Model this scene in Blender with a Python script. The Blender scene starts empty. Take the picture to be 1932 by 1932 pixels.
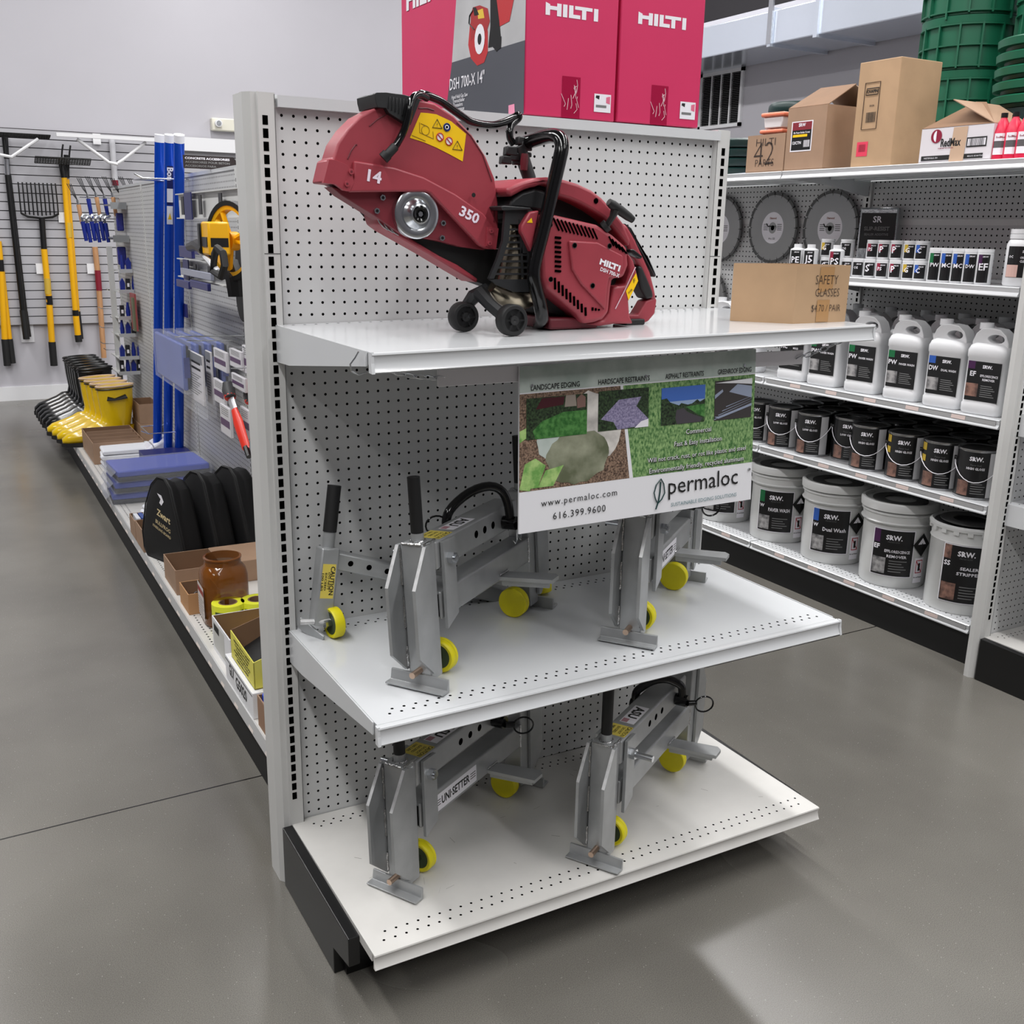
import bpy, bmesh, math, random
from mathutils import Matrix, Vector
random.seed(7)
I = 0.0254                      # everything below is written in inches
SC = bpy.context.scene
COL = SC.collection
# ---------------------------------------------------------------- camera
CP = Vector((-26.935, -86.054, 62.269))
FPX = 1914.34
RX = Vector((0.87028088, -0.49221607, 0.01829025))
RD = Vector((-0.11601495, -0.24093031, -0.96358348))
RF = Vector((0.47869794, 0.83646634, -0.26678146))
cd = bpy.data.cameras.new('camera')
cam = bpy.data.objects.new('camera', cd)
COL.objects.link(cam)
m = Matrix.Identity(4)
for i in range(3):
    m[i][0] = RX[i]; m[i][1] = -RD[i]; m[i][2] = -RF[i]; m[i][3] = CP[i] * I
cam.matrix_world = m
cd.sensor_width = 36; cd.sensor_height = 36; cd.sensor_fit = 'HORIZONTAL'
cd.lens = 36 * FPX / 1932
cd.clip_start = 0.05; cd.clip_end = 200
SC.camera = cam
# ---------------------------------------------------------------- world, lights, exposure
w = bpy.data.worlds.new('world'); SC.world = w; w.use_nodes = True
w.node_tree.nodes['Background'].inputs[0].default_value = (0.8, 0.85, 1, 1)
w.node_tree.nodes['Background'].inputs[1].default_value = 0.3
SC.view_settings.view_transform = 'Standard'
SC.view_settings.look = 'None'
SC.view_settings.gamma = 1
SC.view_settings.use_curve_mapping = False
SC.view_settings.exposure = -0.08
def area(name, x, y, z, sx, sy, power, col=(1, 0.993, 0.99), rot=(0, 0, 0)):
    ld = bpy.data.lights.new(name, 'AREA'); ld.shape = 'RECTANGLE'
    ld.size = sx * I; ld.size_y = sy * I; ld.energy = power; ld.color = col
    o = bpy.data.objects.new(name, ld); COL.objects.link(o)
    o.location = (x * I, y * I, z * I); o.rotation_euler = rot
    return o
for lx, pw in ((-62, 1.0), (72, 1.0), (190, 0.8)):
    for ly, qw in ((-200, .8), (-85, 1.0), (20, 1.0), (125, 1.0), (240, 1.0)):
        area('ceiling_lamp', lx, ly, 196, 10, 96, 92 * pw * qw)
area('ceiling_lamp', -150, 120, 196, 10, 96, 60)
area('ceiling_lamp', -150, -80, 196, 10, 96, 60)
# ---------------------------------------------------------------- helpers
def px(X):
    d = Vector(X) - CP
    t = RF.dot(d)
    return (966 + FPX * RX.dot(d) / t, 966 + FPX * RD.dot(d) / t)
def W(u, v, **k):               # point where the sight line of a picture point meets a real plane
    (a, val), = k.items(); ax = 'xyz'.index(a)
    d = RX * ((u - 966) / FPX) + RD * ((v - 966) / FPX) + RF
    return CP + d * ((val - CP[ax]) / d[ax])
def ztop(x, y, v):              # height above (x, y) that is seen at picture row v
    lo, hi = -20.0, 400.0
    for _ in range(50):
        mid = (lo + hi) / 2
        if px((x, y, mid))[1] > v: lo = mid
        else: hi = mid
    return lo
def lin(c):
    c = c / 255.0
    return c / 12.92 if c <= 0.04045 else ((c + 0.055) / 1.055) ** 2.4
MATS = {}
def mat(name, rgb, rough=0.5, metal=0.0, var=0.0, scale=20.0, rgb2=None, bump=0.0, bscale=None, alpha=1.0, trans=0.0, spec=0.5, coat=0.0, stretch=None, detail=4):
    if name in MATS: return MATS[name]
    m = bpy.data.materials.new(name); m.use_nodes = True; MATS[name] = m
    nt = m.node_tree; b = nt.nodes['Principled BSDF']
    c = [lin(x) for x in rgb] + [1]
    b.inputs['Base Color'].default_value = c
    b.inputs['Roughness'].default_value = rough
    b.inputs['Metallic'].default_value = metal
    b.inputs['Specular IOR Level'].default_value = spec
    b.inputs['Alpha'].default_value = alpha
    b.inputs['Transmission Weight'].default_value = trans
    b.inputs['Coat Weight'].default_value = coat
    if var or rgb2 or bump:
        tc = nt.nodes.new('ShaderNodeTexCoord')
        src = tc.outputs['Object']
        if stretch:
            mp = nt.nodes.new('ShaderNodeMapping'); nt.links.new(src, mp.inputs[0])
            mp.inputs['Scale'].default_value = stretch; src = mp.outputs[0]
        n = nt.nodes.new('ShaderNodeTexNoise'); n.inputs['Scale'].default_value = scale; n.inputs['Detail'].default_value = detail
        nt.links.new(src, n.inputs['Vector'])
        if var or rgb2:
            r = nt.nodes.new('ShaderNodeValToRGB'); nt.links.new(n.outputs['Fac'], r.inputs[0])
            c2 = [lin(x) for x in rgb2] + [1] if rgb2 else [max(0, x * (1 - var)) for x in c[:3]] + [1]
            c1 = c if rgb2 else [min(1, x * (1 + var * .5)) for x in c[:3]] + [1]
            r.color_ramp.elements[0].color = c2; r.color_ramp.elements[1].color = c1
            r.color_ramp.elements[0].position = 0.35; r.color_ramp.elements[1].position = 0.65
            nt.links.new(r.outputs[0], b.inputs['Base Color'])
        if bump:
            n2 = n
            if bscale:
                n2 = nt.nodes.new('ShaderNodeTexNoise'); n2.inputs['Scale'].default_value = bscale; n2.inputs['Detail'].default_value = 3
                nt.links.new(src, n2.inputs['Vector'])
            bp = nt.nodes.new('ShaderNodeBump'); bp.inputs['Strength'].default_value = bump; bp.inputs['Distance'].default_value = 0.002
            nt.links.new(n2.outputs['Fac'], bp.inputs['Height']); nt.links.new(bp.outputs[0], b.inputs['Normal'])
    return m
def math_node(nt, op, a, b=None):
    n = nt.nodes.new('ShaderNodeMath'); n.operation = op
    for i, v in enumerate((a, b)):
        if v is None: continue
        if isinstance(v, (int, float)): n.inputs[i].default_value = v
        else: nt.links.new(v, n.inputs[i])
    return n.outputs[0]
def peg_mat(name, rgb, axes, rad=0.125, rough=0.35):
    m = mat(name, rgb, rough, var=0.03, scale=3)
    nt = m.node_tree; b = nt.nodes['Principled BSDF']
    old = b.inputs['Base Color'].links[0].from_socket
    tc = nt.nodes.new('ShaderNodeTexCoord'); sp = nt.nodes.new('ShaderNodeSeparateXYZ'); nt.links.new(tc.outputs['Object'], sp.inputs[0])
    s = []
    for a in axes:
        q = math_node(nt, 'MULTIPLY', sp.outputs[a], 1 / I)
        q = math_node(nt, 'ADD', q, 0.5)
        q = math_node(nt, 'FLOORED_MODULO', q, 1.0)
        q = math_node(nt, 'SUBTRACT', q, 0.5)
        s.append(math_node(nt, 'MULTIPLY', q, q))
    d = math_node(nt, 'SQRT', math_node(nt, 'ADD', s[0], s[1]))
    hole = math_node(nt, 'LESS_THAN', d, rad)
    mx = nt.nodes.new('ShaderNodeMix'); mx.data_type = 'RGBA'
    nt.links.new(hole, mx.inputs[0]); nt.links.new(old, mx.inputs[6]); mx.inputs[7].default_value = (0.004, 0.004, 0.004, 1)
    nt.links.new(mx.outputs[2], b.inputs['Base Color'])
    sp2 = math_node(nt, 'SUBTRACT', 1.0, hole); sp2 = math_node(nt, 'MULTIPLY', sp2, 0.5)
    nt.links.new(sp2, b.inputs['Specular IOR Level'])
    return m
_txt = {}
def text_geo(s, bold=0.0, res=2, space=1.0):
    key = (s, bold, res, space)
    if key in _txt: return _txt[key]
    cu = bpy.data.curves.new('t', 'FONT'); cu.body = s; cu.align_x = 'CENTER'; cu.align_y = 'CENTER'
    cu.resolution_u = res; cu.offset = bold; cu.space_character = space; cu.space_line = 1.0
    o = bpy.data.objects.new('t', cu); COL.objects.link(o)
    bpy.context.view_layer.update()
    me = bpy.data.meshes.new_from_object(o.evaluated_get(bpy.context.evaluated_depsgraph_get()))
    g = ([v.co.copy() for v in me.vertices], [list(p.vertices) for p in me.polygons])
    if g[0]:
        xs = [v.x for v in g[0]]; ys = [v.y for v in g[0]]
        cx = (min(xs) + max(xs)) / 2; cy = (min(ys) + max(ys)) / 2; wd = max(xs) - min(xs); ht = max(ys) - min(ys)
        g = ([Vector((v.x - cx, v.y - cy, 0)) for v in g[0]], g[1], wd, ht)
    else: g = (g[0], g[1], 1, 1)
    bpy.data.objects.remove(o); bpy.data.meshes.remove(me); bpy.data.curves.remove(cu)
    _txt[key] = g
    return g
def frame(o, xd, up):           # matrix: local x = xd, local y = up, local z = their cross product
    xd = Vector(xd).normalized(); up = Vector(up); up = (up - xd * up.dot(xd)).normalized(); z = xd.cross(up)
    m = Matrix.Identity(4)
    for i in range(3): m[i][0] = xd[i]; m[i][1] = up[i]; m[i][2] = z[i]; m[i][3] = o[i]
    return m
def smooth_path(pts, k=4):        # Catmull-Rom through the given points
    P = [Vector(p) for p in pts]; out = []
    for i in range(len(P) - 1):
        a, b, c, d = P[max(i - 1, 0)], P[i], P[i + 1], P[min(i + 2, len(P) - 1)]
        for j in range(k):
            t = j / k
            out.append(.5 * ((2 * b) + (c - a) * t + (2 * a - 5 * b + 4 * c - d) * t * t + (3 * b - a - 3 * c + d) * t ** 3))
    out.append(P[-1]); return out
class MB:
    def __init__(s, M=None):
        s.v = []; s.f = []; s.k = []; s.mats = []; s.M = M or Matrix.Identity(4)
    def mi(s, m):
        if m not in s.mats: s.mats.append(m)
        return s.mats.index(m)
    def add(s, vs, fs, m, M=None):
        n = len(s.v); T = s.M @ M if M else s.M
        s.v += [T @ Vector(v) for v in vs]
        k = s.mi(m)
        s.f += [[n + i for i in f] for f in fs]; s.k += [k] * len(fs)
        return s
    def box(s, a, b, m, M=None):
        (x0, y0, z0), (x1, y1, z1) = a, b
        vs = [(x0, y0, z0), (x1, y0, z0), (x1, y1, z0), (x0, y1, z0), (x0, y0, z1), (x1, y0, z1), (x1, y1, z1), (x0, y1, z1)]
        return s.add(vs, [(3, 2, 1, 0), (4, 5, 6, 7), (0, 1, 5, 4), (1, 2, 6, 5), (2, 3, 7, 6), (3, 0, 4, 7)], m, M)
    def poly(s, pts, m, M=None):
        return s.add(pts, [list(range(len(pts)))], m, M)
    def prism(s, pts, ax, a, b, m, M=None):     # polygon in the two other axes, extruded a..b along ax
        def mk(p, t):
            if ax == 'x': return (t, p[0], p[1])
            if ax == 'y': return (p[0], t, p[1])
            return (p[0], p[1], t)
        n = len(pts)
        vs = [mk(p, a) for p in pts] + [mk(p, b) for p in pts]
        fs = [list(range(n))[::-1], list(range(n, 2 * n))] + [(i, (i + 1) % n, n + (i + 1) % n, n + i) for i in range(n)]
        return s.add(vs, fs, m, M)
    def cyl(s, p0, p1, r0, m, r1=None, n=16, caps=True, M=None):
        p0 = Vector(p0); p1 = Vector(p1); r1 = r0 if r1 is None else r1
        d = (p1 - p0).normalized(); a = d.orthogonal().normalized(); b = d.cross(a)
        vs = []
        for p, r in ((p0, r0), (p1, r1)):
            for i in range(n):
                t = 2 * math.pi * i / n
                vs.append(p + (a * math.cos(t) + b * math.sin(t)) * r)
        fs = [(i, (i + 1) % n, n + (i + 1) % n, n + i) for i in range(n)]
        if caps: fs += [list(range(n))[::-1], list(range(n, 2 * n))]
        return s.add(vs, fs, m, M)
    def tube(s, pts, r, m, n=8, closed=False, M=None, flat=1.0):
        pts = [Vector(p) for p in pts]; N = len(pts); vs = []; prev = None
        for i, p in enumerate(pts):
            if closed: d = pts[(i + 1) % N] - pts[i - 1]
            else: d = pts[min(i + 1, N - 1)] - pts[max(i - 1, 0)]
            d.normalize()
            a = d.orthogonal().normalized() if prev is None else (prev - d * prev.dot(d)).normalized()
            prev = a; b = d.cross(a); rr = r[i] if isinstance(r, (list, tuple)) else r
            vs += [p + (a * math.cos(2 * math.pi * j / n) + b * flat * math.sin(2 * math.pi * j / n)) * rr for j in range(n)]
        fs = []
        for i in range(N if closed else N - 1):
            k = (i + 1) % N
            fs += [(i * n + j, i * n + (j + 1) % n, k * n + (j + 1) % n, k * n + j) for j in range(n)]
        if not closed: fs += [list(range(n))[::-1], list(range((N - 1) * n, N * n))]
        return s.add(vs, fs, m, M)
    def lathe(s, prof, m, n=24, c=(0, 0, 0), M=None, a0=0, a1=2 * math.pi):
        full = abs(a1 - a0 - 2 * math.pi) < 1e-6; vs = []; cnt = n if full else n + 1
        for r, z in prof:
            for i in range(cnt):
                t = a0 + (a1 - a0) * i / n
                vs.append((c[0] + r * math.cos(t), c[1] + r * math.sin(t), c[2] + z))
        fs = []
        for k in range(len(prof) - 1):
            for i in range(n):
                j = (i + 1) % cnt if full else i + 1
                fs.append((k * cnt + i, k * cnt + j, (k + 1) * cnt + j, (k + 1) * cnt + i))
        return s.add(vs, fs, m, M)
    def text(s, st, M, height=None, width=None, m=None, bold=0.0, res=2, space=1.0, maxw=None):
        g = text_geo(st, bold, res, space)
        if not g[0]: return s
        sx = sy = 1.0
        if width: sx = width / g[2]; sy = sx if not height else height / g[3]
        elif height: sx = sy = height / g[3]
        if maxw and g[2] * sx > maxw: sx = maxw / g[2]
        return s.add([(v.x * sx, v.y * sy, 0) for v in g[0]], g[1], m, M)
    def build(s, name, parent=None, loc=None, bevel=0, smooth=40, kind=None, seg=2, solid=0):
        loc = Vector(loc) if loc is not None else Vector((0, 0, 0))
        me = bpy.data.meshes.new(name)
        me.from_pydata([((v - loc) * I) for v in s.v], [], s.f)
        for mm in s.mats: me.materials.append(mm)
        me.polygons.foreach_set('material_index', s.k)
        me.validate(); me.update()
        if smooth:
            me.polygons.foreach_set('use_smooth', [True] * len(me.polygons))
            me.set_sharp_from_angle(angle=math.radians(smooth))
        o = bpy.data.objects.new(name, me); COL.objects.link(o)
        o.location = loc * I
        if parent: o.parent = parent
        if solid:
            md = o.modifiers.new('s', 'SOLIDIFY'); md.thickness = solid * I; md.offset = 0
        if bevel:
            md = o.modifiers.new('b', 'BEVEL'); md.width = bevel * I; md.segments = seg; md.limit_method = 'ANGLE'; md.angle_limit = math.radians(35)
            md.harden_normals = False
        if kind: o['kind'] = kind
        return o
def tag(o, label, cat, group=None):
    o['label'] = label; o['category'] = cat
    if group: o['group'] = group
    return o
def thing(name, label, cat, loc=(0, 0, 0), rz=0, group=None):
    o = bpy.data.objects.new(name, None); COL.objects.link(o); o.empty_display_size = 0.05
    o.location = Vector(loc) * I; o.rotation_euler = (0, 0, rz)
    return tag(o, label, cat, group)
def dup(src, loc, rz=None, label=None, group=None):
    r = src.copy(); COL.objects.link(r); r.location = Vector(loc) * I
    if rz is not None: r.rotation_euler = (0, 0, rz)
    if label: r['label'] = label
    if group: r['group'] = group
    for ch in list(src.children):
        c = ch.copy(); COL.objects.link(c); mi = ch.matrix_parent_inverse.copy(); c.parent = r; c.matrix_parent_inverse = mi
        for g in list(ch.children):
            d = g.copy(); COL.objects.link(d); mi = g.matrix_parent_inverse.copy(); d.parent = c; d.matrix_parent_inverse = mi
    return r
def Rz(a): return Matrix.Rotation(a, 4, 'Z')
def Tr(x, y, z): return Matrix.Translation((x, y, z))
# ---------------------------------------------------------------- common materials
WHT = mat('white_enamel', (208, 210, 212), 0.13, var=0.02, scale=4)
UPR = mat('grey_white_enamel', (206, 206, 204), 0.35, var=0.03, scale=6)
DECK = mat('worn_white_enamel', (210, 208, 204), 0.35, var=0.05, scale=9, bump=0.05)
BLK = mat('black_plastic', (14, 14, 15), 0.35)
BLKM = mat('black_matte', (9, 9, 10), 0.65)
BLKR = mat('black_rubber', (20, 20, 21), 0.6)
VOID = mat('dark_void', (3, 3, 3), 0.9, spec=0)
STEEL = mat('brushed_steel', (176, 176, 175), 0.33, 1.0, var=0.12, scale=30)
ZINC = mat('zinc_steel', (205, 208, 212), 0.22, 1.0)
WPAP = mat('white_paper', (232, 232, 234), 0.6)
CARD = mat('cardboard', (182, 150, 116), 0.75, var=0.06, scale=12)
CARD2 = mat('cardboard_pinkish', (160, 130, 106), 0.75, var=0.06, scale=12)
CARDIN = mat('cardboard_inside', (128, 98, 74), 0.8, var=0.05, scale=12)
INK = mat('black_ink', (16, 16, 16), 0.6)
GINK = mat('grey_ink', (120, 120, 120), 0.6)
CLEAR = mat('clear_film', (235, 238, 245), 0.12, alpha=0.16)
# ---------------------------------------------------------------- the room
XW, YW, XL, YF, ZC = 240.0, 319.0, -210.0, -260.0, 210.0
def floor_mat():
    m = mat('polished_concrete', (112, 109, 103), 0.2, var=0.0, rgb2=(98, 95, 90), scale=1.3, detail=6)
    nt = m.node_tree; b = nt.nodes['Principled BSDF']
    base = b.inputs['Base Color'].links[0].from_socket
    tc = nt.nodes.new('ShaderNodeTexCoord'); sp = nt.nodes.new('ShaderNodeSeparateXYZ'); nt.links.new(tc.outputs['Object'], sp.inputs[0])
    n1 = nt.nodes.new('ShaderNodeTexNoise'); n1.inputs['Scale'].default_value = 480; n1.inputs['Detail'].default_value = 3; nt.links.new(tc.outputs['Object'], n1.inputs['Vector'])
    r1 = nt.nodes.new('ShaderNodeValToRGB'); nt.links.new(n1.outputs['Fac'], r1.inputs[0])
    r1.color_ramp.elements[0].position = 0.3; r1.color_ramp.elements[0].color = (0.7, 0.7, 0.7, 1); r1.color_ramp.elements[1].position = 0.7; r1.color_ramp.elements[1].color = (1.28, 1.28, 1.27, 1)
    mu = nt.nodes.new('ShaderNodeMix'); mu.data_type = 'RGBA'; mu.blend_type = 'MULTIPLY'; mu.inputs[0].default_value = 1
    nt.links.new(base, mu.inputs[6]); nt.links.new(r1.outputs[0], mu.inputs[7])
    # pale specks of aggregate
    vo = nt.nodes.new('ShaderNodeTexVoronoi'); vo.inputs['Scale'].default_value = 55; nt.links.new(tc.outputs['Object'], vo.inputs['Vector'])
    sk = math_node(nt, 'LESS_THAN', vo.outputs['Distance'], 0.07)
    mw = nt.nodes.new('ShaderNodeMix'); mw.data_type = 'RGBA'; nt.links.new(math_node(nt, 'MULTIPLY', sk, 0.35), mw.inputs[0])
    nt.links.new(mu.outputs[2], mw.inputs[6]); mw.inputs[7].default_value = (0.5, 0.48, 0.45, 1)
    # saw-cut joint across the floor at y = 20.8
    n3 = nt.nodes.new('ShaderNodeTexNoise'); n3.inputs['Scale'].default_value = 1.2; nt.links.new(tc.outputs['Object'], n3.inputs['Vector'])
    yy = math_node(nt, 'SUBTRACT', sp.outputs[1], 20.8 * I)
    yy = math_node(nt, 'ADD', yy, math_node(nt, 'MULTIPLY', math_node(nt, 'SUBTRACT', n3.outputs['Fac'], 0.5), 0.012))
    dj = math_node(nt, 'LESS_THAN', math_node(nt, 'ABSOLUTE', yy), 0.0032)
    mj = nt.nodes.new('ShaderNodeMix'); mj.data_type = 'RGBA'; nt.links.new(dj, mj.inputs[0]); nt.links.new(mw.outputs[2], mj.inputs[6]); mj.inputs[7].default_value = (0.012, 0.011, 0.01, 1)
    nt.links.new(mj.outputs[2], b.inputs['Base Color'])
    rr = nt.nodes.new('ShaderNodeMapRange'); nt.links.new(n3.outputs['Fac'], rr.inputs[0]); rr.inputs[3].default_value = 0.16; rr.inputs[4].default_value = 0.34
    nt.links.new(rr.outputs[0], b.inputs['Roughness'])
    return m
WALLM = mat('painted_wall', (186, 184, 190), 0.7, bump=0.12, bscale=180, var=0.015, scale=2)
TRIMM = mat('white_trim', (228, 228, 230), 0.4)
CEILM = mat('dark_ceiling', (24, 20, 24), 0.8)
MB().box((XL, YF, -4), (XW, YW, 0), floor_mat()).build('floor', kind='structure', smooth=0)
MB().box((XL - 4, YW, 0), (XW + 4, YW + 4, ZC), WALLM).build('wall_back', kind='structure', smooth=0)
MB().box((XW, YF, 0), (XW + 4, YW, 139), WALLM).box((XW + .3, YF, 139), (XW + 4, YW, ZC), CEILM).build('wall_right', kind='structure', smooth=0)
WALLD = mat('wall_low_bounce', (84, 82, 86), 0.7)  # unseen walls coloured darker than the seen ones to cut bounced light
MB().box((XL - 4, YF, 0), (XL, YW, ZC), WALLD).build('wall_left', kind='structure', smooth=0)
MB().box((XL - 4, YF - 4, 0), (XW + 4, YF, ZC), WALLD).build('wall_front', kind='structure', smooth=0)
c = MB().box((XL - 4, YF - 4, ZC), (XW + 4, YW + 4, ZC + 4), CEILM)
for k in range(14): c.box((XL, YF + 20 + k * 42, ZC - 6), (XW, YF + 23 + k * 42, ZC), CEILM)
c.build('ceiling', kind='structure', smooth=0)
MB().box((XL, YW - 0.7, 0), (XW, YW, 4.8), TRIMM).prism([(XL, YW), (XL, YW - .7), (XW, YW - .7), (XW, YW)], 'z', 4.8, 5, TRIMM).build('baseboard_back', kind='structure', smooth=0)
# slatted wall panel: boards with dark grooves, on the back wall
SLAT = mat('slat_board', (176, 175, 180), 0.5, var=0.03, scale=3)
GRV = mat('slat_groove', (30, 22, 26), 0.7)
s = MB().box((XL + 20, YW - 0.9, 27), (100, YW - 0.02, 93), GRV)
z = 27.0
while z < 92.9:
    s.box((XL + 20, YW - 1.5, z), (100, YW - 0.5, min(93, z + 2.7)), SLAT); z += 3.0
tag(s.build('slatwall_panel', smooth=0), 'grey slatted display wall with dark grooves on the back wall, carrying long handled tools', 'slatwall')
# white top rail along the slatted wall
t = MB().box((60, YW - 4, 88.5), (100, YW - 1.5, 93.2), TRIMM)
tag(t.build('wall_rail', smooth=0), 'white metal rail along the top of the slatted wall behind the blue tubes', 'rail')
# return-air grille on the right wall
g = thing('wall_vent', 'white framed return air grille with four dark louvred columns, under the duct', 'vent', (XW, 229, 110))
y0, y1, z0, z1 = 217.0, 240.7, 100.9, 120.8
fr = MB()
for a, b in (((-1, y0, z0), (0, y1, z0 + 1.2)), ((-1, y0, z1 - 1.2), (0, y1, z1)), ((-1, y0, z0), (0, y0 + 1.2, z1)), ((-1, y1 - 1.2, z0), (0, y1, z1))):
    fr.box((XW + a[0], a[1], a[2]), (XW + b[0], b[1], b[2]), TRIMM)
for k in (1, 2, 3):
    yy = y0 + 1.2 + (y1 - y0 - 2.4) * k / 4
    fr.box((XW - 0.9, yy - .3, z0), (XW - .1, yy + .3, z1), TRIMM)
GP = lambda o: setattr(o, 'matrix_parent_inverse', o.parent.matrix_basis.inverted())
o = fr.build('frame', g, smooth=0); GP(o)
lv = MB().box((XW - .1, y0 + 1, z0 + 1), (XW + .05, y1 - 1, z1 - 1), VOID)
z = z0 + 1.5
while z < z1 - 1.5:
    lv.box((XW - .7, y0 + 1.2, z), (XW - .35, y1 - 1.2, z + .16), mat('louvre_grey', (86, 86, 88), 0.5)); z += .62
o = lv.build('louvres', g, smooth=0); GP(o)
# air duct
DUCT = mat('galvanised_duct', (222, 229, 240), 0.18, 0.65, bump=0.5, bscale=1.2)
d = thing('air_duct', 'shiny galvanised rectangular air duct running high along the right wall', 'duct', (XW - 12, 150, 130))
zb, zt = W(1314, 112, x=215)[2], W(1314, 55, x=215)[2]
seams = [20, 76, 132, 150, 196, 240, 300]
db = MB().box((215, -40, zb), (XW - 1, 318, zt), DUCT)
o = db.build('duct_body', d, smooth=0, bevel=.3); GP(o)
for k, yy in enumerate((W(1455, 60, x=215)[1], W(1543, 40, x=215)[1], 100, 40)):
    o = MB().box((214.2, yy - .8, zb - .8), (XW - .5, yy + .8, zt + .8), DUCT).build('duct_flange', d, smooth=0); GP(o)
    if k in (0, 3):
        o = MB().box((214, yy - 1, zb), (214.6, yy + 1, ZC), ZINC).build('hanger_strap', d, smooth=0); GP(o)
fl = MB()
pts = [(XW - 14, 234, zb - 1), (XW - 14, 234, zb - 5)]
for k in range(7):
    fl.cyl((XW - 20 + k * .6, 258 - k * 4, zb - 4), (XW - 20 + k * .6, 256 - k * 4, zb - 4), 4.2, mat('flex_duct', (120, 120, 124), .35, .6), n=20)
    fl.cyl((XW - 20 + k * .6, 256 - k * 4, zb - 4), (XW - 20 + k * .6, 254 - k * 4, zb - 4), 3.8, mat('flex_duct_dark', (62, 62, 68), .5, .3), n=20)
o = fl.build('flexible_duct', d); GP(o)
# emergency light on back wall and wall socket
e = W(398, 222, y=YW - 2); e2 = W(470, 256, y=YW - 2)
el = thing('emergency_light', 'cream twin-head emergency light box high on the back wall', 'emergency light', (e[0], YW - 1, e2[2]))
CRM = mat('cream_plastic', (222, 219, 204), .4)
o = MB().box((e[0], YW - 3.2, e2[2] + 1), (e[0] + 22, YW - .01, e[2]), CRM).build('housing', el, bevel=.4); GP(o)
for xx in (e[0] + 2.2, e[0] + 12.0):
    o = MB().cyl((xx, YW - 3.2, (e[2] + e2[2]) / 2 + .8), (xx, YW - 4.4, (e[2] + e2[2]) / 2 + .8), 1.3, TRIMM).cyl((xx, YW - 4.3, (e[2] + e2[2]) / 2 + .8), (xx, YW - 4.6, (e[2] + e2[2]) / 2 + .8), .9, ZINC).build('lamp_head', el); GP(o)
so = W(50, 628, y=YW)
tag(MB().box((so[0] - 2, YW - .35, so[2] - 3.4), (so[0] + 2.4, YW - .01, so[2] + 3.2), mat('switch_white', (226, 226, 230), .35)).build('wall_plate', bevel=.1), 'white blank wall plate under the black tool handle', 'wall plate')
# ---------------------------------------------------------------- the end display with the saw
PEG = peg_mat('pegboard', (205, 206, 206), (0, 2), 0.122, 0.3)
ec = thing('end_display_unit', 'white pegboard end display unit with two shelves and a base deck, holding the red saw', 'display shelving', (22.5, -10, 0))
def E_(mb, name, parent=None, **k):
    o = mb.build(name, parent or ec, **k)
    if (parent or ec) is ec: GP(o)
    return o
def z1(x): return 54.22 + 0.0117 * (x + 1.3)
def z3(x): return 6.45 - 0.0145 * (x + 1.9)
Z2 = 26.5
SLV = (-0.62, 45.6)
for a, b in ((59.9, 71.55), (36.5, 59.85), (12.5, 36.45), (5.5, 12.45)):
    pass
for a, b in ((6, 71.6),):
    E_(MB().box((-.55, 0, a), (45.55, .35, b), PEG), 'peg_panel', smooth=0)
# header rail
E_(MB().prism([(-.75, 71.55), (-.75, 72.45), (-.1, 72.5), (2.5, 72.5), (2.5, 71.9), (-.1, 71.9), (-.1, 71.55)], 'x', -.5, 45.6, WHT), 'header_rail', smooth=0)
def upright(sign, xc, dep=3.0, par=None):
    mb = MB()
    X = lambda t: xc + sign * t
    prof = [(1.05, -.45), (1.05, -.62), (-.35, -.62), (-.42, -.35), (-.85, -.3), (-1.35, .35), (-1.35, dep), (1.1, dep), (1.1, .2)]
    pp = [(X(a), b) for a, b in prof]
    if sign < 0: pp = pp[::-1]
    mb.prism(pp, 'z', 0, 72.6, UPR)
    z = 70.5
    while z > 9:
        mb.box((min(X(-.02), X(.42)), -.64, z - .36), (max(X(-.02), X(.42)), -.615, z + .36), VOID); z -= 1
    # vertical fold lines and the joints of the cover strips
    LN = mat('joint_line', (96, 96, 96), .6)
    for t in (1.02,):
        mb.box((X(t) - .03, -.63, 6), (X(t) + .03, -.61, 72.5), LN)
    mb.box((min(X(-.35), X(1.05)), -.635, 60.05), (max(X(-.35), X(1.05)), -.61, 60.13), LN)
    o = mb.build('upright', par or ec, smooth=0); GP(o)
    return o
upright(1, -1.75); upright(-1, 46.35)
def side_plate(x, s):
    # black base bracket of the deck
    mb = MB()
    mb.prism([(-.6, 0), (-14.6, 0), (-14.6, 2.6), (-18.4, 3.4), (-18.4, z3(x) - .75), (-18.4, z3(x) - .35), (-.6, z3(x) - .05)], 'x', x, x + s, BLK)
    return E_(mb, 'base_bracket', smooth=0, bevel=.08)
side_plate(-3.0 + .1, 1.0); side_plate(46.7, 1.0)
E_(MB().box((-2, -15.2, 0), (46.8, -14.6, 4.8), BLK), 'kick_plate', smooth=0)
def holes(mb, x0, x1, zf, rows, m=VOID, r=.13):
    for y, off in rows:
        x = x0 + off
        while x < x1:
            z = zf(x) + .012
            mb.add([(x + r * 1.0 * math.cos(t * math.pi / 4), y + r * math.sin(t * math.pi / 4), z) for t in range(8)], [list(range(8))], m)
            x += 1
def lip(mb, x0, x1, yf, zf, h, m):
    # front edge profile of a shelf: rounded top bead, hollow price channel, lower flange
    prof = [(0, 0), (-.18, -.02), (-.22, -.14), (-.12, -.22), (-.06, -h * .45), (-.2, -h * .8), (-.34, -h * .95), (-.3, -h), (.05, -h), (.05, -.2), (.4, -.2), (.4, 0)]
    n = len(prof)
    vs = [(x0, yf + a, zf(x0) + b) for a, b in prof] + [(x1, yf + a, zf(x1) + b) for a, b in prof]
    mb.add(vs, [list(range(n)), list(range(n, 2 * n))[::-1]] + [(i, n + i, n + (i + 1) % n, (i + 1) % n) for i in range(n)], m)
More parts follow.
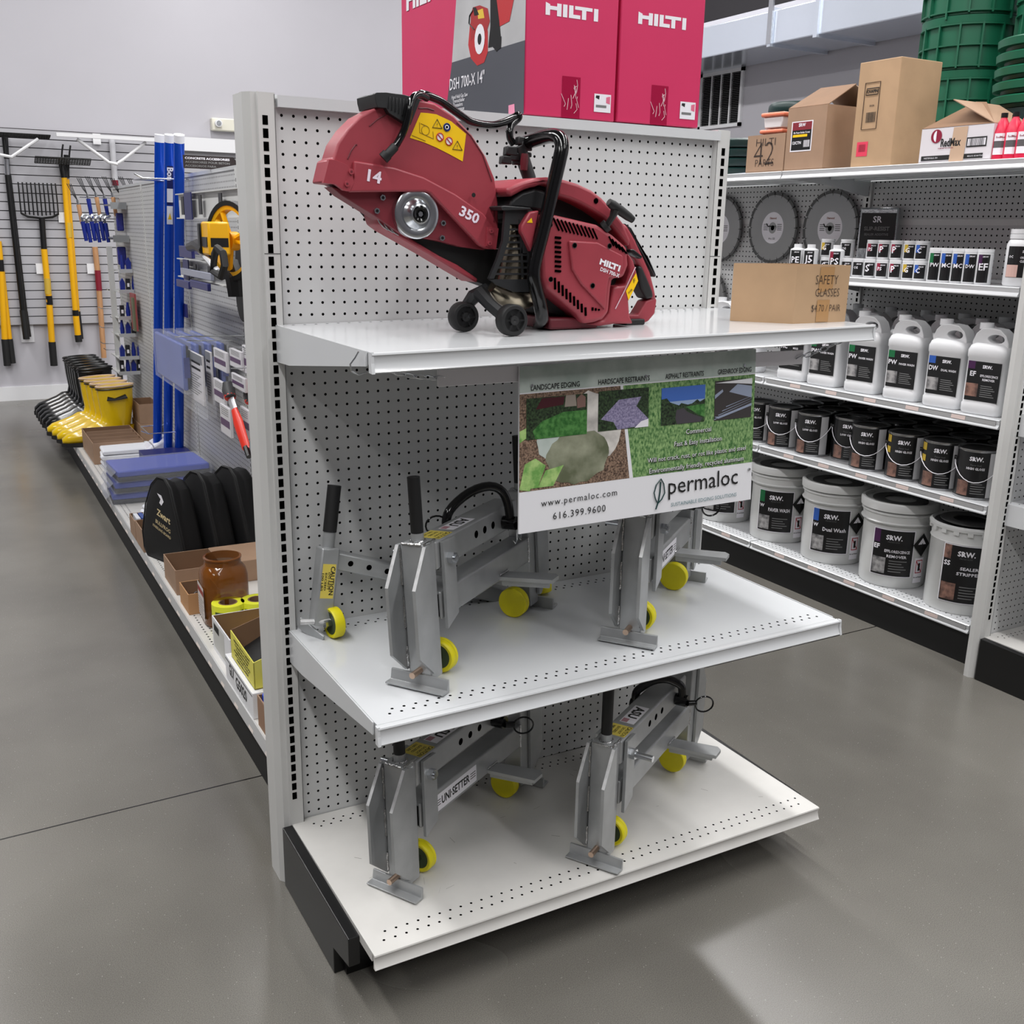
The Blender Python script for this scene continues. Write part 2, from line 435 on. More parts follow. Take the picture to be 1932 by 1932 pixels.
def shelf(zf, yf, hl, label_rows, m, th=.9):
    sh = bpy.data.objects.new('shelf', None)
    mb = MB()
    x0, x1 = -1.25, 46.5
    def slab(xa, xb, ya, yb, t, u=0):
        vs = [(xa, ya, zf(xa) - t), (xb, ya, zf(xb) - t), (xb, yb, zf(xb) - t), (xa, yb, zf(xa) - t), (xa, ya, zf(xa) - u), (xb, ya, zf(xb) - u), (xb, yb, zf(xb) - u), (xa, yb, zf(xa) - u)]
        mb.add(vs, [(3, 2, 1, 0), (4, 5, 6, 7), (0, 1, 5, 4), (1, 2, 6, 5), (2, 3, 7, 6), (3, 0, 4, 7)], m)
    slab(x0, x1, yf + .38, -.05, .12)
    slab(x0, x1, yf + .45, yf + 1.2, th, .1); slab(x0, x1, -1.2, -.1, th, .1); slab(x0 + .2, x1 - .2, -12, -10.5, th, .1)
    lip(mb, x0 - .15, x1 + .15, yf, zf, hl, m)
    holes(mb, 0, 45.7, zf, label_rows)
    s = mb.build('shelf', ec, smooth=30); GP(s)
    for xx, sg in ((x0 - .12, 1), (x1 + .12, -1)):
        b = MB()
        b.prism([(-.35, zf(xx) + .03), (yf + .9, zf(xx) + .03), (yf + .9, zf(xx) - 1.0), (-4, zf(xx) - 3.0), (-.35, zf(xx) - 3.1)], 'x', xx - .06, xx + .06, m)
        b.prism([(yf - .15, zf(xx) + .05), (yf + .2, zf(xx) + .05), (yf + .2, zf(xx) - hl), (yf - .38, zf(xx) - hl - .03), (yf - .2, zf(xx) - hl * .5)], 'x', xx - .12, xx + .12, m)
        b.build('shelf_bracket', s, smooth=0)
    return s
R2 = ((-20.3, .25), (-19.5, -.25), (-1.6, .25), (-2.4, -.25))
shelf(z1, -22.0, 1.35, ((-1.0, 0),), WHT)
shelf(lambda x: Z2, -21.9, 1.4, ((-20.2, .3), (-19.5, .8), (-1.5, .0), (-2.1, .5)), WHT)
mb = MB()
vs = []
for zz in (1, 0):
    for (x, y) in ((-1.9, -21.05), (47.0, -21.05), (47.0, -.1), (-1.9, -.1)):
        vs.append((x, y, z3(x) - zz * .9))
mb.add(vs, [(3, 2, 1, 0), (4, 5, 6, 7), (0, 1, 5, 4), (1, 2, 6, 5), (2, 3, 7, 6), (3, 0, 4, 7)], DECK)
lip(mb, -1.9, 47.0, -21.45, z3, 1.35, DECK)
holes(mb, 0, 46.5, z3, ((-20.2, -.5), (-19.2, 0), (-1.4, 0), (-2.1, .5)), r=.12)
# scratches and scuffs on the deck
SCR = mat('scuff', (120, 116, 110), .7)
for k in range(26):
    x = random.uniform(0, 44); y = random.uniform(-18, -4); a = random.uniform(0, 3.1); L = random.uniform(.2, 1.1)
    dx, dy = math.cos(a) * L / 2, math.sin(a) * L / 2
    mb.add([(x - dx, y - dy, z3(x) + .01), (x + dx, y + dy, z3(x) + .01), (x + dx + .03, y + dy + .03, z3(x) + .01), (x - dx + .03, y - dy + .03, z3(x) + .01)], [(0, 1, 2, 3)], SCR)
E_(mb, 'base_deck', smooth=30)
# aluminium bar with chains, and the sign screwed to it
ALU = mat('aluminium', (224, 222, 224), .3, .4)
tag(MB().box((4.6, -19.85, 51.3), (40.5, -19.65, 52.55), ALU).build('hanging_bar', bevel=.03), 'flat aluminium bar hung under the upper shelf, with the sign screwed to it', 'bar')
def chain(name, a, b, n, label, sag=.25):
    a = Vector(a); b = Vector(b); mb = MB(); d = (b - a) / n
    for k in range(n):
        c = a + d * (k + .5); c.z -= sag * math.sin(math.pi * (k + .5) / n)
        dd = d.normalized(); s = dd.orthogonal().normalized() if k % 2 else dd.cross(dd.orthogonal()).normalized()
        L = d.length * .62; wv = .2
        pts = [c + dd * L * math.cos(t * math.pi / 5) + s * wv * math.sin(t * math.pi / 5) for t in range(10)]
        mb.tube(pts, .055, ZINC, n=6, closed=True)
    tag(mb.build(name), label, 'chain')
chain('hanging_chain', (5.2, -19.7, 51.9), (-.4, -19.9, z1(-.4) - 1.15), 7, 'short zinc chain holding the left end of the aluminium bar')
chain('hanging_chain', (39.8, -19.9, 51.9), (45.6, -20.4, z1(45) - 1.0), 7, 'short zinc chain holding the right end of the aluminium bar')
mb = MB()
h = Vector((-1.75, -20.2, 53.4))
mb.tube([h + Vector(p) for p in ((.1, -.2, .75), (-.1, 0, .3), (-.45, 0, -.1), (-.35, .1, -.6), (.2, .1, -.85), (.9, .1, -.7), (1.5, .2, -.75))], .06, ZINC)
tag(mb.build('s_hook'), 'small zinc hook clipped over the left edge of the upper shelf', 'hook')
# ---------------------------------------------------------------- red cut-off saw on the upper shelf
RED = mat('tool_red', (154, 56, 67), .46, var=.05, scale=20, bump=.05, bscale=700)
DRED = mat('tool_dark_red', (98, 24, 36), .5)
SBLK = mat('saw_black', (30, 31, 33), .5, bump=.05, bscale=500)
GLB = mat('gloss_black', (12, 12, 13), .14)
YEL = mat('sticker_yellow', (248, 200, 12), .4)
STW = mat('sticker_white', (240, 238, 244), .4)
PINKW = mat('print_pale', (240, 226, 240), .5)
EXH = mat('exhaust_metal', (170, 160, 140), .25, 1.0, var=.3, scale=40)
saw = thing('cutoff_saw', 'red petrol cut-off saw with yellow warning sticker, standing on the upper display shelf', 'saw', (15, -11, z1(15)))
def S_(mb, name, parent=None, **k):
    o = mb.build(name, parent or saw, **k)
    if parent is None: GP(o)
    return o
def PW(pts, y): return [tuple(W(u, v, y=y)) for u, v in pts]
def pris(mb, pts, y0, y1, m):
    mb.prism([(p[0], p[2]) for p in PW(pts, y0)], 'y', y0, y1, m); return mb
GY = -13.0
guard = [(610.2, 344.7), (620.5, 300.9), (628, 300), (637.3, 271.1), (655.9, 243.2), (680.1, 218.9), (704.3, 205.9), (719.2, 199.5), (752, 190), (786.3, 187), (819.9, 194.7), (857.1, 218.9), (890.7, 254.3), (916.8, 295.3), (933.5, 336.3), (940, 382.9), (941, 429.5), (933.5, 471.4), (916.7, 466.8), (905.6, 463), (812.4, 364.3), (803.1, 360.5), (657.8, 361.5), (633.5, 347.5)]
mb = pris(MB(), guard, GY, GY + 2.6, RED)
g = S_(mb, 'blade_guard', bevel=.28, seg=3, smooth=50)
# raised inner shield with the curved crest
crest = [(668, 303), (700, 308), (745, 316), (800, 334), (860, 366), (912, 402), (936, 432), (938, 470), (916.7, 470), (905.6, 464), (812.4, 365), (803.1, 361.5), (657.8, 362.5), (668, 335)]
mb = pris(MB(), crest, GY - .32, GY + .1, RED)
S_(mb, 'guard_shield', bevel=.14, seg=3, smooth=50)
mb = pris(MB(), [(610.4, 345), (621, 301), (633, 302), (655, 311), (664, 322), (668, 345), (660, 361), (648, 359), (633, 347.6)], GY - .34, GY + .05, RED)
for u, v in ((662, 324), (654, 347)):
    p = W(u, v, y=GY - .34); mb.cyl(p, p + Vector((0, -.14, 0)), .2, RED, n=12); mb.cyl(p + Vector((0, -.14, 0)), p + Vector((0, -.15, 0)), .09, DRED, n=10)
S_(mb, 'guard_end_cap', bevel=.1, smooth=50)
mb = pris(MB(), [(920, 428), (941, 431), (936, 471), (918, 464)], GY - .5, GY - .2, RED)
for u, v in ((926, 436), (923, 459)):
    p = W(u, v, y=GY - .5); mb.cyl(p, p + Vector((0, -.14, 0)), .17, RED, n=12); mb.cyl(p + Vector((0, -.14, 0)), p + Vector((0, -.15, 0)), .07, DRED, n=10)
S_(mb, 'guard_bracket', bevel=.08, smooth=50)
# seams in the guard rim
mb = MB()
for seg in ([(697, 238), (712, 225), (733, 214)], [(656, 300), (663, 284), (671, 273), (674, 273)], [(862, 231), (888, 256), (911, 292), (928, 342)], [(790, 204), (806, 204), (819, 208)], [(933, 388), (932, 402), (932, 418)]):
    P = [W(u, v, y=GY - .03) for u, v in seg]; mb.tube(P, .045, DRED, n=5)
S_(mb, 'guard_seam')
p = W(893.5, 368, y=GY - .33); S_(MB().cyl(p, p + Vector((0, -.02, 0)), .17, BLKM, n=14), 'guard_hole')
# inner lower guard
mb = pris(MB(), [(625, 352), (657.8, 360), (812, 362), (908, 466), (916, 472), (870, 466), (831, 455.6), (754.6, 440.7), (706, 407), (644.7, 369)], GY + .5, GY + 2.2, mat('inner_red', (120, 34, 46), .5))
S_(mb, 'lower_guard', bevel=.06, smooth=50)
mb = MB()
for u, v in ((721, 373), (710, 398), (835, 421), (833, 449)):
    p = W(u, v, y=GY + .45); mb.cyl(p + Vector((0, .1, 0)), p - Vector((0, .18, 0)), .23, ZINC, n=6); mb.cyl(p - Vector((0, .18, 0)), p - Vector((0, .2, 0)), .12, BLK, n=8)
S_(mb, 'guard_nuts')
# flange, hub
c = W(786.7, 404, y=GY - .05)
M = Matrix.Translation(c) @ Matrix.Rotation(math.pi / 2, 4, 'X')
fl = MB(M).lathe([(.0, -.6), (1.82, -.6), (1.82, .0), (1.7, .08), (1.25, .05), (1.12, .0), (1.0, .12), (.85, .32), (.78, .5), (.74, .62), (.62, .66), (.6, .5)], ZINC, n=40)
f = S_(fl, 'blade_flange')
hb = MB(M).lathe([(.6, .3), (.6, .62), (.5, .66), (.34, .6), (.3, .4), (.0, .4)], GLB, n=24).cyl((0, 0, .3), (0, 0, .68), .2, ZINC, n=6)
S_(hb, 'hub_nut')
# belt arm
mb = pris(MB(), [(700, 400), (712, 409), (730, 436), (808, 479), (861, 511), (900, 532), (935, 545), (960, 500), (940, 470), (905, 468), (831, 457), (754, 442)], GY + 1.3, GY + 3.6, BLKM)
S_(mb, 'belt_arm', bevel=.1)
mb = pris(MB(), [(709, 402), (716, 424), (732, 436), (808, 479), (861, 511), (900, 534), (902, 526), (864, 500), (830, 483), (770, 447), (735, 424)], GY + 1.0, GY + 3.7, RED)
S_(mb, 'belt_cover', bevel=.12)
mb = MB()
for k in range(3):
    p = [W(u + k * 10, v + k * 5, y=GY + .9) for u, v in ((712, 411), (716, 420), (724, 429), (732, 434))]; mb.tube(p, .05, ZINC, n=5)
S_(mb, 'bare_spring')
# handle on guard
mb = pris(MB(), [(707.1, 177), (711, 174.5), (728.6, 174.2), (762, 178.5), (793.8, 187.3), (775, 235.7), (767.7, 234.8), (734, 213.4), (728.6, 204), (711.8, 202.2), (708, 187)], GY - .55, GY + 3.0, SBLK)
for k in range(7):
    a = W(736 + k * 6.5, 182 + k * 1.2, y=GY - .6); b = W(733 + k * 6.5, 205 + k * 3.2, y=GY - .6); mb.tube([a, b], .05, SBLK, n=5)
S_(mb, 'guard_handle', bevel=.18, seg=2)
# sticker
yk = GY - .03
stp = [(793.8, 212.4), (808, 213.5), (823.6, 215.8), (851.5, 229), (879.5, 252.5), (873, 304.7), (848, 291), (823.6, 278.6), (800, 268.5), (773.3, 260)]
mb = MB(); mb.poly([tuple(W(u, v, y=yk)) for u, v in stp], YEL)
def wtri(u, v, s):
    P = [W(u, v - s, y=yk - .02), W(u + s * .9, v + s * .75, y=yk - .02), W(u - s * .9, v + s * .55, y=yk - .02)]
    mb.tube(P, .035, INK, n=4, closed=True); mb.text('!', frame(W(u, v + 1, y=yk - .03), (1, 0, 0), (0, 0, 1)), height=.28, m=INK)
wtri(825, 235, 10); wtri(863, 276, 10)
def ring(u, v, r, m, fill=None, bar=False):
    c = W(u, v, y=yk - .02)
    P = [c + Vector((math.cos(t * math.pi / 8), 0, math.sin(t * math.pi / 8))) * r for t in range(16)]
    if fill: mb.poly([tuple(q + Vector((0, -.005, 0))) for q in P], fill)
    mb.tube([q + Vector((0, -.02, 0)) for q in P], .04, m, n=4, closed=True)
    if bar: mb.tube([c + Vector((-r * .6, -.03, r * .6)), c + Vector((r * .6, -.03, -r * .6))], .04, m, n=4)
ring(843, 240, .27, mat('sign_blue', (20, 40, 110), .4), mat('sign_blue', (20, 40, 110), .4)); ring(843, 240, .13, STW, STW)
ring(830, 258.5, .28, mat('sign_red', (190, 40, 40), .4), STW, True); ring(847, 266.5, .28, mat('sign_red', (190, 40, 40), .4), STW, True)
GD = mat('sticker_line', (150, 120, 20), .5)
c = W(803, 246, y=yk - .02)
mb.tube([c + Vector((math.cos(t * math.pi / 6), 0, math.sin(t * math.pi / 6))) * .33 for t in range(12)], .02, GD, n=4, closed=True)
for q in ([(792, 231), (792, 250), (818, 262)], [(817, 248), (818, 262)], [(794, 233), (806, 238)]): mb.tube([W(u, v, y=yk - .02) for u, v in q], .018, GD, n=4)
mb.tube([W(777, 255, y=yk - .02), W(803, 266, y=yk - .02)], .02, GD, n=4)
S_(mb, 'warning_sticker')['label'] = 'yellow warning sticker'
mb = MB()
mb.text('14', frame(W(707, 333, y=GY - .36), (1, 0, -.16), (.1, 0, 1)), height=.85, width=1.1, m=PINKW, bold=.03)
mb.text('350', frame(W(886, 405.5, y=GY - .36), (1, 0, -.42), (.42, 0, 1)), height=.8, width=1.75, m=PINKW, bold=.03)
S_(mb, 'size_numbers')
# water hose
hz = [(727.6, 295.3, -13.6), (733, 290, -13.7), (745.3, 276.7, -13.7), (757, 257, -13.7), (765, 238, -13.8), (771.4, 211.5, -13.9), (775, 195, -13.8), (780, 184, -13.6), (788, 179, -13.2), (797, 181, -12.8), (805, 185.4, -12.4)]
S_(MB().tube(smooth_path([W(u, v, y=y) for u, v, y in hz]), .27, GLB, n=10).tube(smooth_path([W(u, v, y=y) for u, v, y in hz[:3]]), .33, BLKR, n=10).cyl(W(723, 299, y=-13.6), W(731, 291, y=-13.7), .42, BLKR), 'hose_nozzle')
hz = [(789, 186, -12.2), (793, 178, -12.2), (803, 179, -12.2), (813, 183, -12), (833, 192, -11.5), (861, 212, -11), (888.8, 230, -10.5), (926, 236, -9.5), (950, 231, -9), (969, 222, -8.6), (977, 217, -8.6), (979, 222, -8.6), (972, 229, -8.6), (964, 238, -8.8), (961.5, 250, -9), (963, 262, -9), (969, 272, -9)]
S_(MB().tube(smooth_path([W(u, v, y=y) for u, v, y in hz]), .3, GLB, n=10), 'water_hose')
# front tubular handle
hb = [(1012, 612, -10), (1020, 607, -13), (1023, 597, -15), (1018, 570, -15.3), (1012, 548, -15.4), (1007, 520, -15.5), (1010, 492, -15.5), (1026, 430, -15.5), (1042, 360, -15.5), (1056, 300, -15.5), (1060, 278, -15.4), (1057, 263, -15.0), (1048, 257, -14.2), (1036, 257, -13), (1020, 261, -11.5), (990, 270, -9)]
S_(MB().tube(smooth_path([W(u, v, y=y) for u, v, y in hb]), .56, GLB, n=14), 'front_handle')
# trigger assembly
mb = MB()
mb.cyl(W(1000, 340, y=-9.5), W(978, 275, y=-9.2), .55, SBLK, r1=.6)
for u, v, r in ((962, 285, .55), (953, 302, .5), (968, 296, .5), (983, 266, .5), (990, 276, .55), (975, 305, .4), (996, 292, .3)):
    c = W(u, v, y=-9.4); mb.add([c + Vector(q) * r for q in ((-1, -.7, -.6), (1, -.7, -.7), (.8, .7, -.6), (-.9, .7, -.7), (-.8, -.7, .7), (.9, -.7, .6), (.9, .7, .7), (-.8, .7, .6))], [(3, 2, 1, 0), (4, 5, 6, 7), (0, 1, 5, 4), (1, 2, 6, 5), (2, 3, 7, 6), (3, 0, 4, 7)], SBLK)
S_(mb, 'trigger_housing', bevel=.1)
S_(MB().tube([W(u, v, y=-10) for u, v in ((990, 290), (989, 305), (988, 321))], [.28, .36, .3], DRED, n=8), 'red_lever')['label'] = 'dark red lever'
# body core
mb = pris(MB(), [(954, 395), (990, 352), (1021, 346), (1060, 350), (1110, 368), (1150, 402), (1178, 438), (1186, 470), (1187, 520), (1160, 570), (1150, 600), (1100, 606), (1050, 600), (1015, 590), (1012, 552), (1005, 500), (985, 440), (954, 420)], -13.0, -8.0, BLKM)
S_(mb, 'engine_block', bevel=.3)
mb = pris(MB(), [(1030.4, 402.6), (1041, 403.7), (1128, 424), (1157, 443), (1184.8, 467), (1187, 500.4), (1178, 524.3), (1157.5, 525.5), (1154.3, 541.7), (1150, 589.6), (1139, 603), (1122, 609), (1102, 611.3), (1091, 593), (1060, 568), (1030, 546), (1023, 524), (1021, 480), (1027, 440)], -15.2, -7.4, RED)
S_(mb, 'side_housing', bevel=.35, seg=3)
mb = pris(MB(), [(1074, 454), (1128, 457), (1176, 482), (1176, 505), (1168, 520), (1150, 524), (1146, 545), (1143, 585), (1096, 535), (1080, 508)], -15.45, -15.1, RED)
mb2 = MB()
S_(mb, 'starter_cover', bevel=.14, seg=3)
# louvres: slots cut in the housing
mb = MB()
def slot(a, b, r=.085, y=-15.23): mb.tube([W(*a, y=y), W(*b, y=y)], r, VOID, n=6)
for k in range(11): slot((1044 + k * 7.4, 411 + k * 2.0), (1055 + k * 7.2, 435 + k * 1.6), .07)
for k in range(5): slot((1149 + k * 6, 446 + k * 5), (1158 + k * 6, 464 + k * 3.6), .07)
for k in range(9): slot((1047 + k * 7.2, 524 + k * 7), (1047.5 + k * 7.2, 542 + k * 6.2 + 4), .1)
for k in range(3): slot((1118 + k * 6, 580 + k * 1.5), (1118 + k * 6, 586), .1)
for k in range(8): slot((1047, 448 + k * 9), (1058, 449 + k * 9), .1)
for u, v in ((1084, 463), (1118, 539), (1039, 527), (1150, 464), (1038, 424)):
    p = W(u, v, y=-15.47); mb.cyl(p, p + Vector((0, -.03, 0)), .2, VOID, n=14)
    mb.tube([p + Vector((.2 * math.cos(t), -.02, .2 * math.sin(t))) for t in [q * math.pi / 6 for q in range(12)]], .03, SBLK, n=4, closed=True)
S_(mb, 'cooling_slots')
# rear lower housing with handle loop
mb = pris(MB(), [(1176, 594), (1204, 594), (1214, 578), (1219.6, 567.8), (1237, 561), (1240, 566), (1236, 592), (1224, 606), (1213, 611.3), (1180, 611)], -12.7, -11.3, RED)
S_(mb, 'rear_handle_loop', bevel=.3, seg=3)
mb = pris(MB(), [(1158, 541), (1181, 539), (1189, 512), (1187, 478), (1196, 492), (1204, 520), (1203, 532), (1187, 568), (1189, 597), (1196, 611), (1160.9, 611.3), (1132, 615.5), (1105, 612), (1139, 604), (1150, 590)], -14.6, -9.0, RED)
S_(mb, 'fuel_tank', bevel=.3, seg=3)
mb = pris(MB(), [(1178, 420), (1186, 428), (1200, 452), (1215, 485), (1228, 514), (1236, 545), (1240, 566), (1230, 566), (1222, 535), (1212, 512), (1200, 490), (1188, 478), (1184, 462), (1172, 440)], -12.8, -11.2, RED)
S_(mb, 'rear_spine', bevel=.3, seg=3)
mb = pris(MB(), [(1204, 502), (1212, 502), (1222, 525), (1232, 550), (1234, 562), (1221, 565), (1210, 545), (1205, 525)], -12.9, -11.3, BLKR)
S_(mb, 'rear_grip', bevel=.35, seg=3)
mb = pris(MB(), [(1180, 421), (1192, 430), (1202, 448), (1203, 460), (1213, 476), (1223, 482), (1236, 512), (1239, 520), (1236, 524), (1226, 503), (1210, 474), (1196, 448)], -12.75, -11.0, SBLK)
S_(mb, 'throttle_lock', bevel=.12)
S_(pris(MB(), [(1189, 471), (1196, 470), (1213, 484), (1210, 489), (1195, 481)], -13.6, -12.9, BLK), 'choke_lever', bevel=.08)
# top cover
mb = pris(MB(), [(954.3, 357), (968, 349), (987, 341.7), (1008, 336), (1033, 334), (1065.2, 339), (1092, 347), (1117.4, 359), (1136, 373), (1155, 393), (1176, 420), (1190, 452), (1189, 466), (1176, 452), (1156, 428), (1139, 411.3), (1118, 397), (1095.7, 385), (1075, 376), (1052, 370), (1052, 352), (1025, 347), (1012, 352), (1002, 354), (990, 358), (963, 373)], -14.6, -8.0, RED)
S_(mb, 'top_cover', bevel=.3, seg=3)
p = W(1124.5, 379, y=-14.63); S_(MB().cyl(p, p + Vector((0, -.02, 0)), .22, VOID, n=14), 'cover_hole')
mb = pris(MB(), [(960, 392), (968, 374), (985, 362), (1010, 355), (1030, 360), (1034, 400), (1012, 398), (985, 394)], -14.2, -9, SBLK)
S_(mb, 'air_filter_housing', bevel=.25)
# starter grip
mb = MB()
mb.tube([W(1148.5, 381, y=-15.6), W(1155, 386, y=-15.6), W(1170, 397, y=-15.6), W(1186, 409, y=-15.6), W(1194, 415, y=-15.6)], [.3, .38, .4, .36, .28], BLKR, n=10)
mb.tube([W(1161, 395, y=-15.6), W(1155, 410, y=-15.4), W(1146, 424, y=-15.0)], [.4, .26, .24], BLKR, n=8)
mb.cyl(W(1146, 424, y=-15.0), W(1139, 430, y=-14.8), .5, BLKR)
S_(mb, 'starter_grip')
# muffler and heat shield
mb = MB()
mb.tube([W(u, v, y=-13.2) for u, v in ((930, 538), (944, 548), (962, 558), (982, 561), (1008, 556))], [.6, .95, 1.1, 1.1, .8], EXH, n=14)
mb.tube([W(u, v, y=-13.3) for u, v in ((970, 425), (968, 460), (966, 500), (962, 545))], [.7, 1.0, 1.25, 1.3], EXH, n=14)
mb.tube([W(u, v, y=-12.6) for u, v in ((985, 440), (990, 500), (988, 545))], [.8, 1.0, 1.0], EXH, n=12)
mb.cyl(W(949, 405, y=-11), W(942, 470, y=-11), .8, mat('dark_metal', (70, 70, 70), .35, .9))
S_(mb, 'muffler')
mb = MB()
sh = [(954, 393), (1018, 396), (1012, 430), (1003, 478), (1006, 503), (1010, 550), (994, 553), (960, 547), (925, 533), (923, 524), (938, 490), (949, 455)]
# shield built as slats so the muffler shows between them
def edge(pts, v):
    xs = []
    n = len(pts)
    for i in range(n):
        (u0, v0), (u1, v1) = pts[i], pts[(i + 1) % n]
        if (v0 - v) * (v1 - v) < 0: xs.append(u0 + (u1 - u0) * (v - v0) / (v1 - v0))
    return min(xs), max(xs)
v = 395.0; y = -14.6
while v < 548:
    bar = (v < 414) or (v > 521)
    hgt = 10.5 if not bar else 12
    v1 = min(v + (hgt if bar else 4), 552)
    a, b = edge(sh, v + .3), edge(sh, min(v1, 549) - .3)
    pris(mb, [(a[0], v), (a[1], v), (b[1], v1), (b[0], v1)], y, y + .3, SBLK)
    v = v1 if bar else v1 + 8
for e0, e1, wd in (((954, 393), (949, 455), 11), ((949, 455), (938, 490), 10), ((938, 490), (923, 526), 9), ((1012, 400), (1003, 478), -20), ((1003, 478), (1008, 550), -8), ((980, 414), (985, 524), 3)):
    pris(mb, [e0, (e0[0] + wd, e0[1]), (e1[0] + wd, e1[1]), e1], y - .05, y + .3, SBLK)
S_(mb, 'heat_shield', smooth=0)
S_(pris(MB(), [(945, 390), (952, 388), (1002, 392), (1002, 396), (950, 397)], -15, -13, SBLK), 'shield_lip', bevel=.06)
mb = pris(MB(), [(985, 425), (1000, 400), (1018, 397), (1010, 440), (1003, 476), (993, 455), (984, 437)], -15.15, -14.5, RED)
o = S_(mb, 'front_side_cover', bevel=.12)
P = [W(u, v, y=-15.18) for u, v in ((1003, 411), (994, 420), (1005, 420.5))]
S_(MB().poly([tuple(q) for q in P], YEL), 'hot_surface_sticker', smooth=0)
# yellow sticker and silver line on rear
S_(MB().poly([tuple(W(u, v, y=-14.64)) for u, v in ((1200, 515), (1204, 530), (1186, 567), (1181, 549))], YEL).text('F', frame(W(1197, 530, y=-14.67), (1, 0, .2), (-.2, 0, 1)), height=.35, m=INK).text('mix', frame(W(1189, 549, y=-14.67), (1, 0, 1), (-1, 0, 1)), height=.22, m=INK), 'fuel_sticker', smooth=0)
S_(MB().tube([W(1161, 583, y=-14.65), W(1180, 545, y=-14.65), W(1199, 504, y=-14.65)], .05, mat('silver_pink', (190, 160, 170), .3, .5), n=5), 'trim_line')
def hilti(mb, M, h, m):         # block letters, height h, about 4.1 h wide
    def r(x0, x1, y0, y1): mb.add([(x0 * h, y0 * h, 0), (x1 * h, y0 * h, 0), (x1 * h, y1 * h, 0), (x0 * h, y1 * h, 0)], [(0, 1, 2, 3)], m, M)
    def q(pts): mb.add([(a * h, b * h, 0) for a, b in pts], [list(range(len(pts)))], m, M)
    q([(-2.15, -.5), (-1.8, -.5), (-1.8, -.05), (-1.25, -.05), (-1.25, -.5), (-.9, -.5), (-.9, .5), (-1.25, .5), (-1.25, .25), (-1.8, .25), (-1.8, .36), (-2.15, .5)])
    r(-.78, -.43, -.5, .5)
    q([(-.3, -.5), (.62, -.5), (.62, -.2), (.05, -.2), (.05, .5), (-.3, .5)])
    q([(.75, -.5), (1.1, -.5), (1.1, .22), (1.6, .22), (1.6, .5), (.18, .5), (.18, .22), (.75, .22)])
    r(1.73, 2.08, -.5, .5)
mb = MB()
M = frame(W(1151.5, 500, y=-15.48), (1, 0, -.3), (.12, 0, 1)); hilti(mb, M, .5, STW)
mb.text('DSH 700-X', frame(W(1151, 514, y=-15.48), (1, 0, -.3), (.12, 0, 1)), width=2.0, m=STW, bold=.02)
S_(mb, 'side_lettering', smooth=0)
# wheels and stand
def wheel(u, v, y, r, w, name):
    c = W(u, v, y=y); c.z = z1(c.x) + r + .02
    M = Matrix.Translation(c) @ Matrix.Rotation(math.pi / 2, 4, 'X')
    mb = MB(M).lathe([(0, -w), (r - .1, -w), (r, -w + .12), (r, w - .12), (r - .1, w), (r * .72, w), (r * .68, w - .25), (r * .34, w - .25), (r * .3, w + .03), (.1, w + .03), (0, w - .05)], BLKR, n=32)
    for k in range(6):
        a = k * math.pi / 3
        mb.add([(r * .3 * math.cos(a) - .07 * math.sin(a), r * .3 * math.sin(a) + .07 * math.cos(a), w - .02), (r * .3 * math.cos(a) + .07 * math.sin(a), r * .3 * math.sin(a) - .07 * math.cos(a), w - .02), (r * .72 * math.cos(a) + .07 * math.sin(a), r * .72 * math.sin(a) - .07 * math.cos(a), w - .02), (r * .72 * math.cos(a) - .07 * math.sin(a), r * .72 * math.sin(a) + .07 * math.cos(a), w - .02)], [(0, 1, 2, 3)], BLK)
    S_(mb, name)
    return c
w1 = wheel(965, 608, -16.6, 1.22, .52, 'support_wheel')
w2 = wheel(874, 600, -12.0, 1.18, .55, 'support_wheel')
mb = MB()
b = W(905, 545, y=-12.2)
mb.tube([w2, w2 + Vector((.3, .4, .6)), W(893, 560, y=-12), W(915, 548, y=-12), W(945, 560, y=-12)], [.35, .45, .6, .6, .5], SBLK, n=8)
mb.tube([W(905, 552, y=-13), W(925, 575, y=-14.5), W(945, 592, y=-15.5), w1 + Vector((-.2, .6, 0))], [.6, .5, .5, .4], SBLK, n=8)
mb.tube([w2, w1 + Vector((-1.5, 4, 0))], .22, SBLK, n=6)
S_(mb, 'wheel_arm', bevel=0)
mb = MB(); p = W(1196, 606, y=-12.6); mb.box((p.x - 1.3, -13.3, z1(p.x) + .01), (p.x + .7, -11.2, z1(p.x) + .5), BLKR)
S_(mb, 'rear_foot', bevel=.1)
mb = MB(); p = W(1075, 606, y=-14); mb.box((p.x - 2.2, -14.4, z1(p.x) + .05), (p.x + 2.6, -8.6, z1(p.x) + 1.0), DRED)
S_(mb, 'belly_plate', bevel=.2)
# ---------------------------------------------------------------- paver clamps on the lower shelf and the deck
GAL = mat('cast_grey', (172, 174, 175), .36, .45, var=.1, scale=14)
CUT = mat('bare_cut_metal', (222, 222, 222), .35, .5, var=.15, scale=60)
WELD = mat('weld_bead', (186, 186, 186), .22, 1.0, bump=.6, bscale=260)
WYEL = mat('wheel_yellow', (226, 214, 12), .45, var=.04, scale=20)
WGRN = mat('wheel_core', (52, 66, 34), .6)
CYEL = mat('caution_yellow', (226, 206, 92), .5)
FLAGR = mat('flag_pink', (180, 130, 140), .6)
def bead(mb, a, b, n=9, r=.11):
    a = Vector(a); b = Vector(b)
    mb.tube([a.lerp(b, i / n) + Vector((random.uniform(-.03, .03), random.uniform(-.03, .03), random.uniform(-.03, .03))) for i in range(n + 1)], [r * random.uniform(.7, 1.25) for i in range(n + 1)], WELD, n=6)
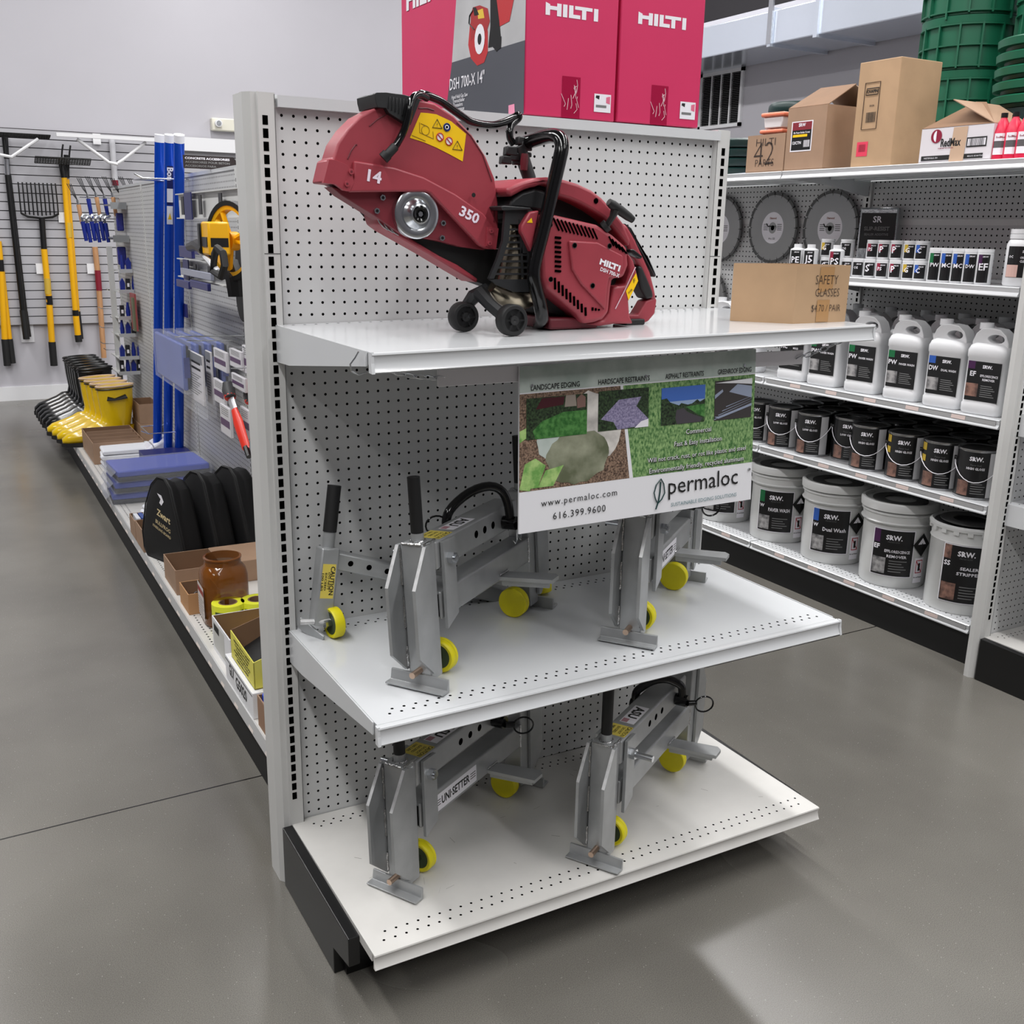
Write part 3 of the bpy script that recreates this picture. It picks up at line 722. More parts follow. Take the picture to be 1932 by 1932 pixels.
def clamp(name, loc, ang, L, label, sticker=False, stud=False, arch=0, lean=0):
    t = thing('paver_clamp', label, 'paver clamp', loc, ang, 'paver clamps')
    def jaw(x, s):
        M = Tr(x, 0, 0) @ Matrix.Diagonal((s, 1, 1, 1))
        mb = MB(M)
        mb.box((-1.0, -1.05, .55), (.8, 1.05, 12), GAL)
        j = mb.build('jaw_post', t, bevel=.12)
        for yy in (-1.38, 1.1):
            f = MB(M).prism([(-.6, 11.9), (-1.15, 11.9), (-3.1, 8.9), (-3.1, 3.3), (-1.1, 1.4), (-.6, 1.4)], 'y', yy, yy + .28, GAL)
            f.add([(-1.15, yy - .01, 11.915), (-1.15, yy + .29, 11.915), (-3.112, yy + .29, 8.9), (-3.112, yy - .01, 8.9)], [(0, 1, 2, 3)], CUT)
            f.build('jaw_fin', t, smooth=0)
        b = MB(M)
        for yy in (-1.05, 1.05):
            bead(b, (-1.05, yy, 11.6), (-1.05, yy, 8.6)); bead(b, (-1.05, yy, 7.6), (-1.05, yy, 5.0))
            bead(b, (-1.05, yy, 3.4), (-1.05, yy, 1.6))
        bead(b, (-.9, -1.05, 12), (.9, -1.05, 12)); bead(b, (-1.0, -.9, 12.0), (-1.0, .9, 12.0)); bead(b, (-.82, -.8, .7), (-.82, .8, .7))
        for k in range(10):
            a = k * math.pi / 5; b.tube([(.62 * math.cos(a), .62 * math.sin(a), 12.02), (.62 * math.cos(a + .6), .62 * math.sin(a + .6), 12.06)], .09, WELD, n=5)
        b.build('weld_beads', t)
        MB(M).cyl((0, 0, 11.9), (0, 0, 12.7), .52, GAL).cyl((0, 0, 12.45), (0, 0, 17.2), .51, BLKR, n=20).build('handle_grip', t)['label'] = 'black rubber grip'
        ft = MB(M).prism([(-1.15, .02), (-2.1, .16), (-2.13, .32), (-1.3, .3), (-1.15, 1.15), (-.95, 1.15), (-.95, .02)], 'y', -2.65, 2.65, GAL)
        ft.build('foot_plate', t, smooth=0, bevel=.03)
        MB(M).cyl((-2.3, .0, 1.45), (2.4, .0, 1.45), .27, mat('axle_copper', (196, 170, 150), .3, .8), n=12).build('wheel_axle', t)
        wm = MB(M @ Tr(2.35, 0, 1.47) @ Matrix.Rotation(math.pi / 2, 4, 'Y'))
        wm.lathe([(.0, -.3), (.45, -.3), (.75, -.36), (1.08, -.4)], WGRN, n=28)
        wm.lathe([(1.05, -.4), (1.3, -.48), (1.42, -.4), (1.45, -.3), (1.45, .15), (1.42, .2), (1.45, .25), (1.45, .42), (1.38, .5), (0, .5)], WYEL, n=28)
        wm.cyl((0, 0, -.7), (0, 0, -.3), .36, ZINC, n=6)
        wm.build('wheel', t)['label'] = 'yellow plastic wheel'
    jaw(0, 1); jaw(L, -1)
    e = L - 3.2
    MB().box((.7, -1.2, 9.45), (e, 1.2, 11.85), GAL).build('upper_bar', t, bevel=.2, seg=3)
    MB().box((1.2, -1.1, 5.1), (L - .7, 1.1, 7.5), GAL).build('lower_bar', t, bevel=.2, seg=3)
    MB().box((1.15, -.85, 5.35), (1.19, .85, 7.25), VOID).build('bar_mouth', t, smooth=0)
    hl = MB()
    for xx in (7.6, 9.2, 10.8, e - 1.2):
        for sy in (-1, 1):
            hl.add([(xx + .34 * math.cos(q * math.pi / 6), sy * 1.206, 10.65 + .34 * math.sin(q * math.pi / 6)) for q in range(12)], [list(range(12))], VOID)
    hl.build('bar_holes', t, smooth=0)
    for sy in (-1, 1):
        a, b = (-1.62, -1.3) if sy < 0 else (1.3, 1.62)
        MB().prism([(1.2, 4.4), (3.1, 5.2), (3.1, 11.7), (1.2, 11.7)], 'y', a, b, GAL).build('side_plate', t, bevel=.03, smooth=0)
    s = 1 if stud else -1
    MB().cyl((2.05, 1.6, 10.2), (2.05, 2.15, 10.2), .52, ZINC, n=6).cyl((2.05, 2.1, 10.2), (2.05, 3.6 if not stud else 2.4, 10.2), .3, ZINC).build('clamp_bolt', t)
    MB().cyl((2.05, -1.6 * 1, 10.2), (2.05, -2.15, 10.2), .52, ZINC, n=6).cyl((2.05, -2.1, 10.2), (2.05, -2.3 if not stud else -3.8, 10.2), .3, ZINC).build('clamp_bolt', t)
    # step plate with its support
    MB().prism([(L - 7.4, -1.1), (L - 5.6, -1.1), (L - 4.9, -5.6), (L - 5.4, -6.1), (L - 6.9, -6.1)], 'z', 5.25, 5.6, GAL).prism([(L - 6.9, -1.1), (L - 6.5, -1.1), (L - 6.0, -5.5), (L - 6.3, -5.5)], 'z', 4.6, 5.25, GAL).build('step_plate', t, smooth=0, bevel=.03)
    b = MB(); bead(b, (L - 7.4, -1.15, 5.7), (L - 5.5, -1.15, 5.7)); bead(b, (L - 1, -1.1, 7.6), (L - 1, -1.1, 5.2)); b.build('weld_beads', t)
    # curved locking handle, pin and ring
    zz = 14.1 if arch else 12.9; xl = 1.6 if arch else 0
    cx = e - 4.2
    pts = [(cx - 2.4 - xl, 1.75, 10.8), (cx - 2.4 - xl, 1.75, 11.9), (cx - 1.9 - xl, 1.5, zz - 1.4 + (0 if arch else .6)), (cx - 1 - xl * .4, .6, zz - (.3 if arch else 0)), (cx + .2, -.6, zz), (cx + 1, -1.5, zz - .7), (cx + 1.2, -1.85, 11.9), (cx + 1.2, -1.9, 10.6)]
    sm = []
    for i in range(len(pts) - 1):
        for k in range(3): sm.append(Vector(pts[i]).lerp(Vector(pts[i + 1]), k / 3))
    sm.append(Vector(pts[-1]))
    for _ in range(3): sm = [sm[0]] + [(sm[i - 1] + sm[i] * 2 + sm[i + 1]) / 4 for i in range(1, len(sm) - 1)] + [sm[-1]]
    MB().tube(sm, .42, GLB, n=12).build('locking_handle', t)['label'] = 'gloss black curved locking handle'
    p = MB().cyl((cx + 1.2, -1.25, 10.4), (cx + 1.2, -2.5, 10.4), .62, GLB, n=16).cyl((cx + 1.2, -2.5, 10.2), (cx + 1.9, -3.1, 10.1), .3, GLB)
    for yy in (1.3,): p.cyl((cx - 2.4, 1.2, 10.6), (cx - 2.4, 2.2, 10.6), .5, GLB)
    p.build('locking_pin', t)
    rc = Vector((cx + 2.3, -3.9, 10.0)) if not arch else Vector((cx - 4.2, 2.6, 11.2))
    pr = [rc + Vector((.5 * math.cos(q * math.pi / 10) * 1.2, -.62 * math.cos(q * math.pi / 10) * 1.2, .85 * math.sin(q * math.pi / 10))) for q in range(20)]
    MB().tube(pr, .09, GLB, n=6, closed=True).build('pull_ring', t)
    if arch:
        MB().tube([(cx + 1.5, -2.4, 10.2), (cx + 1.7, -2.7, 9.4), (cx + 1.5, -2.7, 8.8), (cx + 1.1, -2.7, 9.2), (cx + 1.3, -2.6, 10)], .07, ZINC).tube([(cx + 3.1, -1.6, 9.9), (cx + 3.2, -1.5, 8.3), (cx + 2.8, -1.5, 8.0), (cx + 2.4, -1.5, 8.4)], .07, ZINC).build('spring_clip', t)
    # stickers
    k = MB(); z = 11.865
    k.add([(1.5, -1.1, z), (3.7, -1.1, z), (3.7, .95, z), (1.5, .95, z)], [(0, 1, 2, 3)], CYEL)
    for i, (tx, h) in enumerate((('CAUTION', .42), ('DO NOT', .27), ('EXCEED', .27), ('100 LBS', .27))):
        k.text(tx, frame((2.6, -.82 + i * .48, z + .006), (-1, 0, 0), (0, -1, 0)), width=2.0 if i == 0 else 1.4, height=h, m=INK, bold=.02)
    k.build('caution_sticker', t, smooth=0)['label'] = 'yellow caution sticker'
    k = MB()
    k.add([(4.3, -.85, z), (8.2, -.85, z), (8.2, .6, z), (4.3, .6, z)], [(0, 1, 2, 3)], STW)
    k.text('ASU', frame((6.7, -.13, z + .006), (-1, 0, 0), (0, -1, 0)), width=2.5, height=1.05, m=INK, bold=.04)
    k.add([(4.4, -.1, z + .004), (5.2, -.1, z + .004), (5.2, .5, z + .004), (4.4, .5, z + .004)], [(0, 1, 2, 3)], FLAGR)
    k.build('maker_sticker', t, smooth=0)
    if sticker:
        k = MB(); y = -1.106
        k.add([(3.2, y, 5.45), (10.2, y, 5.45), (10.2, y, 7.1), (3.2, y, 7.1)], [(0, 1, 2, 3)], STW)
        k.text('UNI·SETTER', frame((6.7, y - .006, 6.3), (1, 0, 0), (0, 0, 1)), width=4.6, height=.85, m=INK, bold=.03)
        for i in range(3):
            for a, b in ((3.35, 4.25), (9.15, 10.05)):
                k.add([(a, y - .004, 6.0 + i * .24), (b, y - .004, 6.0 + i * .24), (b, y - .004, 6.08 + i * .24), (a, y - .004, 6.08 + i * .24)], [(0, 1, 2, 3)], INK)
        k.build('name_sticker', t, smooth=0)['label'] = 'white name sticker'
    for o in t.children:
        if lean and not o.name.startswith(('foot_plate', 'wheel')):
            o.rotation_euler = (-lean, 0, 0); o.location = (0, -1.3 * I * lean, 0)
    return t
def place(f, r, z, **k):
    f = Vector(f); r = Vector(r); d = r - f; L = d.length + 0; a = math.atan2(d.y, d.x)
    o = Vector((math.cos(a), math.sin(a), 0)) * 1.3
    return clamp('paver_clamp', (f.x + o.x, f.y + o.y, z), a, L - 2.6, **k)
place((4.15, -17.05, 0), (21.9, -4.6, 0), Z2, label='grey metal paver clamp standing left of the sign on the middle shelf, arched black handle', arch=1, lean=.07)
place((24.75, -17.3, 0), (40.5, -5.3, 0), Z2, label='grey metal paver clamp on the middle shelf, half hidden behind the hanging sign', sticker=True)
place((2.95, -14.7, 0), (22.1, -3.7, 0), z3(3), label='left grey metal paver clamp on the base deck, long white name sticker on its bar', sticker=True, lean=.04)
place((20.85, -19.2, 0), (40.9, -7.2, 0), z3(21), label='right grey metal paver clamp on the base deck, bolt stud sticking out of its side', stud=True)
# the worn clamp leaning on the pegboard, left
t = thing('paver_clamp', 'worn grey paver clamp leaning against the pegboard at the left end of the middle shelf', 'paver clamp', (1, -2.6, Z2), 0, 'paver clamps')
def T_(mb, n, **k): o = mb.build(n, t, **k); GP(o); return o
A = W(604, 1178, y=-3.0); Bp = W(619, 1032, y=-2.2); ax = (Bp - A).normalized()
M = frame(A, ax.cross(Vector((0, 1, 0))) * 1, ax) @ Matrix.Rotation(0, 4, 'Z')
Lp = (Bp - A).length
T_(MB(M).box((-.85, 0, -.85), (.85, Lp, .85), GAL), 'jaw_post', bevel=.15)
T_(MB().cyl(Bp, Bp + ax * 1.6, .55, GAL).cyl(Bp + ax * 1.4, Bp + ax * 5.6, .62, BLKR, n=20), 'handle_grip')
k = MB(); nrm = None
zl = M.to_3x3() @ Vector((0, 0, 1)); sgn = 1 if zl.y < 0 else -1
for a, b, m in (((-.6, 2.1), (.6, 5.3), CYEL),):
    k.add([(-.62, Lp * .36, sgn * .86), (.62, Lp * .36, sgn * .86), (.62, Lp * .8, sgn * .86), (-.62, Lp * .8, sgn * .86)], [(0, 1, 2, 3)], CYEL)
for i, (tx, h) in enumerate((('CAUTION', .42), ('DO NOT', .2), ('EXCEED', .2), ('100 LBS', .2))):
    wpos = M @ Vector((0, Lp * .58, sgn * .87)) + Vector((.35 - i * .3, -.01, 0))
    k.text(tx, M.inverted() @ frame(wpos, -ax, Vector((1, 0, 0))), width=2.6 if i == 0 else 1.6, height=h, m=INK, bold=.02)
k2 = MB(M); k2.v = [M @ v for v in k.v]; k2.f = k.f; k2.k = k.k; k2.mats = k.mats
T_(k2, 'caution_sticker', smooth=0)['label'] = 'yellow caution sticker'
P0 = W(622, 1053, y=-1.9); P1 = W(1000, 1133, y=-1.7); d = (P1 - P0).normalized()
M2 = frame(P0, d, (0, 0, 1)); Lb = (P1 - P0).length
T_(MB(M2).box((.3, -.8, -.75), (Lb, .8, .75), GAL), 'upper_bar', bevel=.15)
hb_ = MB(M2)
for xx in (1.8, 3.7, 5.6):
    hb_.add([(xx + .27 * math.cos(q * math.pi / 6), .05 + .27 * math.sin(q * math.pi / 6), .76) for q in range(12)], [list(range(12))], VOID)
    hb_.add([(xx + .27 * math.cos(q * math.pi / 6), .05 + .27 * math.sin(q * math.pi / 6), -.76) for q in range(12)], [list(range(12))], VOID)
T_(hb_, 'bar_holes', smooth=0)
c = W(630, 1168, y=-3.9); c.z = Z2 + 1.42
Mw = Matrix.Translation(c) @ Matrix.Rotation(math.radians(8), 4, 'Z') @ Matrix.Rotation(math.pi / 2, 4, 'Y')
def wh(M):
    wm = MB(M)
    wm.lathe([(.0, -.3), (.45, -.3), (.75, -.36), (1.08, -.4)], WGRN, n=28).lathe([(1.05, -.4), (1.3, -.48), (1.4, -.3), (1.4, .42), (1.3, .5), (0, .5)], WYEL, n=28).cyl((0, 0, -.95), (0, 0, -.3), .36, ZINC, n=6)
    T_(wm, 'wheel')['label'] = 'yellow plastic wheel'
wh(Mw)
T_(MB().cyl(c + Vector((-2.9, .7, .3)), c + Vector((.1, 0, .1)), .25, CUT), 'wheel_axle')
f0, f1 = W(573, 1183, y=-2.0), W(603, 1203, z=Z2 + .1)
f0.z = Z2 + .9
T_(MB(frame((f0 + f1) / 2, f1 - f0, (0, -.5, 1))).box((-1.5, -.7, -.1), (1.5, .6, .1), GAL), 'foot_plate', smooth=0, bevel=.03)
c = W(1015, 1112, y=-2.3); c.z = Z2 + .75
wh(Matrix.Translation(c) @ Matrix.Rotation(math.radians(172), 4, 'X'))
fp = W(1005, 1140, z=Z2); T_(MB().box((fp.x - 2.2, fp.y - .2, Z2 + .02), (fp.x + .9, fp.y + .8, Z2 + .3), GAL), 'foot_plate', smooth=0)
# ---------------------------------------------------------------- hanging sign
TL, TR_, BR, BL = Vector((11.2, -20.15, 52.5)), Vector((34.6, -20.15, 52.9)), Vector((34.72, -20.9, 39.72)), Vector((11.0, -20.9, 39.62))
def sp(s, t, dz=0.0):           # s 0..1 left to right, t 0..1 bottom to top
    p = (BL.lerp(BR, s)).lerp(TL.lerp(TR_, s), t)
    return p + Vector((0, -1, 0)) * dz
GRASS = mat('print_grass', (150, 184, 122), .35, rgb2=(58, 106, 54), scale=230, detail=6, stretch=(1, 1, .55))
MULCH = mat('print_mulch', (158, 132, 112), .35, rgb2=(66, 50, 42), scale=260, detail=8)
ROCKG = mat('print_rock', (166, 168, 146), .35, rgb2=(96, 102, 78), scale=16, detail=8)
ROCKW = mat('print_pale_rock', (226, 222, 216), .35, rgb2=(172, 168, 164), scale=24, detail=8)
FADE = mat('print_misty', (196, 206, 200), .35, rgb2=(166, 180, 172), scale=14)
LEAF = mat('print_leaf', (176, 208, 130), .35, rgb2=(112, 164, 84), scale=60)
SIGNW = mat('sign_white', (236, 236, 240), .3)
DKGR = mat('print_dark_green', (20, 26, 20), .35, rgb2=(62, 84, 54), scale=220)
LAWN = mat('print_lawn', (86, 142, 74), .35, rgb2=(44, 98, 42), scale=120)
SKYB = mat('print_sky', (70, 110, 190), .35); SKYL = mat('print_sky_low', (150, 172, 205), .35)
PAVE = mat('print_pavers', (166, 158, 190), .35, rgb2=(110, 104, 138), scale=260)
ROAD = mat('print_road', (74, 70, 76), .35)
ROOF = mat('print_deck', (62, 58, 58), .35); LSLAB = mat('print_slab', (150, 160, 182), .35); MAROON = mat('print_maroon', (70, 26, 34), .35)
TEAL = mat('logo_teal', (20, 60, 60), .4); TEALL = mat('logo_text_teal', (110, 140, 146), .4)
sg = thing('hanging_sign', 'printed sign of landscape edging photos with a grass background, hung from the aluminium bar', 'sign', (22.9, -20.5, 39.6))
bd = MB()
q = [sp(0, 0), sp(1, 0), sp(1, 1), sp(0, 1)]; q2 = [v + Vector((0, .18, 0)) for v in q]
bd.add(q + q2, [(0, 1, 2, 3), (7, 6, 5, 4), (0, 4, 5, 1), (1, 5, 6, 2), (2, 6, 7, 3), (3, 7, 4, 0)], SIGNW)
def G_(mb, n, **k): o = mb.build(n, sg, smooth=0, **k); GP(o); return o
G_(bd, 'board')
pr = MB()
def pp(pts, m, d): pr.poly([tuple(sp(s, t, d)) for s, t in pts], m)
def bl(cx, cy, rx, ry, m, d, n=18, seed=0, clip=(0, 1, .255, 1)):
    rnd = random.Random(seed)
    pts = []
    for k in range(n):
        a = 2 * math.pi * k / n; f = 1 + rnd.uniform(-.06, .06)
        pts.append((min(clip[1], max(clip[0], cx + rx * f * math.cos(a))), min(clip[3], max(clip[2], cy + ry * f * math.sin(a)))))
    pp(pts, m, d)
bt = .255
pp([(0, bt), (.44, bt), (.39, .9), (0, .9)], MULCH, .01)
pp([(.455, bt), (1, bt), (1, .9), (.4, .9)], GRASS, .01)
pp([(.44, bt), (.455, bt), (.405, .85), (.395, .85)], SIGNW, .014)
pp([(0, .84), (1, .84), (1, 1), (0, 1)], FADE, .02)
pp([(0, .838), (1, .838), (1, .845), (0, .845)], SIGNW, .024)
bl(.28, .6, .13, .22, ROCKW, .021, seed=3, n=26); bl(.14, .55, .075, .14, FADE, .022, seed=8, n=22)
bl(.225, .43, .125, .165, ROCKG, .03, seed=5, n=30)
for pts in ([(0, .62), (.06, .66), (.1, .68), (.05, .6), (0, .55)], [(0, .27), (.02, .42), (.06, .45), (.1, .4), (.07, .27)], [(.07, .27), (.1, .37), (.17, .39), (.13, .27)], [(0, .27), (.05, .31), (.04, .25)]): pp([(s, max(bt, t)) for s, t in pts], LEAF, .035)
def frm(s0, s1, t0, t1): return lambda a, b: (s0 + (s1 - s0) * a, t0 + (t1 - t0) * b)
def pics(f, items, d=.045):
    for i, (pts, m) in enumerate(items): pp([f(a, b) for a, b in pts], m, d + i * .004)
R = [(0, 0), (1, 0), (1, 1), (0, 1)]
f1 = frm(.025, .26, .565, .81)
pics(f1, [(R, DKGR), ([(.15, .0), (1, 0), (1, .6), (.6, .6), (.25, .42), (.1, .2)], LAWN), ([(.15, .72), (.6, .78), (.62, .98), (.25, .98)], MAROON), ([(.62, .72), (.82, .72), (.8, 1), (.64, 1)], mat('print_house', (150, 140, 130), .4)), ([(.83, .66), (.97, .68), (.97, .92), (.9, 1), (.82, .9)], mat('print_brick', (130, 100, 92), .4))])
f2 = frm(.305, .515, .57, .815)
pics(f2, [(R, DKGR), ([(.05, .3), (.4, .75), (.85, .78), (.75, .55), (1, .2), (1, .05), (.38, 0), (.3, .2)], PAVE), ([(.72, 0), (1, 0), (1, .2), (.85, .15)], STW)])
f3 = frm(.57, .765, .565, .8)
pics(f3, [(R, SKYB), ([(0, .5), (1, .5), (1, .62), (0, .62)], SKYL), ([(0, 0), (1, 0), (1, .62), (.88, .55), (.82, .62), (.7, .52), (.6, .5), (.45, .56), (.4, .5), (.2, .6), (.12, .72), (0, .7)], DKGR), ([(.55, .45), (1, .48), (1, .12), (.85, .2)], LAWN), ([(.36, 0), (.9, 0), (.95, .1), (.6, .3), (.5, .42), (.34, .38), (.32, .15)], ROAD)])
f4 = frm(.81, .985, .56, .815)
pics(f4, [(R, ROOF), ([(.38, .7), (.6, .88), (1, .8), (1, .5)], LSLAB), ([(0, .95), (1, 1), (1, .85), (.6, .9)], SIGNW), ([(0, .55), (.22, .72), (.2, .78), (0, .65)], LSLAB)] + [([(.1 + k * .1, .12 + k * .1), (1, .42 + k * .06), (1, .425 + k * .06), (.1 + k * .1, .14 + k * .1)], LSLAB) for k in range(-1, 3)] + [([(0, .1), (.1, .04), (1, .3), (1, .36), (.1, .1)], LSLAB)])
def st(txt, s, t, wd, m, bold=0.0, h=None, d=.07, space=1.0):
    o = sp(s, t, d); xd = TR_ - TL; up = TL - BL
    pr.text(txt, frame(o, xd, up), width=wd, height=h, m=m, bold=bold, space=space)
for tx, s, wd in (('LANDSCAPE EDGING', .135, 4.4), ('HARDSCAPE RESTRAINTS', .41, 5.0), ('ASPHALT RESTRAINTS', .67, 4.0), ('GREENROOF EDGING', .9, 3.7)): st(tx, s, .872, wd, INK, .01, .42)
for tx, t, wd in (('Commercial', .51, 2.7), ('Fast & Easy Installation', .435, 5.1), ('Will not crack, rust, or rot like plastic and steel', .352, 10.6), ('Environmentally friendly, recycled aluminum', .272 + .01, 10.2)):
    st(tx, .7405, t - .003, wd, INK, .03, d=.07); st(tx, .739, t, wd, SIGNW, .0, d=.08)
st('www.permaloc.com', .235, .168, 7.2, INK, space=1.2); st('616.399.9600', .235, .085, 5.0, INK, space=1.15)
st('permaloc', .77, .155, 7.6, INK, d=.07); st('SUSTAINABLE EDGING SOLUTIONS', .775, .048, 7.2, TEALL, d=.07)
def lf(pts, r=.05): pr.tube([sp(s, t, .08) for s, t in pts], r, TEAL, n=5)
lf([(.575, .225), (.588, .19), (.593, .13), (.58, .09), (.565, .07)]); lf([(.575, .225), (.555, .19), (.546, .14), (.552, .1), (.56, .075)]); lf([(.574, .205), (.572, .14), (.566, .08), (.555, .03)], .06)
G_(pr, 'print')
sc = MB()
for s, t in ((.02 + .025, .885), (.5, .885), (.945, .9), (.985, .21)): sc.cyl(sp(s, t, 0), sp(s, t, .12), .12, ZINC, n=10)
G_(sc, 'screws')
# ---------------------------------------------------------------- boxes
def rect_on(mb, o, xd, up, w_, h_, m, d=.02):       # rectangle centred at o on a face
    M = frame(Vector(o), xd, up); mb.add([(-w_ / 2, -h_ / 2, d), (w_ / 2, -h_ / 2, d), (w_ / 2, h_ / 2, d), (-w_ / 2, h_ / 2, d)], [(0, 1, 2, 3)], m, M)
    return M
def barcode(mb, M, w_, h_, d, m=INK, seed=1):
    r = random.Random(seed); x = -w_ / 2
    while x < w_ / 2 - .02:
        a = r.uniform(.01, .04) * w_; mb.add([(x, -h_ / 2, d), (x + a, -h_ / 2, d), (x + a, h_ / 2, d), (x, h_ / 2, d)], [(0, 1, 2, 3)], m, M); x += a + r.uniform(.015, .035) * w_
HRED = mat('carton_red', (208, 46, 96), .42, var=.02, scale=8)
HGREY = mat('carton_grey', (78, 80, 88), .45); HLIGHT = mat('carton_photo', (188, 188, 190), .5, var=.12, scale=8)
TAPE = mat('clear_tape', (235, 120, 150), .12, alpha=.35)
CREASE = mat('tape_crease', (245, 210, 220), .2)
zr = 72.55; hr = 21
bA = MB().box((0, 0, 0), (10.0, 27.6, hr), HRED)
boxA = thing('saw_carton', 'left red saw carton on top of the display, printed side showing a saw picture', 'carton', (22.55, -.4, zr), 0, 'red saw cartons')
bA.build('carton', boxA, bevel=.12)
# printed left side (faces -x): coordinates a = distance from the near edge, b = height
fa = MB()
def side(pts, m, d): fa.poly([(-d, a, b) for a, b in pts][::-1], m)
def SW(u, v): p = W(u, v, x=22.55); return (p.y + .4, p.z - zr)
g0 = [SW(826, 210), SW(853, 118), SW(983, 78), SW(983, 225)]; g0 = [(max(.0, a), max(0.02, b)) for a, b in g0]
gl = SW(853, 118); side([(0.05, .05), (0.05, SW(980, 79)[1]), gl, (SW(838, 195)[0], .05)], HGREY, .02)
side([(0.05, SW(980, 79)[1]), (0.05, hr - .1), (SW(874, -20)[0], hr - .1), (gl[0], gl[1])], HLIGHT, .02)
TR2 = mat('print_tool_red', (190, 40, 46), .5); TY = mat('print_yellow', (228, 190, 60), .5)
def sd(pts, m, d): side([SW(u, v) for u, v in pts], m, d)
sd([(887, 50), (884, 85), (889, 110), (901, 124), (914, 118), (921, 98), (921, 60), (915, 28), (903, 22), (891, 30)], TR2, .04)
sd([(889, 28), (893, 14), (906, 10), (921, 16), (925, 40), (918, 62), (903, 60), (889, 78)], mat('print_tool_red2', (168, 36, 40), .5), .05)
sd([(902, 20), (912, 16), (915, 34), (903, 36)], TY, .06); sd([(926, -5), (937, -8), (943, 40), (946, 76), (938, 98), (930, 88), (922, 90), (926, 50)], BLK, .055)
sd([(940, 52), (962, 40), (970, 0), (972, -30), (935, -30), (938, 10)], TR2, .05); sd([(938, 76), (947, 68), (946, 90), (938, 96)], BLK, .06); sd([(893, 14), (899, 14), (905, 28), (896, 30)], BLK, .062)
cc = SW(906, 74); side([(cc[0] + 1.05 * math.cos(t * math.pi / 8), cc[1] + 1.35 * math.sin(t * math.pi / 8)) for t in range(16)], STW, .07); side([(cc[0] + .4 * math.cos(t * math.pi / 8), cc[1] + .5 * math.sin(t * math.pi / 8)) for t in range(16)], BLK, .08)
fa.tube([(-.07, *SW(u, v)) for u, v in ((893, 20), (887, 30), (886, 45), (896, 56))], .06, BLK, n=5)
def ft(txt, u, v, wd, m, bold=0.0, h=None):
    a, b = SW(u, v); fa.text(txt, frame((-.06, a, b), (0, -1, 0), (0, 0, 1)), width=wd, height=h, m=m, bold=bold)
ft('DSH 700-X 14"', 881, 152, 7.6, STW, .01, 1.15)
for i, (t_, w_) in enumerate((('Hand Held Gas Saw', 3.6), ('Trennschleifer', 2.7), ('Tronzadora', 2.1), ('Tronconneuse', 2.6))): ft(t_, 868 - (3.6 - w_) * 2, 181 + i * 8.2, w_, STW, .01, .36)
sd([(960, 199), (971, 196), (972, 214), (960, 216)], mat('label_pink', (238, 150, 180), .5), .04)
a, b = SW(786, 1); hilti(fa, frame((-.06, a - 1.5, b + .3), (0, -1, 0), (0, 0, 1)), 1.9, STW)
fa.build('side_print', boxA, smooth=0)
def front(parent, w_, lx, lz, sx):
    f = MB(); M = frame((w_ * .49, -.03, lz), (1, 0, 0), (0, 0, 1)) @ Matrix.Diagonal((1.28, 1, 1, 1)); hilti(f, M, 1.05, STW)
    f.add([(w_ * sx - 1, -.03, .02), (w_ * sx + 1, -.03, .02), (w_ * sx + 1, -.03, 3.6), (w_ * sx - 1, -.03, 3.6)], [(0, 1, 2, 3)], mat('tape_dark', (160, 20, 62), .15))
    rnd = random.Random(int(sx * 100))
    for k in range(9):
        x = w_ * sx + rnd.uniform(-.9, .9); z = rnd.uniform(.2, 2.6)
        f.tube([(x, -.05, z), (x + rnd.uniform(-.4, .4), -.05, z + rnd.uniform(.2, .7)), (x + rnd.uniform(-.5, .5), -.05, z + rnd.uniform(.6, 1.2))], .025, CREASE, n=4)
    f.add([(w_ - 2.4, -.04, .75), (w_ - .5, -.04, .75), (w_ - .5, -.04, 2.35), (w_ - 2.4, -.04, 2.35)], [(0, 1, 2, 3)], STW)
    f.add([(w_ - 2.2, -.05, 1.15), (w_ - 1.0, -.05, 1.15), (w_ - 1.0, -.05, 1.38), (w_ - 2.2, -.05, 1.38)], [(0, 1, 2, 3)], GINK)
    f.add([(w_ - 2.25, -.05, 2.0), (w_ - 1.85, -.05, 1.85), (w_ - 1.8, -.05, 2.2), (w_ - 2.2, -.05, 2.2)], [(0, 1, 2, 3)], INK)
    f.add([(w_ - 1.05, -.05, 1.6), (w_ - .6, -.05, 1.5), (w_ - .6, -.05, 2.2), (w_ - 1.05, -.05, 2.1)], [(0, 1, 2, 3)], mat('print_rose', (222, 110, 140), .5))
    f.build('front_print', parent, smooth=0)
front(boxA, 10.0, 5, W(1068, 21, y=-.4).z - zr, .5)
boxB = thing('saw_carton', 'right red saw carton on top of the display, only its plain logo end showing', 'carton', (32.9, -.3, zr + .05), -.012, 'red saw cartons')
MB().box((0, 0, 0), (9.9, 27.6, hr - .4), HRED).build('carton', boxB, bevel=.12)
front(boxB, 9.9, 5, W(1239, 39, y=-.4).z - zr, .5)
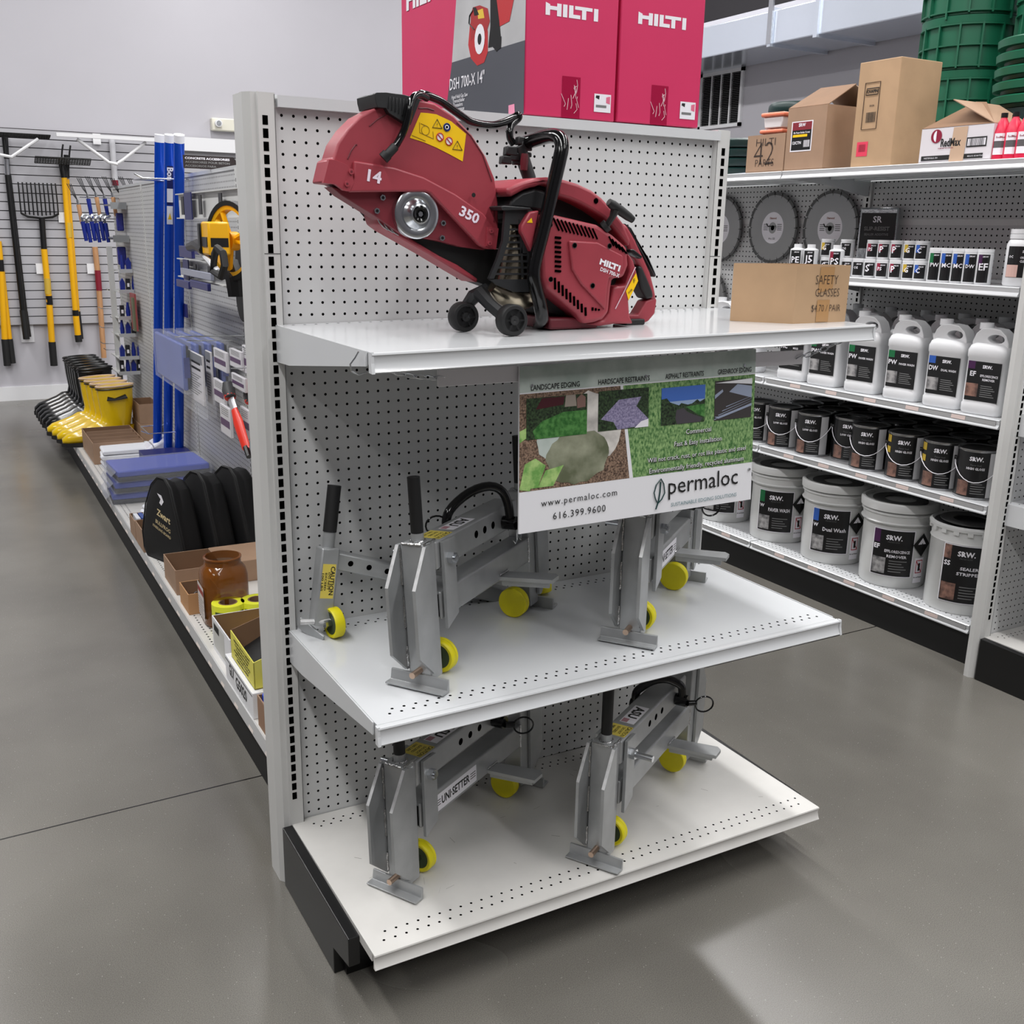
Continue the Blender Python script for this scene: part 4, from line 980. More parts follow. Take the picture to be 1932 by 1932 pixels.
# top deck of the shelving that carries the cartons
# safety glasses box
zq = z1(42)
A_, B_, C_ = Vector((37.3, -13.6, zq)), Vector((40.5, -18.2, zq)), Vector((46.6, -18.6, zq))
ht = ztop(B_.x, B_.y, 500) - zq
D_ = A_ + (C_ - B_)
bx = MB(); th = .14
top = [v + Vector((0, 0, ht)) for v in (A_, B_, C_, D_)]; bot = [A_, B_, C_, D_]
bx.add(bot + top, [(3, 2, 1, 0), (0, 1, 5, 4), (1, 2, 6, 5), (2, 3, 7, 6), (3, 0, 4, 7)], CARD)
sb = thing('cardboard_box', 'open tan cardboard box marked SAFETY GLASSES in pen, right end of the upper display shelf', 'box', B_)
o = bx.build('carton', sb, smooth=0, solid=.14); GP(o)
xd = (C_ - B_).normalized(); up = Vector((0, 0, 1)); n = xd.cross(up)
fm = MB(); w_ = (C_ - B_).length
PEN = mat('pen_ink', (48, 34, 28), .6)
def bt_(txt, s, t, wd, h): fm.text(txt, frame(B_ + xd * w_ * s + up * ht * t + n * .1, xd, up), width=wd, height=h, m=PEN, bold=-.012)
M = frame(B_ + xd * w_ * .58 + up * ht * .5, xd, up)
KT = mat('brown_tape', (176, 136, 92), .2)
fm.add([(-.95, ht * .02, .085), (-.9, ht * .47, .085), (.75, ht * .47, .085), (.7, ht * .1, .085)], [(0, 1, 2, 3)], KT, M); fm.add([(-.95, -ht * .48, .085), (-.95, -ht * .1, .085), (.5, -ht * .1, .085), (.5, -ht * .48, .085)], [(0, 1, 2, 3)], KT, M)
bt_('SAFETY', .57, .75, 2.6, .8); bt_('GLASSES', .6, .53, 2.8, .7); bt_('$4.70 / PAIR', .6, .25, 3.4, .7)
o = fm.build('pen_lettering', sb, smooth=0); GP(o)
pk = MB()
c0 = (A_ + C_) / 2 + Vector((0, 0, ht - .3))
for k in range(7):
    p = c0 + Vector((random.uniform(-2.2, 1.8), random.uniform(-.6, 1.2), random.uniform(-.2, .25)))
    pk.box((p.x - .7, p.y - .5, p.z - .12), (p.x + .7, p.y + .5, p.z + .12), mat('glasses_sleeve', (214, 214, 220), .3))
o = pk.build('wrapped_glasses', sb); GP(o)
# ---------------------------------------------------------------- long shelving run behind the display, left aisle side
AR = -0.0115
def WL(u, v, c):                # point on the plane that runs parallel to the aisle shelving, c inches from its kick line
    yy = 100.0
    for _ in range(6): p = W(u, v, x=c + .0115 * yy); yy = p.y
    return p
def LX(c, y): return c + .0115 * y
PEGY = peg_mat('run_pegboard', (190, 190, 190), (1, 2), 0.15, .4)
lr = thing('aisle_shelving', 'long white pegboard shelving run stretching along the left aisle behind the saw display', 'shelving', (0, 0, 0), AR)
def L_(mb, n, **k): return mb.build(n, lr, **k)
L_(MB().box((21.7, 3.4, 6), (22.0, 243, 71.8), PEGY), 'peg_panel', smooth=0)
L_(MB().box((25.7, 3.4, 6), (26.0, 243, 71.8), PEGY), 'peg_panel', smooth=0)
L_(MB().box((21.5, 3.4, 71.8), (26.2, 243, 72.45), WHT), 'top_rail', smooth=0)
for y in (52, 100, 146, 195, 243):
    mb = MB().box((21.45, y - .8, 0), (26.2, y + .8, 72), UPR)
    z = 9.0
    while z < 71: mb.box((21.43, y - .12, z - .3), (21.46, y + .12, z + .3), VOID); z += 1
    L_(mb, 'upright', smooth=0)
dk = MB().box((.6, 3.6, 5.5), (21.6, 243, 6.5), DECK)
y = 4.0
while y < 242:
    for xx in (1.6, 2.5):
        dk.add([(xx - .12, y, 6.51), (xx + .12, y, 6.51), (xx + .12, y + .3, 6.51), (xx - .12, y + .3, 6.51)], [(0, 1, 2, 3)], VOID)
    y += 1
L_(dk, 'base_deck', smooth=0)
L_(MB().box((26.1, 3.6, 5.5), (46.6, 243, 6.5), DECK), 'base_deck', smooth=0)
L_(MB().box((.75, 3.6, 0), (1.2, 243, 5.5), BLKM), 'kick_plate', smooth=0)
L_(MB().box((46, 3.6, 0), (46.4, 243, 5.5), BLKM), 'kick_plate', smooth=0)
rail = MB().prism([(.2, 4.95), (.3, 4.9), (.62, 6.3), (.62, 6.52), (.4, 6.52)], 'y', 3.6, 243, mat('price_rail', (196, 196, 196), .25))
rnd = random.Random(4)
for k in range(34):
    y = 8 + k * 6.9; rail.prism([(.17, 5.1), (.2, 5.08), (.5, 6.2), (.46, 6.24)], 'y', y, y + rnd.uniform(1.5, 2.4), mat('price_ticket', (226, 214, 206), .5))
L_(rail, 'price_rail', smooth=0)
L_(MB().box((22.5, 2.8, 71.9), (47, 33, 72.5), WHT), 'top_shelf', smooth=0)
ZD = 6.53
def crate(name, x0, y0, x1, y1, h, m, label, cat='box', z=ZD, open_=True, inner=None, rz=AR, deco=None, group=None):
    cx, cy = (x0 + x1) / 2, (y0 + y1) / 2; w_, d_ = (x1 - x0), (y1 - y0)
    t = thing(name, label, cat, (cx, cy, z), rz, group)
    mb = MB(); a, b = w_ / 2, d_ / 2
    inn = inner or CARDIN
    if open_:
        e = .14
        mb.box((-a, -b, 0), (a, b, .15), m)
        mb.box((-a, -b, .15), (a, -b + e, h), m).box((-a, b - e, .15), (a, b, h), m).box((-a, -b + e, .15), (-a + e, b - e, h), m).box((a - e, -b + e, .15), (a, b - e, h), m)
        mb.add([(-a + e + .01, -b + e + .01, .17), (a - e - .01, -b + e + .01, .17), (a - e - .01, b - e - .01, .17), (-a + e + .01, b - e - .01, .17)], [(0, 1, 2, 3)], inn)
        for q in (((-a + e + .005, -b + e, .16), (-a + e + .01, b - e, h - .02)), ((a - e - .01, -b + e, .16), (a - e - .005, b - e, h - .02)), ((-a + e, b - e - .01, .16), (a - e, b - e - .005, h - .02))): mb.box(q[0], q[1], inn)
    else: mb.box((-a, -b, 0), (a, b, h), m)
    mb.build('carton', t, smooth=0, bevel=0 if open_ else .08)
    if deco:
        dm = MB(); deco(dm, a, b, h); dm.build('printing', t, smooth=0)
    return t
# ---- front items, nearest first
def d_(m, a, b, h):
    m.add([(-a - .01, b - .2, .2), (-a - .01, -b + .2, .2), (-a - .01, -b + .2, h - .2), (-a - .01, b - .2, h - .2)], [(0, 1, 2, 3)], mat('box_brown_print', (150, 116, 92), .7))
crate('cardboard_box', .9, 8.6, 13, 20.9, 3.8, CARD2, 'open brown box lined with bright blue film, right behind the display upright', deco=d_)
p = MB(Tr(6.95, 14.75, ZD + 2.4)).box((-5.6, -5.7, -2.1), (5.6, 5.7, 1.9), mat('blue_film', (20, 80, 226), .25, bump=.5, bscale=50))
tag(p.build('blue_film', loc=(6.95, 14.75, ZD + .3), bevel=.3), 'bright blue plastic film folded in the brown box behind the display upright', 'film')
def d_(m, a, b, h):
    for i, (tx, w_) in enumerate((('GLV', 2.4), ('G5020', 5.2))):
        m.text(tx, frame((-a - .02, (3.4, -1.2)[i], h * (.62 if i == 0 else .5)), (0, -1, 0), (0, 0, 1)), width=w_, height=1.5, m=INK, bold=.03)
    m.add([(-a - .01, b - .1, h - .5), (-a - .01, -b + .1, h - .5), (-a - .01, -b + .1, h - .35), (-a - .01, b - .1, h - .35)], [(0, 1, 2, 3)], INK)
crate('glove_box', .9, 22.4, 13.5, 35.4, 3.3, WPAP, 'flat white box with black printed number, underneath the open yellow box', open_=False, deco=d_)
# yellow display box with sloping cut-away sides
zy = ZD + 3.35
t = thing('yellow_box', 'open yellow display box with black lettering and sloping sides, stacked on the flat white box', 'box', (7.3, 28.6, zy), AR)
YBX = mat('box_yellow', (224, 216, 92), .55, var=.03, scale=20)
mb = MB(); a, b = 5.9, 5.4
mb.prism([(-b, 0), (b, 0), (b, 3.6), (-b, 3.4)], 'x', -a, -a + .12, YBX)
mb.prism([(-a, 0), (a, 0), (a, 7.2), (-a, 3.4)], 'y', -b, -b + .12, YBX)
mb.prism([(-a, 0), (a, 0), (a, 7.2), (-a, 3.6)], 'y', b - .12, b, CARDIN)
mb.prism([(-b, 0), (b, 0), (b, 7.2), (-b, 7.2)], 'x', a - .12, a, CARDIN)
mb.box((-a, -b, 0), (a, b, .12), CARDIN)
mb.add([(-a + .2, -b + .2, .4), (-a + .2, b - .2, .4), (a - .2, b - .2, 6.3), (a - .2, -b + .2, 6.3)], [(0, 1, 2, 3)], BLKM)
mb.build('carton', t, smooth=0)
mb = MB()
for i in range(6):
    mb.text(('HEAVY DUTY LIGHT', 'CONSTRUCTION', 'FOUNDATION FOAM', 'KNEELING BLOCKS', 'BLOQUES PARA', 'ARRODILLARSE')[i], frame((-a - .02, 0, 2.9 - i * .45), (0, -1, 0), (0, 0, 1)), width=7.5 - (i % 3), height=.3, m=INK, bold=.03)
for i, tx in enumerate(('CO', 'FOUND', 'LIGHT WEIGHT', '', 'CONSTRUCTION', 'MORE INFORMATION', 'BLOQUES PARA')):
    if tx: mb.text(tx, frame((-a + 3.6, -b - .02, 3.2 - i * .42), (1, 0, 0), (0, 0, 1)), height=.28, m=INK, bold=.03)
mb.build('printing', t, smooth=0)
def d_(m, a, b, h):
    m.add([(-a - .01, b - .6, .6), (-a - .01, -b + 3, .6), (-a - .01, -b + 3, h - .5), (-a - .01, b - .6, h - .5)], [(0, 1, 2, 3)], mat('label_pale', (205, 205, 200), .5))
    m.add([(-a - .02, b - 1, h - 1.7), (-a - .02, b - 3.8, h - 1.7), (-a - .02, b - 3.8, h - .7), (-a - .02, b - 1, h - .7)], [(0, 1, 2, 3)], INK)
crate('white_box', 1.8, 35.9, 14.5, 45.6, 4.8, WPAP, 'open white box with brown inside holding yellow sleeves, beside the yellow box', deco=d_)
ys = MB()
for k in range(4): ys.box((3.8 + k * .3, 37.4, ZD + .5 + k * .35), (10.5, 45, ZD + .8 + k * .35), mat('sleeve_yellow', (236, 226, 60), .35))
tag(ys.build('yellow_sleeves', loc=(7, 42, ZD + .4)), 'bright yellow plastic sleeves lying in the open white box', 'sleeves')
# caution tape rolls
def roll(u, v, lab):
    c = W(u, v, z=ZD + 4.3)
    t = thing('tape_roll', lab, 'tape', (c.x, c.y, ZD), 0, 'yellow tape rolls')
    TY_ = mat('tape_yellow', (232, 236, 60), .35)
    m = MB().lathe([(1.3, 0), (2.3, 0), (2.3, 3.3)], TY_, n=30).lathe([(2.3, 3.3), (2.28, 4.3), (1.3, 4.3), (1.3, 0)], TY_, n=30)
    for k in range(5):
        a = k * 1.25 + 3.6
        m.lathe([(2.33, .5), (2.33, 3.5)], mat('tape_green', (70, 86, 40), .4), n=3, a0=a, a1=a + .7)
    m.build('tape', t)
    MB().lathe([(1.12, 0), (1.32, 0), (1.32, 4.32), (1.12, 4.32), (1.12, 0)], CARDIN, n=30).build('core', t)
roll(430, 1136, 'yellow caution tape roll with a brown core, beside the amber jar')
roll(485, 1130, 'yellow caution tape roll half hidden by the white upright')
# amber jar
AMB = mat('amber_plastic', (124, 70, 14), .12, alpha=.78, spec=.6)
t = thing('amber_jar', 'large empty amber plastic jar without a lid, white label on one side', 'jar', (6.0, 55.4, ZD), -.05)
def rr(r, z, k): return [(r * (abs(math.cos(q)) ** k) * (1 if math.cos(q) > 0 else -1), r * (abs(math.sin(q)) ** k) * (1 if math.sin(q) > 0 else -1), z) for q in [2 * math.pi * j / 28 for j in range(28)]]
mb = MB(); rings = [rr(3.0, .05, .6), rr(3.3, .5, .6), rr(3.3, 7.2, .6), rr(3.1, 8.2, .75), rr(2.6, 8.8, 1), rr(2.55, 9.6, 1), rr(2.7, 9.65, 1), rr(2.7, 9.85, 1), rr(2.4, 9.9, 1), rr(2.4, 8.8, 1)]
vs = [v for r_ in rings for v in r_]; fs = [(i * 28 + j, i * 28 + (j + 1) % 28, (i + 1) * 28 + (j + 1) % 28, (i + 1) * 28 + j) for i in range(len(rings) - 1) for j in range(28)]
mb.add(vs, fs, AMB); mb.add(rings[0], [list(range(28))[::-1]], AMB)
o = mb.build('jar_body', t); 
mb = MB().add([(-3.34, 2.3, 1), (-3.34, -2.3, 1), (-3.34, -2.3, 6), (-3.34, 2.3, 6)], [(0, 1, 2, 3)], mat('label_pale2', (214, 204, 200), .5)).add([(-3.35, 2.2, 4.6), (-3.35, -2.2, 4.6), (-3.35, -2.2, 5.4), (-3.35, 2.2, 5.4)], [(0, 1, 2, 3)], mat('label_red', (150, 50, 44), .5))
for k in range(7): mb.add([(-3.35, 2, 1.3 + k * .4), (-3.35, -2 + (k % 3) * .4, 1.3 + k * .4), (-3.35, -2 + (k % 3) * .4, 1.42 + k * .4), (-3.35, 2, 1.42 + k * .4)], [(0, 1, 2, 3)], GINK)
mb.build('label', t, smooth=0)
def d_(m, a, b, h): m.add([(a * .35, -b - .01, .1), (a * .55, -b - .01, .1), (a * .55, -b - .01, h - .05), (a * .35, -b - .01, h - .05)], [(0, 1, 2, 3)], mat('stripe_red', (170, 50, 50), .5))
crate('cardboard_box', 1.7, 59.6, 6.4, 65.8, 3.2, mat('cardboard_tan', (186, 140, 96), .75), 'small open tan box of metal clips in front of the amber jar')
mb = MB()
for k in range(9): x, y = random.uniform(2.8, 6), random.uniform(59.4, 64); mb.tube([(x, y, ZD + 1.6), (x + .6, y + .4, ZD + 2), (x + 1, y - .2, ZD + 1.7)], .12, ZINC, n=6)
tag(mb.build('metal_clips', loc=(4.4, 61.5, ZD + 1.4)), 'pile of small metal clips in the small tan box', 'clips'); bpy.context.scene.objects['metal_clips']['kind'] = 'stuff'
crate('cardboard_box', 1.9, 69, 9.2, 78.5, 4.0, CARD2, 'open brown box with a red stripe of tape in front of the black bags', deco=d_)
crate('cardboard_box', 9.5, 70.5, 17.5, 80, 3.6, CARD2, 'closed brown box beside the open striped box, below the black bags', open_=False)
crate('cardboard_box', 1.4, 93.5, 8, 101, 4.0, CARD2, 'narrow open brown box left of the front black bag')
crate('cardboard_box', 1.5, 101.6, 8, 107.6, 3.6, CARD2, 'open brown box of small blue packets, left of the black bags')
mb = MB()
for k in range(6): mb.box((2 + k * .9, 102.5, ZD + 1.5), (2.7 + k * .9, 106.6, ZD + 3.8), mat('packet_blue', (60, 84, 150), .4) if k % 2 else mat('packet_white', (220, 222, 228), .4))
tag(mb.build('small_packets', loc=(4.4, 104, ZD + 1.4)), 'small blue and white packets standing in the open brown box left of the bags', 'packets')
# black zip bags with white print
BAG = mat('bag_black', (14, 14, 16), .62, bump=.3, bscale=40)
def zip_bag(x, y, sc, lab, logo):
    t = thing('zip_bag', lab, 'bag', (x, y, ZD), .34, 'black zip bags')
    prof = [(-5.8, .1), (6.2, .1), (7.2, 1.6), (7.4, 4.5), (5.6, 10), (3.0, 14.2), (.8, 15.8), (-1.4, 15.8), (-3.0, 14.4), (-4.6, 9), (-6.0, 4), (-6.3, 1.4)]
    prof = [(a * sc, b * sc) for a, b in prof]
    n = len(prof); mb = MB()
    secs = [(-3.1, .93, 0), (-2.7, 1.0, 0), (-1.2, .93, .1), (.4, .95, -.1), (1.1, .9, 0), (1.4, .8, 0)]
    vs = []
    for xx, k, _ in secs: vs += [(xx, a * k, b * k + (.05 if b < .5 else 0)) for a, b in prof]
    mb.add(vs, [(i * n + j, (i + 1) * n + j, (i + 1) * n + (j + 1) % n, i * n + (j + 1) % n) for i in range(len(secs) - 1) for j in range(n)] + [list(range(n)), list(range((len(secs) - 1) * n, len(secs) * n))[::-1]], BAG)
    mb.build('bag_body', t, bevel=.25, smooth=60)
    MB().tube([(-2.95, a * .985, b * .985) for a, b in prof], .12, BLKR, n=6, closed=True).build('zip_piping', t)
    if logo:
        f = MB(); GOLD = mat('print_cream', (216, 196, 150), .5)
        F = lambda yy, zz: frame((-3.13, yy, zz), (0, -1, -.25), (0, -.3, 1))
        f.text('Zwart', F(-.6, 8.4), width=4.2, m=GOLD, bold=.03); f.text('BULLFROG', F(-.2, 6.6), width=4.6, m=GOLD, bold=.01); f.text('KNEELING BOARD', F(.3, 5.6), width=5.6, m=GOLD, bold=.01)
        f.add([(-3.13, .9, 12.2), (-3.13, -.4, 12), (-3.13, -1.0, 11.0), (-3.13, -.2, 10.2), (-3.13, .4, 10.6), (-3.13, -.1, 11.3)], [list(range(6))], STW)
        f.build('print', t, smooth=0)
zip_bag(6.4, 87.0, .96, 'front black zip bag with cream lettering on its flat face, standing on the left deck', True)
zip_bag(12.0, 87.6, .98, 'middle black zip bag, behind the lettered one', False)
zip_bag(17.4, 88.0, 1.0, 'rear black zip bag against the pegboard, partly hidden by the display upright', False)
def cloths(x, y, n, lab, w_=9, d_=7):
    for k in range(n):
        mb = MB(Tr(x + random.uniform(-.4, .4), y + random.uniform(-.4, .4), ZD + k * 1.15 + .02) @ Rz(random.uniform(-.12, .12)))
        mb.prism([(-w_ / 2, .1), (-w_ / 2 - .3, .6), (-w_ / 2, 1.05), (w_ / 2, 1.1), (w_ / 2 + .15, .6), (w_ / 2, .05)], 'y', -d_ / 2, d_ / 2, mat('cotton_white', (224, 225, 230), .8, bump=.5, bscale=50))
        pos = {0: 'bottom', n - 1: 'top'}.get(k, ('middle' if n == 3 else 'inner'))
        tag(mb.build('folded_cloth', loc=(x, y, ZD + k * 1.15), bevel=.2), 'white folded cloth, %s of the stack %s' % (pos if n != 4 or k in (0, 3) else ('second from bottom' if k == 1 else 'second from top'), lab), 'cloth', 'white folded cloths')
cloths(8.6, 112, 3, 'behind the small open boxes', 7, 6)
cloths(10.8, 166, 4, 'in front of the blue tubes', 11, 9)
# blue foam pads in plastic
PADB = mat('pad_blue', (52, 72, 168), .55, var=.05, scale=6)
for k in range(3):
    t = thing('foam_pad', ('bottom', 'middle', 'top')[k] + ' blue foam kneeling pad of the stack in clear plastic on the left deck', 'foam pad', (11.3 + k * .3, 134.5 - k * .4, ZD + k * 2.5), AR + .05 * (k - 1), 'stacked blue foam pads')
    MB().box((-9.3, -6.2, .95), (9.3, 6.2, 2.25), PADB).build('pad', t, bevel=.3)
    MB().box((-9.3, -6.2, .1), (9.3, 6.2, .95), BLKR).build('black_base', t, bevel=.2)
    w_ = MB(); N = 10
    w_.box((-9.6, -6.5, .02), (9.6, 6.5, 2.4), CLEAR)
    for s_ in (-1, 1):
        w_.add([(s_ * 9.6, -6.5, 2.3), (s_ * 9.6, 6.5, 2.3), (s_ * 10.6, 5.4, 1.4), (s_ * 10.5, -5.6, 1.2)], [(0, 1, 2, 3)], mat('film_edge', (150, 154, 166), .1, alpha=.5))
        w_.add([(s_ * 9.6, -6.5, .2), (s_ * 9.6, 6.5, .2), (s_ * 10.6, 5.4, 1.4), (s_ * 10.5, -5.6, 1.2)], [(0, 1, 2, 3)], mat('film_edge', (150, 154, 166), .1, alpha=.5))
    w_.build('plastic_wrap', t, bevel=0)
# boxes further back
NAVY = mat('carton_navy', (28, 34, 98), .45)
def d_(m, a, b, h):
    m.text('Bon', frame((-a + 2.2, -b - .02, h * .5), (1, 0, 0), (0, 0, 1)), height=2.0, m=STW, bold=.04)
    c0 = Vector((a - 2.6, -b - .02, h * .55)); m.add([c0 + Vector((2.4 * math.cos(q * math.pi / 8), 0, 1.3 * math.sin(q * math.pi / 8))) for q in range(16)], [list(range(16))], mat('print_lilac', (170, 160, 190), .5))
crate('navy_box', 12.0, 149.5, 22.6, 157, 5.2, NAVY, 'navy carton with white lettering and a pale oval, behind the stacked blue pads', open_=False, deco=d_)
mb = MB(Tr(18, 163, ZD)).prism([(-5, 0), (5.5, 0), (4.5, 4.5), (1, 7.2), (-2.4, 5.4), (-5.4, 3)], 'y', -3, 3, mat('white_bag_film', (222, 222, 232), .35, bump=.5, bscale=30))
tag(mb.build('plastic_bag', loc=(18, 163, ZD), bevel=.8, seg=3), 'crumpled white plastic bag behind the navy carton, beside the blue tubes', 'bag')
def d_(m, a, b, h):
    for k in range(4): m.box((-a + .3, -b + .9 + k * b * .42, .3), (a - .3, -b + 1.05 + k * b * .42, h + .25), CARD2)
    m.text('BOOTS', frame((0, -b - .02, h * .8), (1, 0, 0), (0, 0, 1)), height=.5, m=INK)
crate('divider_box', 3.8, 169, 15.4, 190, 5.2, CARD2, 'open brown carton with several dividers in front of the yellow boots', deco=d_)
crate('cardboard_box', 18, 189, 23.2, 201, 5.2, CARD2, 'lower closed brown carton of the stack right of the yellow boots', open_=False)
crate('cardboard_box', 18.2, 189.3, 23.2, 200.6, 5.2, CARD2, 'upper open brown carton of the stack right of the yellow boots', z=ZD + 5.25)
# rubber boots in a row, toes to the aisle
def boot(name, col, sole, cuff, lab, grp, handle):
    t = thing(name, lab, 'boot', (0, 0, 0), 0, grp)
    def loft(secs, m, n=16):
        vs = []; mb = MB()
        for cx, cz, rx, ry, tilt in secs:
            for j in range(n):
                a = 2 * math.pi * j / n; ex = rx * math.cos(a); ey = ry * math.sin(a)
                vs.append((cx + ex * math.cos(tilt), ey, cz + ex * math.sin(tilt)))
        return mb.add(vs, [(i * n + j, i * n + (j + 1) % n, (i + 1) * n + (j + 1) % n, (i + 1) * n + j) for i in range(len(secs) - 1) for j in range(n)] + [list(range((len(secs) - 1) * n, len(secs) * n)), list(range(n))[::-1]], m)
    loft([(3.6, 14, 3.5, 2.3, .06), (3.6, 10, 3.3, 2.2, 0), (3.5, 6.5, 2.9, 2.0, -.1), (3.1, 4.4, 3.0, 2.0, -.4), (1.2, 3.0, 3.2, 2.1, -.85), (-1.4, 2.4, 2.3, 2.1, -1.25), (-4, 2.0, 1.75, 2.1, -1.5), (-6, 1.7, 1.3, 1.7, -1.6), (-7, 1.4, .6, .9, -1.6)], col).build('boot_body', t, smooth=80)
    MB().add([(3.9 + 2.9 * math.cos(a), 1.9 * math.sin(a), 4.2) for a in [j * math.pi / 8 for j in range(16)]] + [(3.6 + 2.8 * math.cos(a), 1.85 * math.sin(a), .9) for a in [j * math.pi / 8 for j in range(16)]], [(j, (j + 1) % 16, 16 + (j + 1) % 16, 16 + j) for j in range(16)], col).build('heel', t, smooth=80)
    pts = [(-7.2, 0), (-6.6, 1.6), (-4.5, 2.3), (-1.5, 2.3), (1, 1.8), (4, 2.0), (6, 1.8), (6.9, .9), (6.9, -.9), (6, -1.8), (4, -2.0), (1, -1.8), (-1.5, -2.3), (-4.5, -2.3), (-6.6, -1.6)]
    MB().prism(pts, 'z', .02, .95, sole).build('sole', t, smooth=40)
    MB().tube([(3.6 + 3.55 * math.cos(a), 2.35 * math.sin(a), 13.4 + .2 * math.cos(a)) for a in [j * math.pi / 8 for j in range(16)]], .18, BLK, n=6, closed=True).tube([(3.6 + 3.5 * math.cos(a), 2.3 * math.sin(a), 14.0 + .2 * math.cos(a)) for a in [j * math.pi / 8 for j in range(16)]], .26, cuff, n=6, closed=True).build('cuff', t)
    if handle:
        MB().tube([(1.8, -2.25, 11.2), (3.2, -2.6, 11.0), (5.4, -2.35, 11.6)], [.7, .35, .7], BLK, n=8, flat=.4).build('pull_grip', t)
    return t
YB = mat('boot_yellow', (228, 190, 12), .2, var=.04, scale=12, coat=.3); BB = mat('boot_black', (16, 17, 18), .18)
CREAM = mat('lining_cream', (206, 178, 150), .7)
yb = boot('rubber_boot', YB, BLKR, CREAM, 'nearest yellow rubber boot, black pull grip near its top, just behind the divider carton', 'yellow rubber boots', True)
yb.scale = (1.3, 1.1, 1.08)
yb.location = Vector((8.6, 194.0, ZD)) * I
labs = ['second yellow rubber boot counted from the divider carton', 'third yellow rubber boot counted from the divider carton', 'farthest yellow rubber boot, next to the black boots']
for k, l in enumerate(labs): dup(yb, (8.0 - .6 * k, 199.8 + k * 5.8, ZD), label=l)
bb = boot('rubber_boot', BB, BLKR, BLK, 'black rubber boot standing right behind the yellow boots', 'black rubber boots', False)
bb.scale = (1.3, 1.1, 1.2); bb.location = Vector((7.2, 218.2, ZD)) * I
labs = ['second black rubber boot behind the yellow boots', 'third black rubber boot behind the yellow boots', 'third from the far end in the row of black rubber boots', 'second from the far end in the row of black rubber boots', 'farthest black rubber boot at the end of the shelving run']
for k, l in enumerate(labs): dup(bb, (6.8, 223.6 + k * 5.6, ZD), label=l)
# blue tubes standing on the deck
TB = mat('tube_blue', (10, 72, 190), .2, .35, stretch=(1, 1, .1), var=.1, scale=20)
zt = ztop(18.7, 160, 254)
for k, (u, v, l) in enumerate(((295, 876, 'left of three tall blue metal tubes standing on the left deck, nearest the aisle'), (315, 878, 'middle of three tall blue metal tubes, with the printed sticker'), (334, 880, 'right of three tall blue metal tubes, nearest the pegboard'))):
    x, y = (16.9, 19.0, 21.2)[k], (162.5, 160.5, 158.5)[k]
    tp = W((301, 320, 338)[k], 254, x=20.0 + k * .3); L_t = (tp - Vector((x, y, ZD))).length
    t = thing('blue_tube', l, 'tube', (x, y, ZD), 0, 'tall blue tubes')
    t.rotation_euler = (Vector((0, 0, 1)).rotation_difference(tp - Vector((x, y, ZD)))).to_euler(); zt = ZD + L_t
    MB().cyl((0, 0, .02), (0, 0, zt - ZD - 1.5), 1.02, TB, n=24).build('tube_body', t)
    MB().cyl((0, 0, zt - ZD - 1.5), (0, 0, zt - ZD), 1.03, mat('cap_white', (226, 226, 232), .4), n=24).build('end_cap', t)
    if k == 1:
        s_ = MB(); fr_ = lambda z: frame((-.35, -1.06, z), (0, 0, -1), (1, 0, 0))
        s_.box((-.7, -1.08, zt - ZD - 14), (.5, -1.03, zt - ZD - 6), mat('sticker_navy', (24, 30, 84), .4)); s_.text('Bon', frame((-.1, -1.1, zt - ZD - 7.6), (0, 0, -1), (1, 0, 0)), width=2.6, m=STW, bold=.03)
        s_.box((-.7, -1.09, zt - ZD - 13.4), (.5, -1.04, zt - ZD - 10.6), WPAP); s_.box((-.7, -1.09, zt - ZD - 18), (.5, -1.04, zt - ZD - 14.2), WPAP)
        s_.add([(-.5, -1.1, zt - ZD - 17), (.3, -1.1, zt - ZD - 17), (-.1, -1.1, zt - ZD - 15.6)], [(0, 1, 2)], YEL)
        s_.build('sticker', t, smooth=0)
for zz, l in ((W(320, 345, y=159)[2], 'upper wire loop around the three blue tubes'), (W(300, 811, y=159)[2], 'lower wire loop around the three blue tubes')):
    yo = 0 if zz < 40 else -16
    mb = MB().tube([(23.3, 154.8 + yo, zz), (14.2, 155 + yo, zz), (12.6, 155 + yo, zz + .8)], .14, ZINC, n=6).tube([(23.3, 165.2 + yo, zz), (14.2, 165 + yo, zz)], .14, ZINC, n=6)
    mb.tube([(14.2, 155 + yo, zz), (14.2, 165 + yo, zz)], .14, ZINC, n=6)
    tag(mb.build('wire_holder'), l, 'wire holder')
# ---- things hanging from the pegboard
def hang(name, c, u0, v0, u1, v1, th, m, lab, cat, grp=None, extra=None, bev=.1):
    a = WL(u0, v0, c); b = WL(u1, v1, c); y1, y0 = max(a.y, b.y), min(a.y, b.y); z1_, z0_ = max(a.z, b.z), min(a.z, b.z)
    t = thing(name, lab, cat, (LX(c, (y0 + y1) / 2), (y0 + y1) / 2, z0_), AR, grp)
    w_, h = (y1 - y0) / 2, z1_ - z0_
    MB().box((0, -w_, 0), (th, w_, h), m).build('body', t, bevel=bev)
    if extra: extra(t, w_, h)
    return t
def pad(k):
    def ex(t, w_, h):
        MB().box((.85, -w_, .3), (1.2, w_, h - .3), BLKR).build('black_back', t, bevel=.1)
        MB().box((-.15, -w_ - .7, -.5), (1.5, w_ + 1.2, h + .4), CLEAR).build('plastic_wrap', t, smooth=0)
        MB().box((.2, -w_ - .15, h * .28), (1.25, -w_ + .1, h * .72), mat('pad_grip', (34, 48, 130), .4)).build('side_grip', t)
    return ex
PADH = mat('pad_blue_soft', (92, 108, 176), .4, var=.05, scale=8)
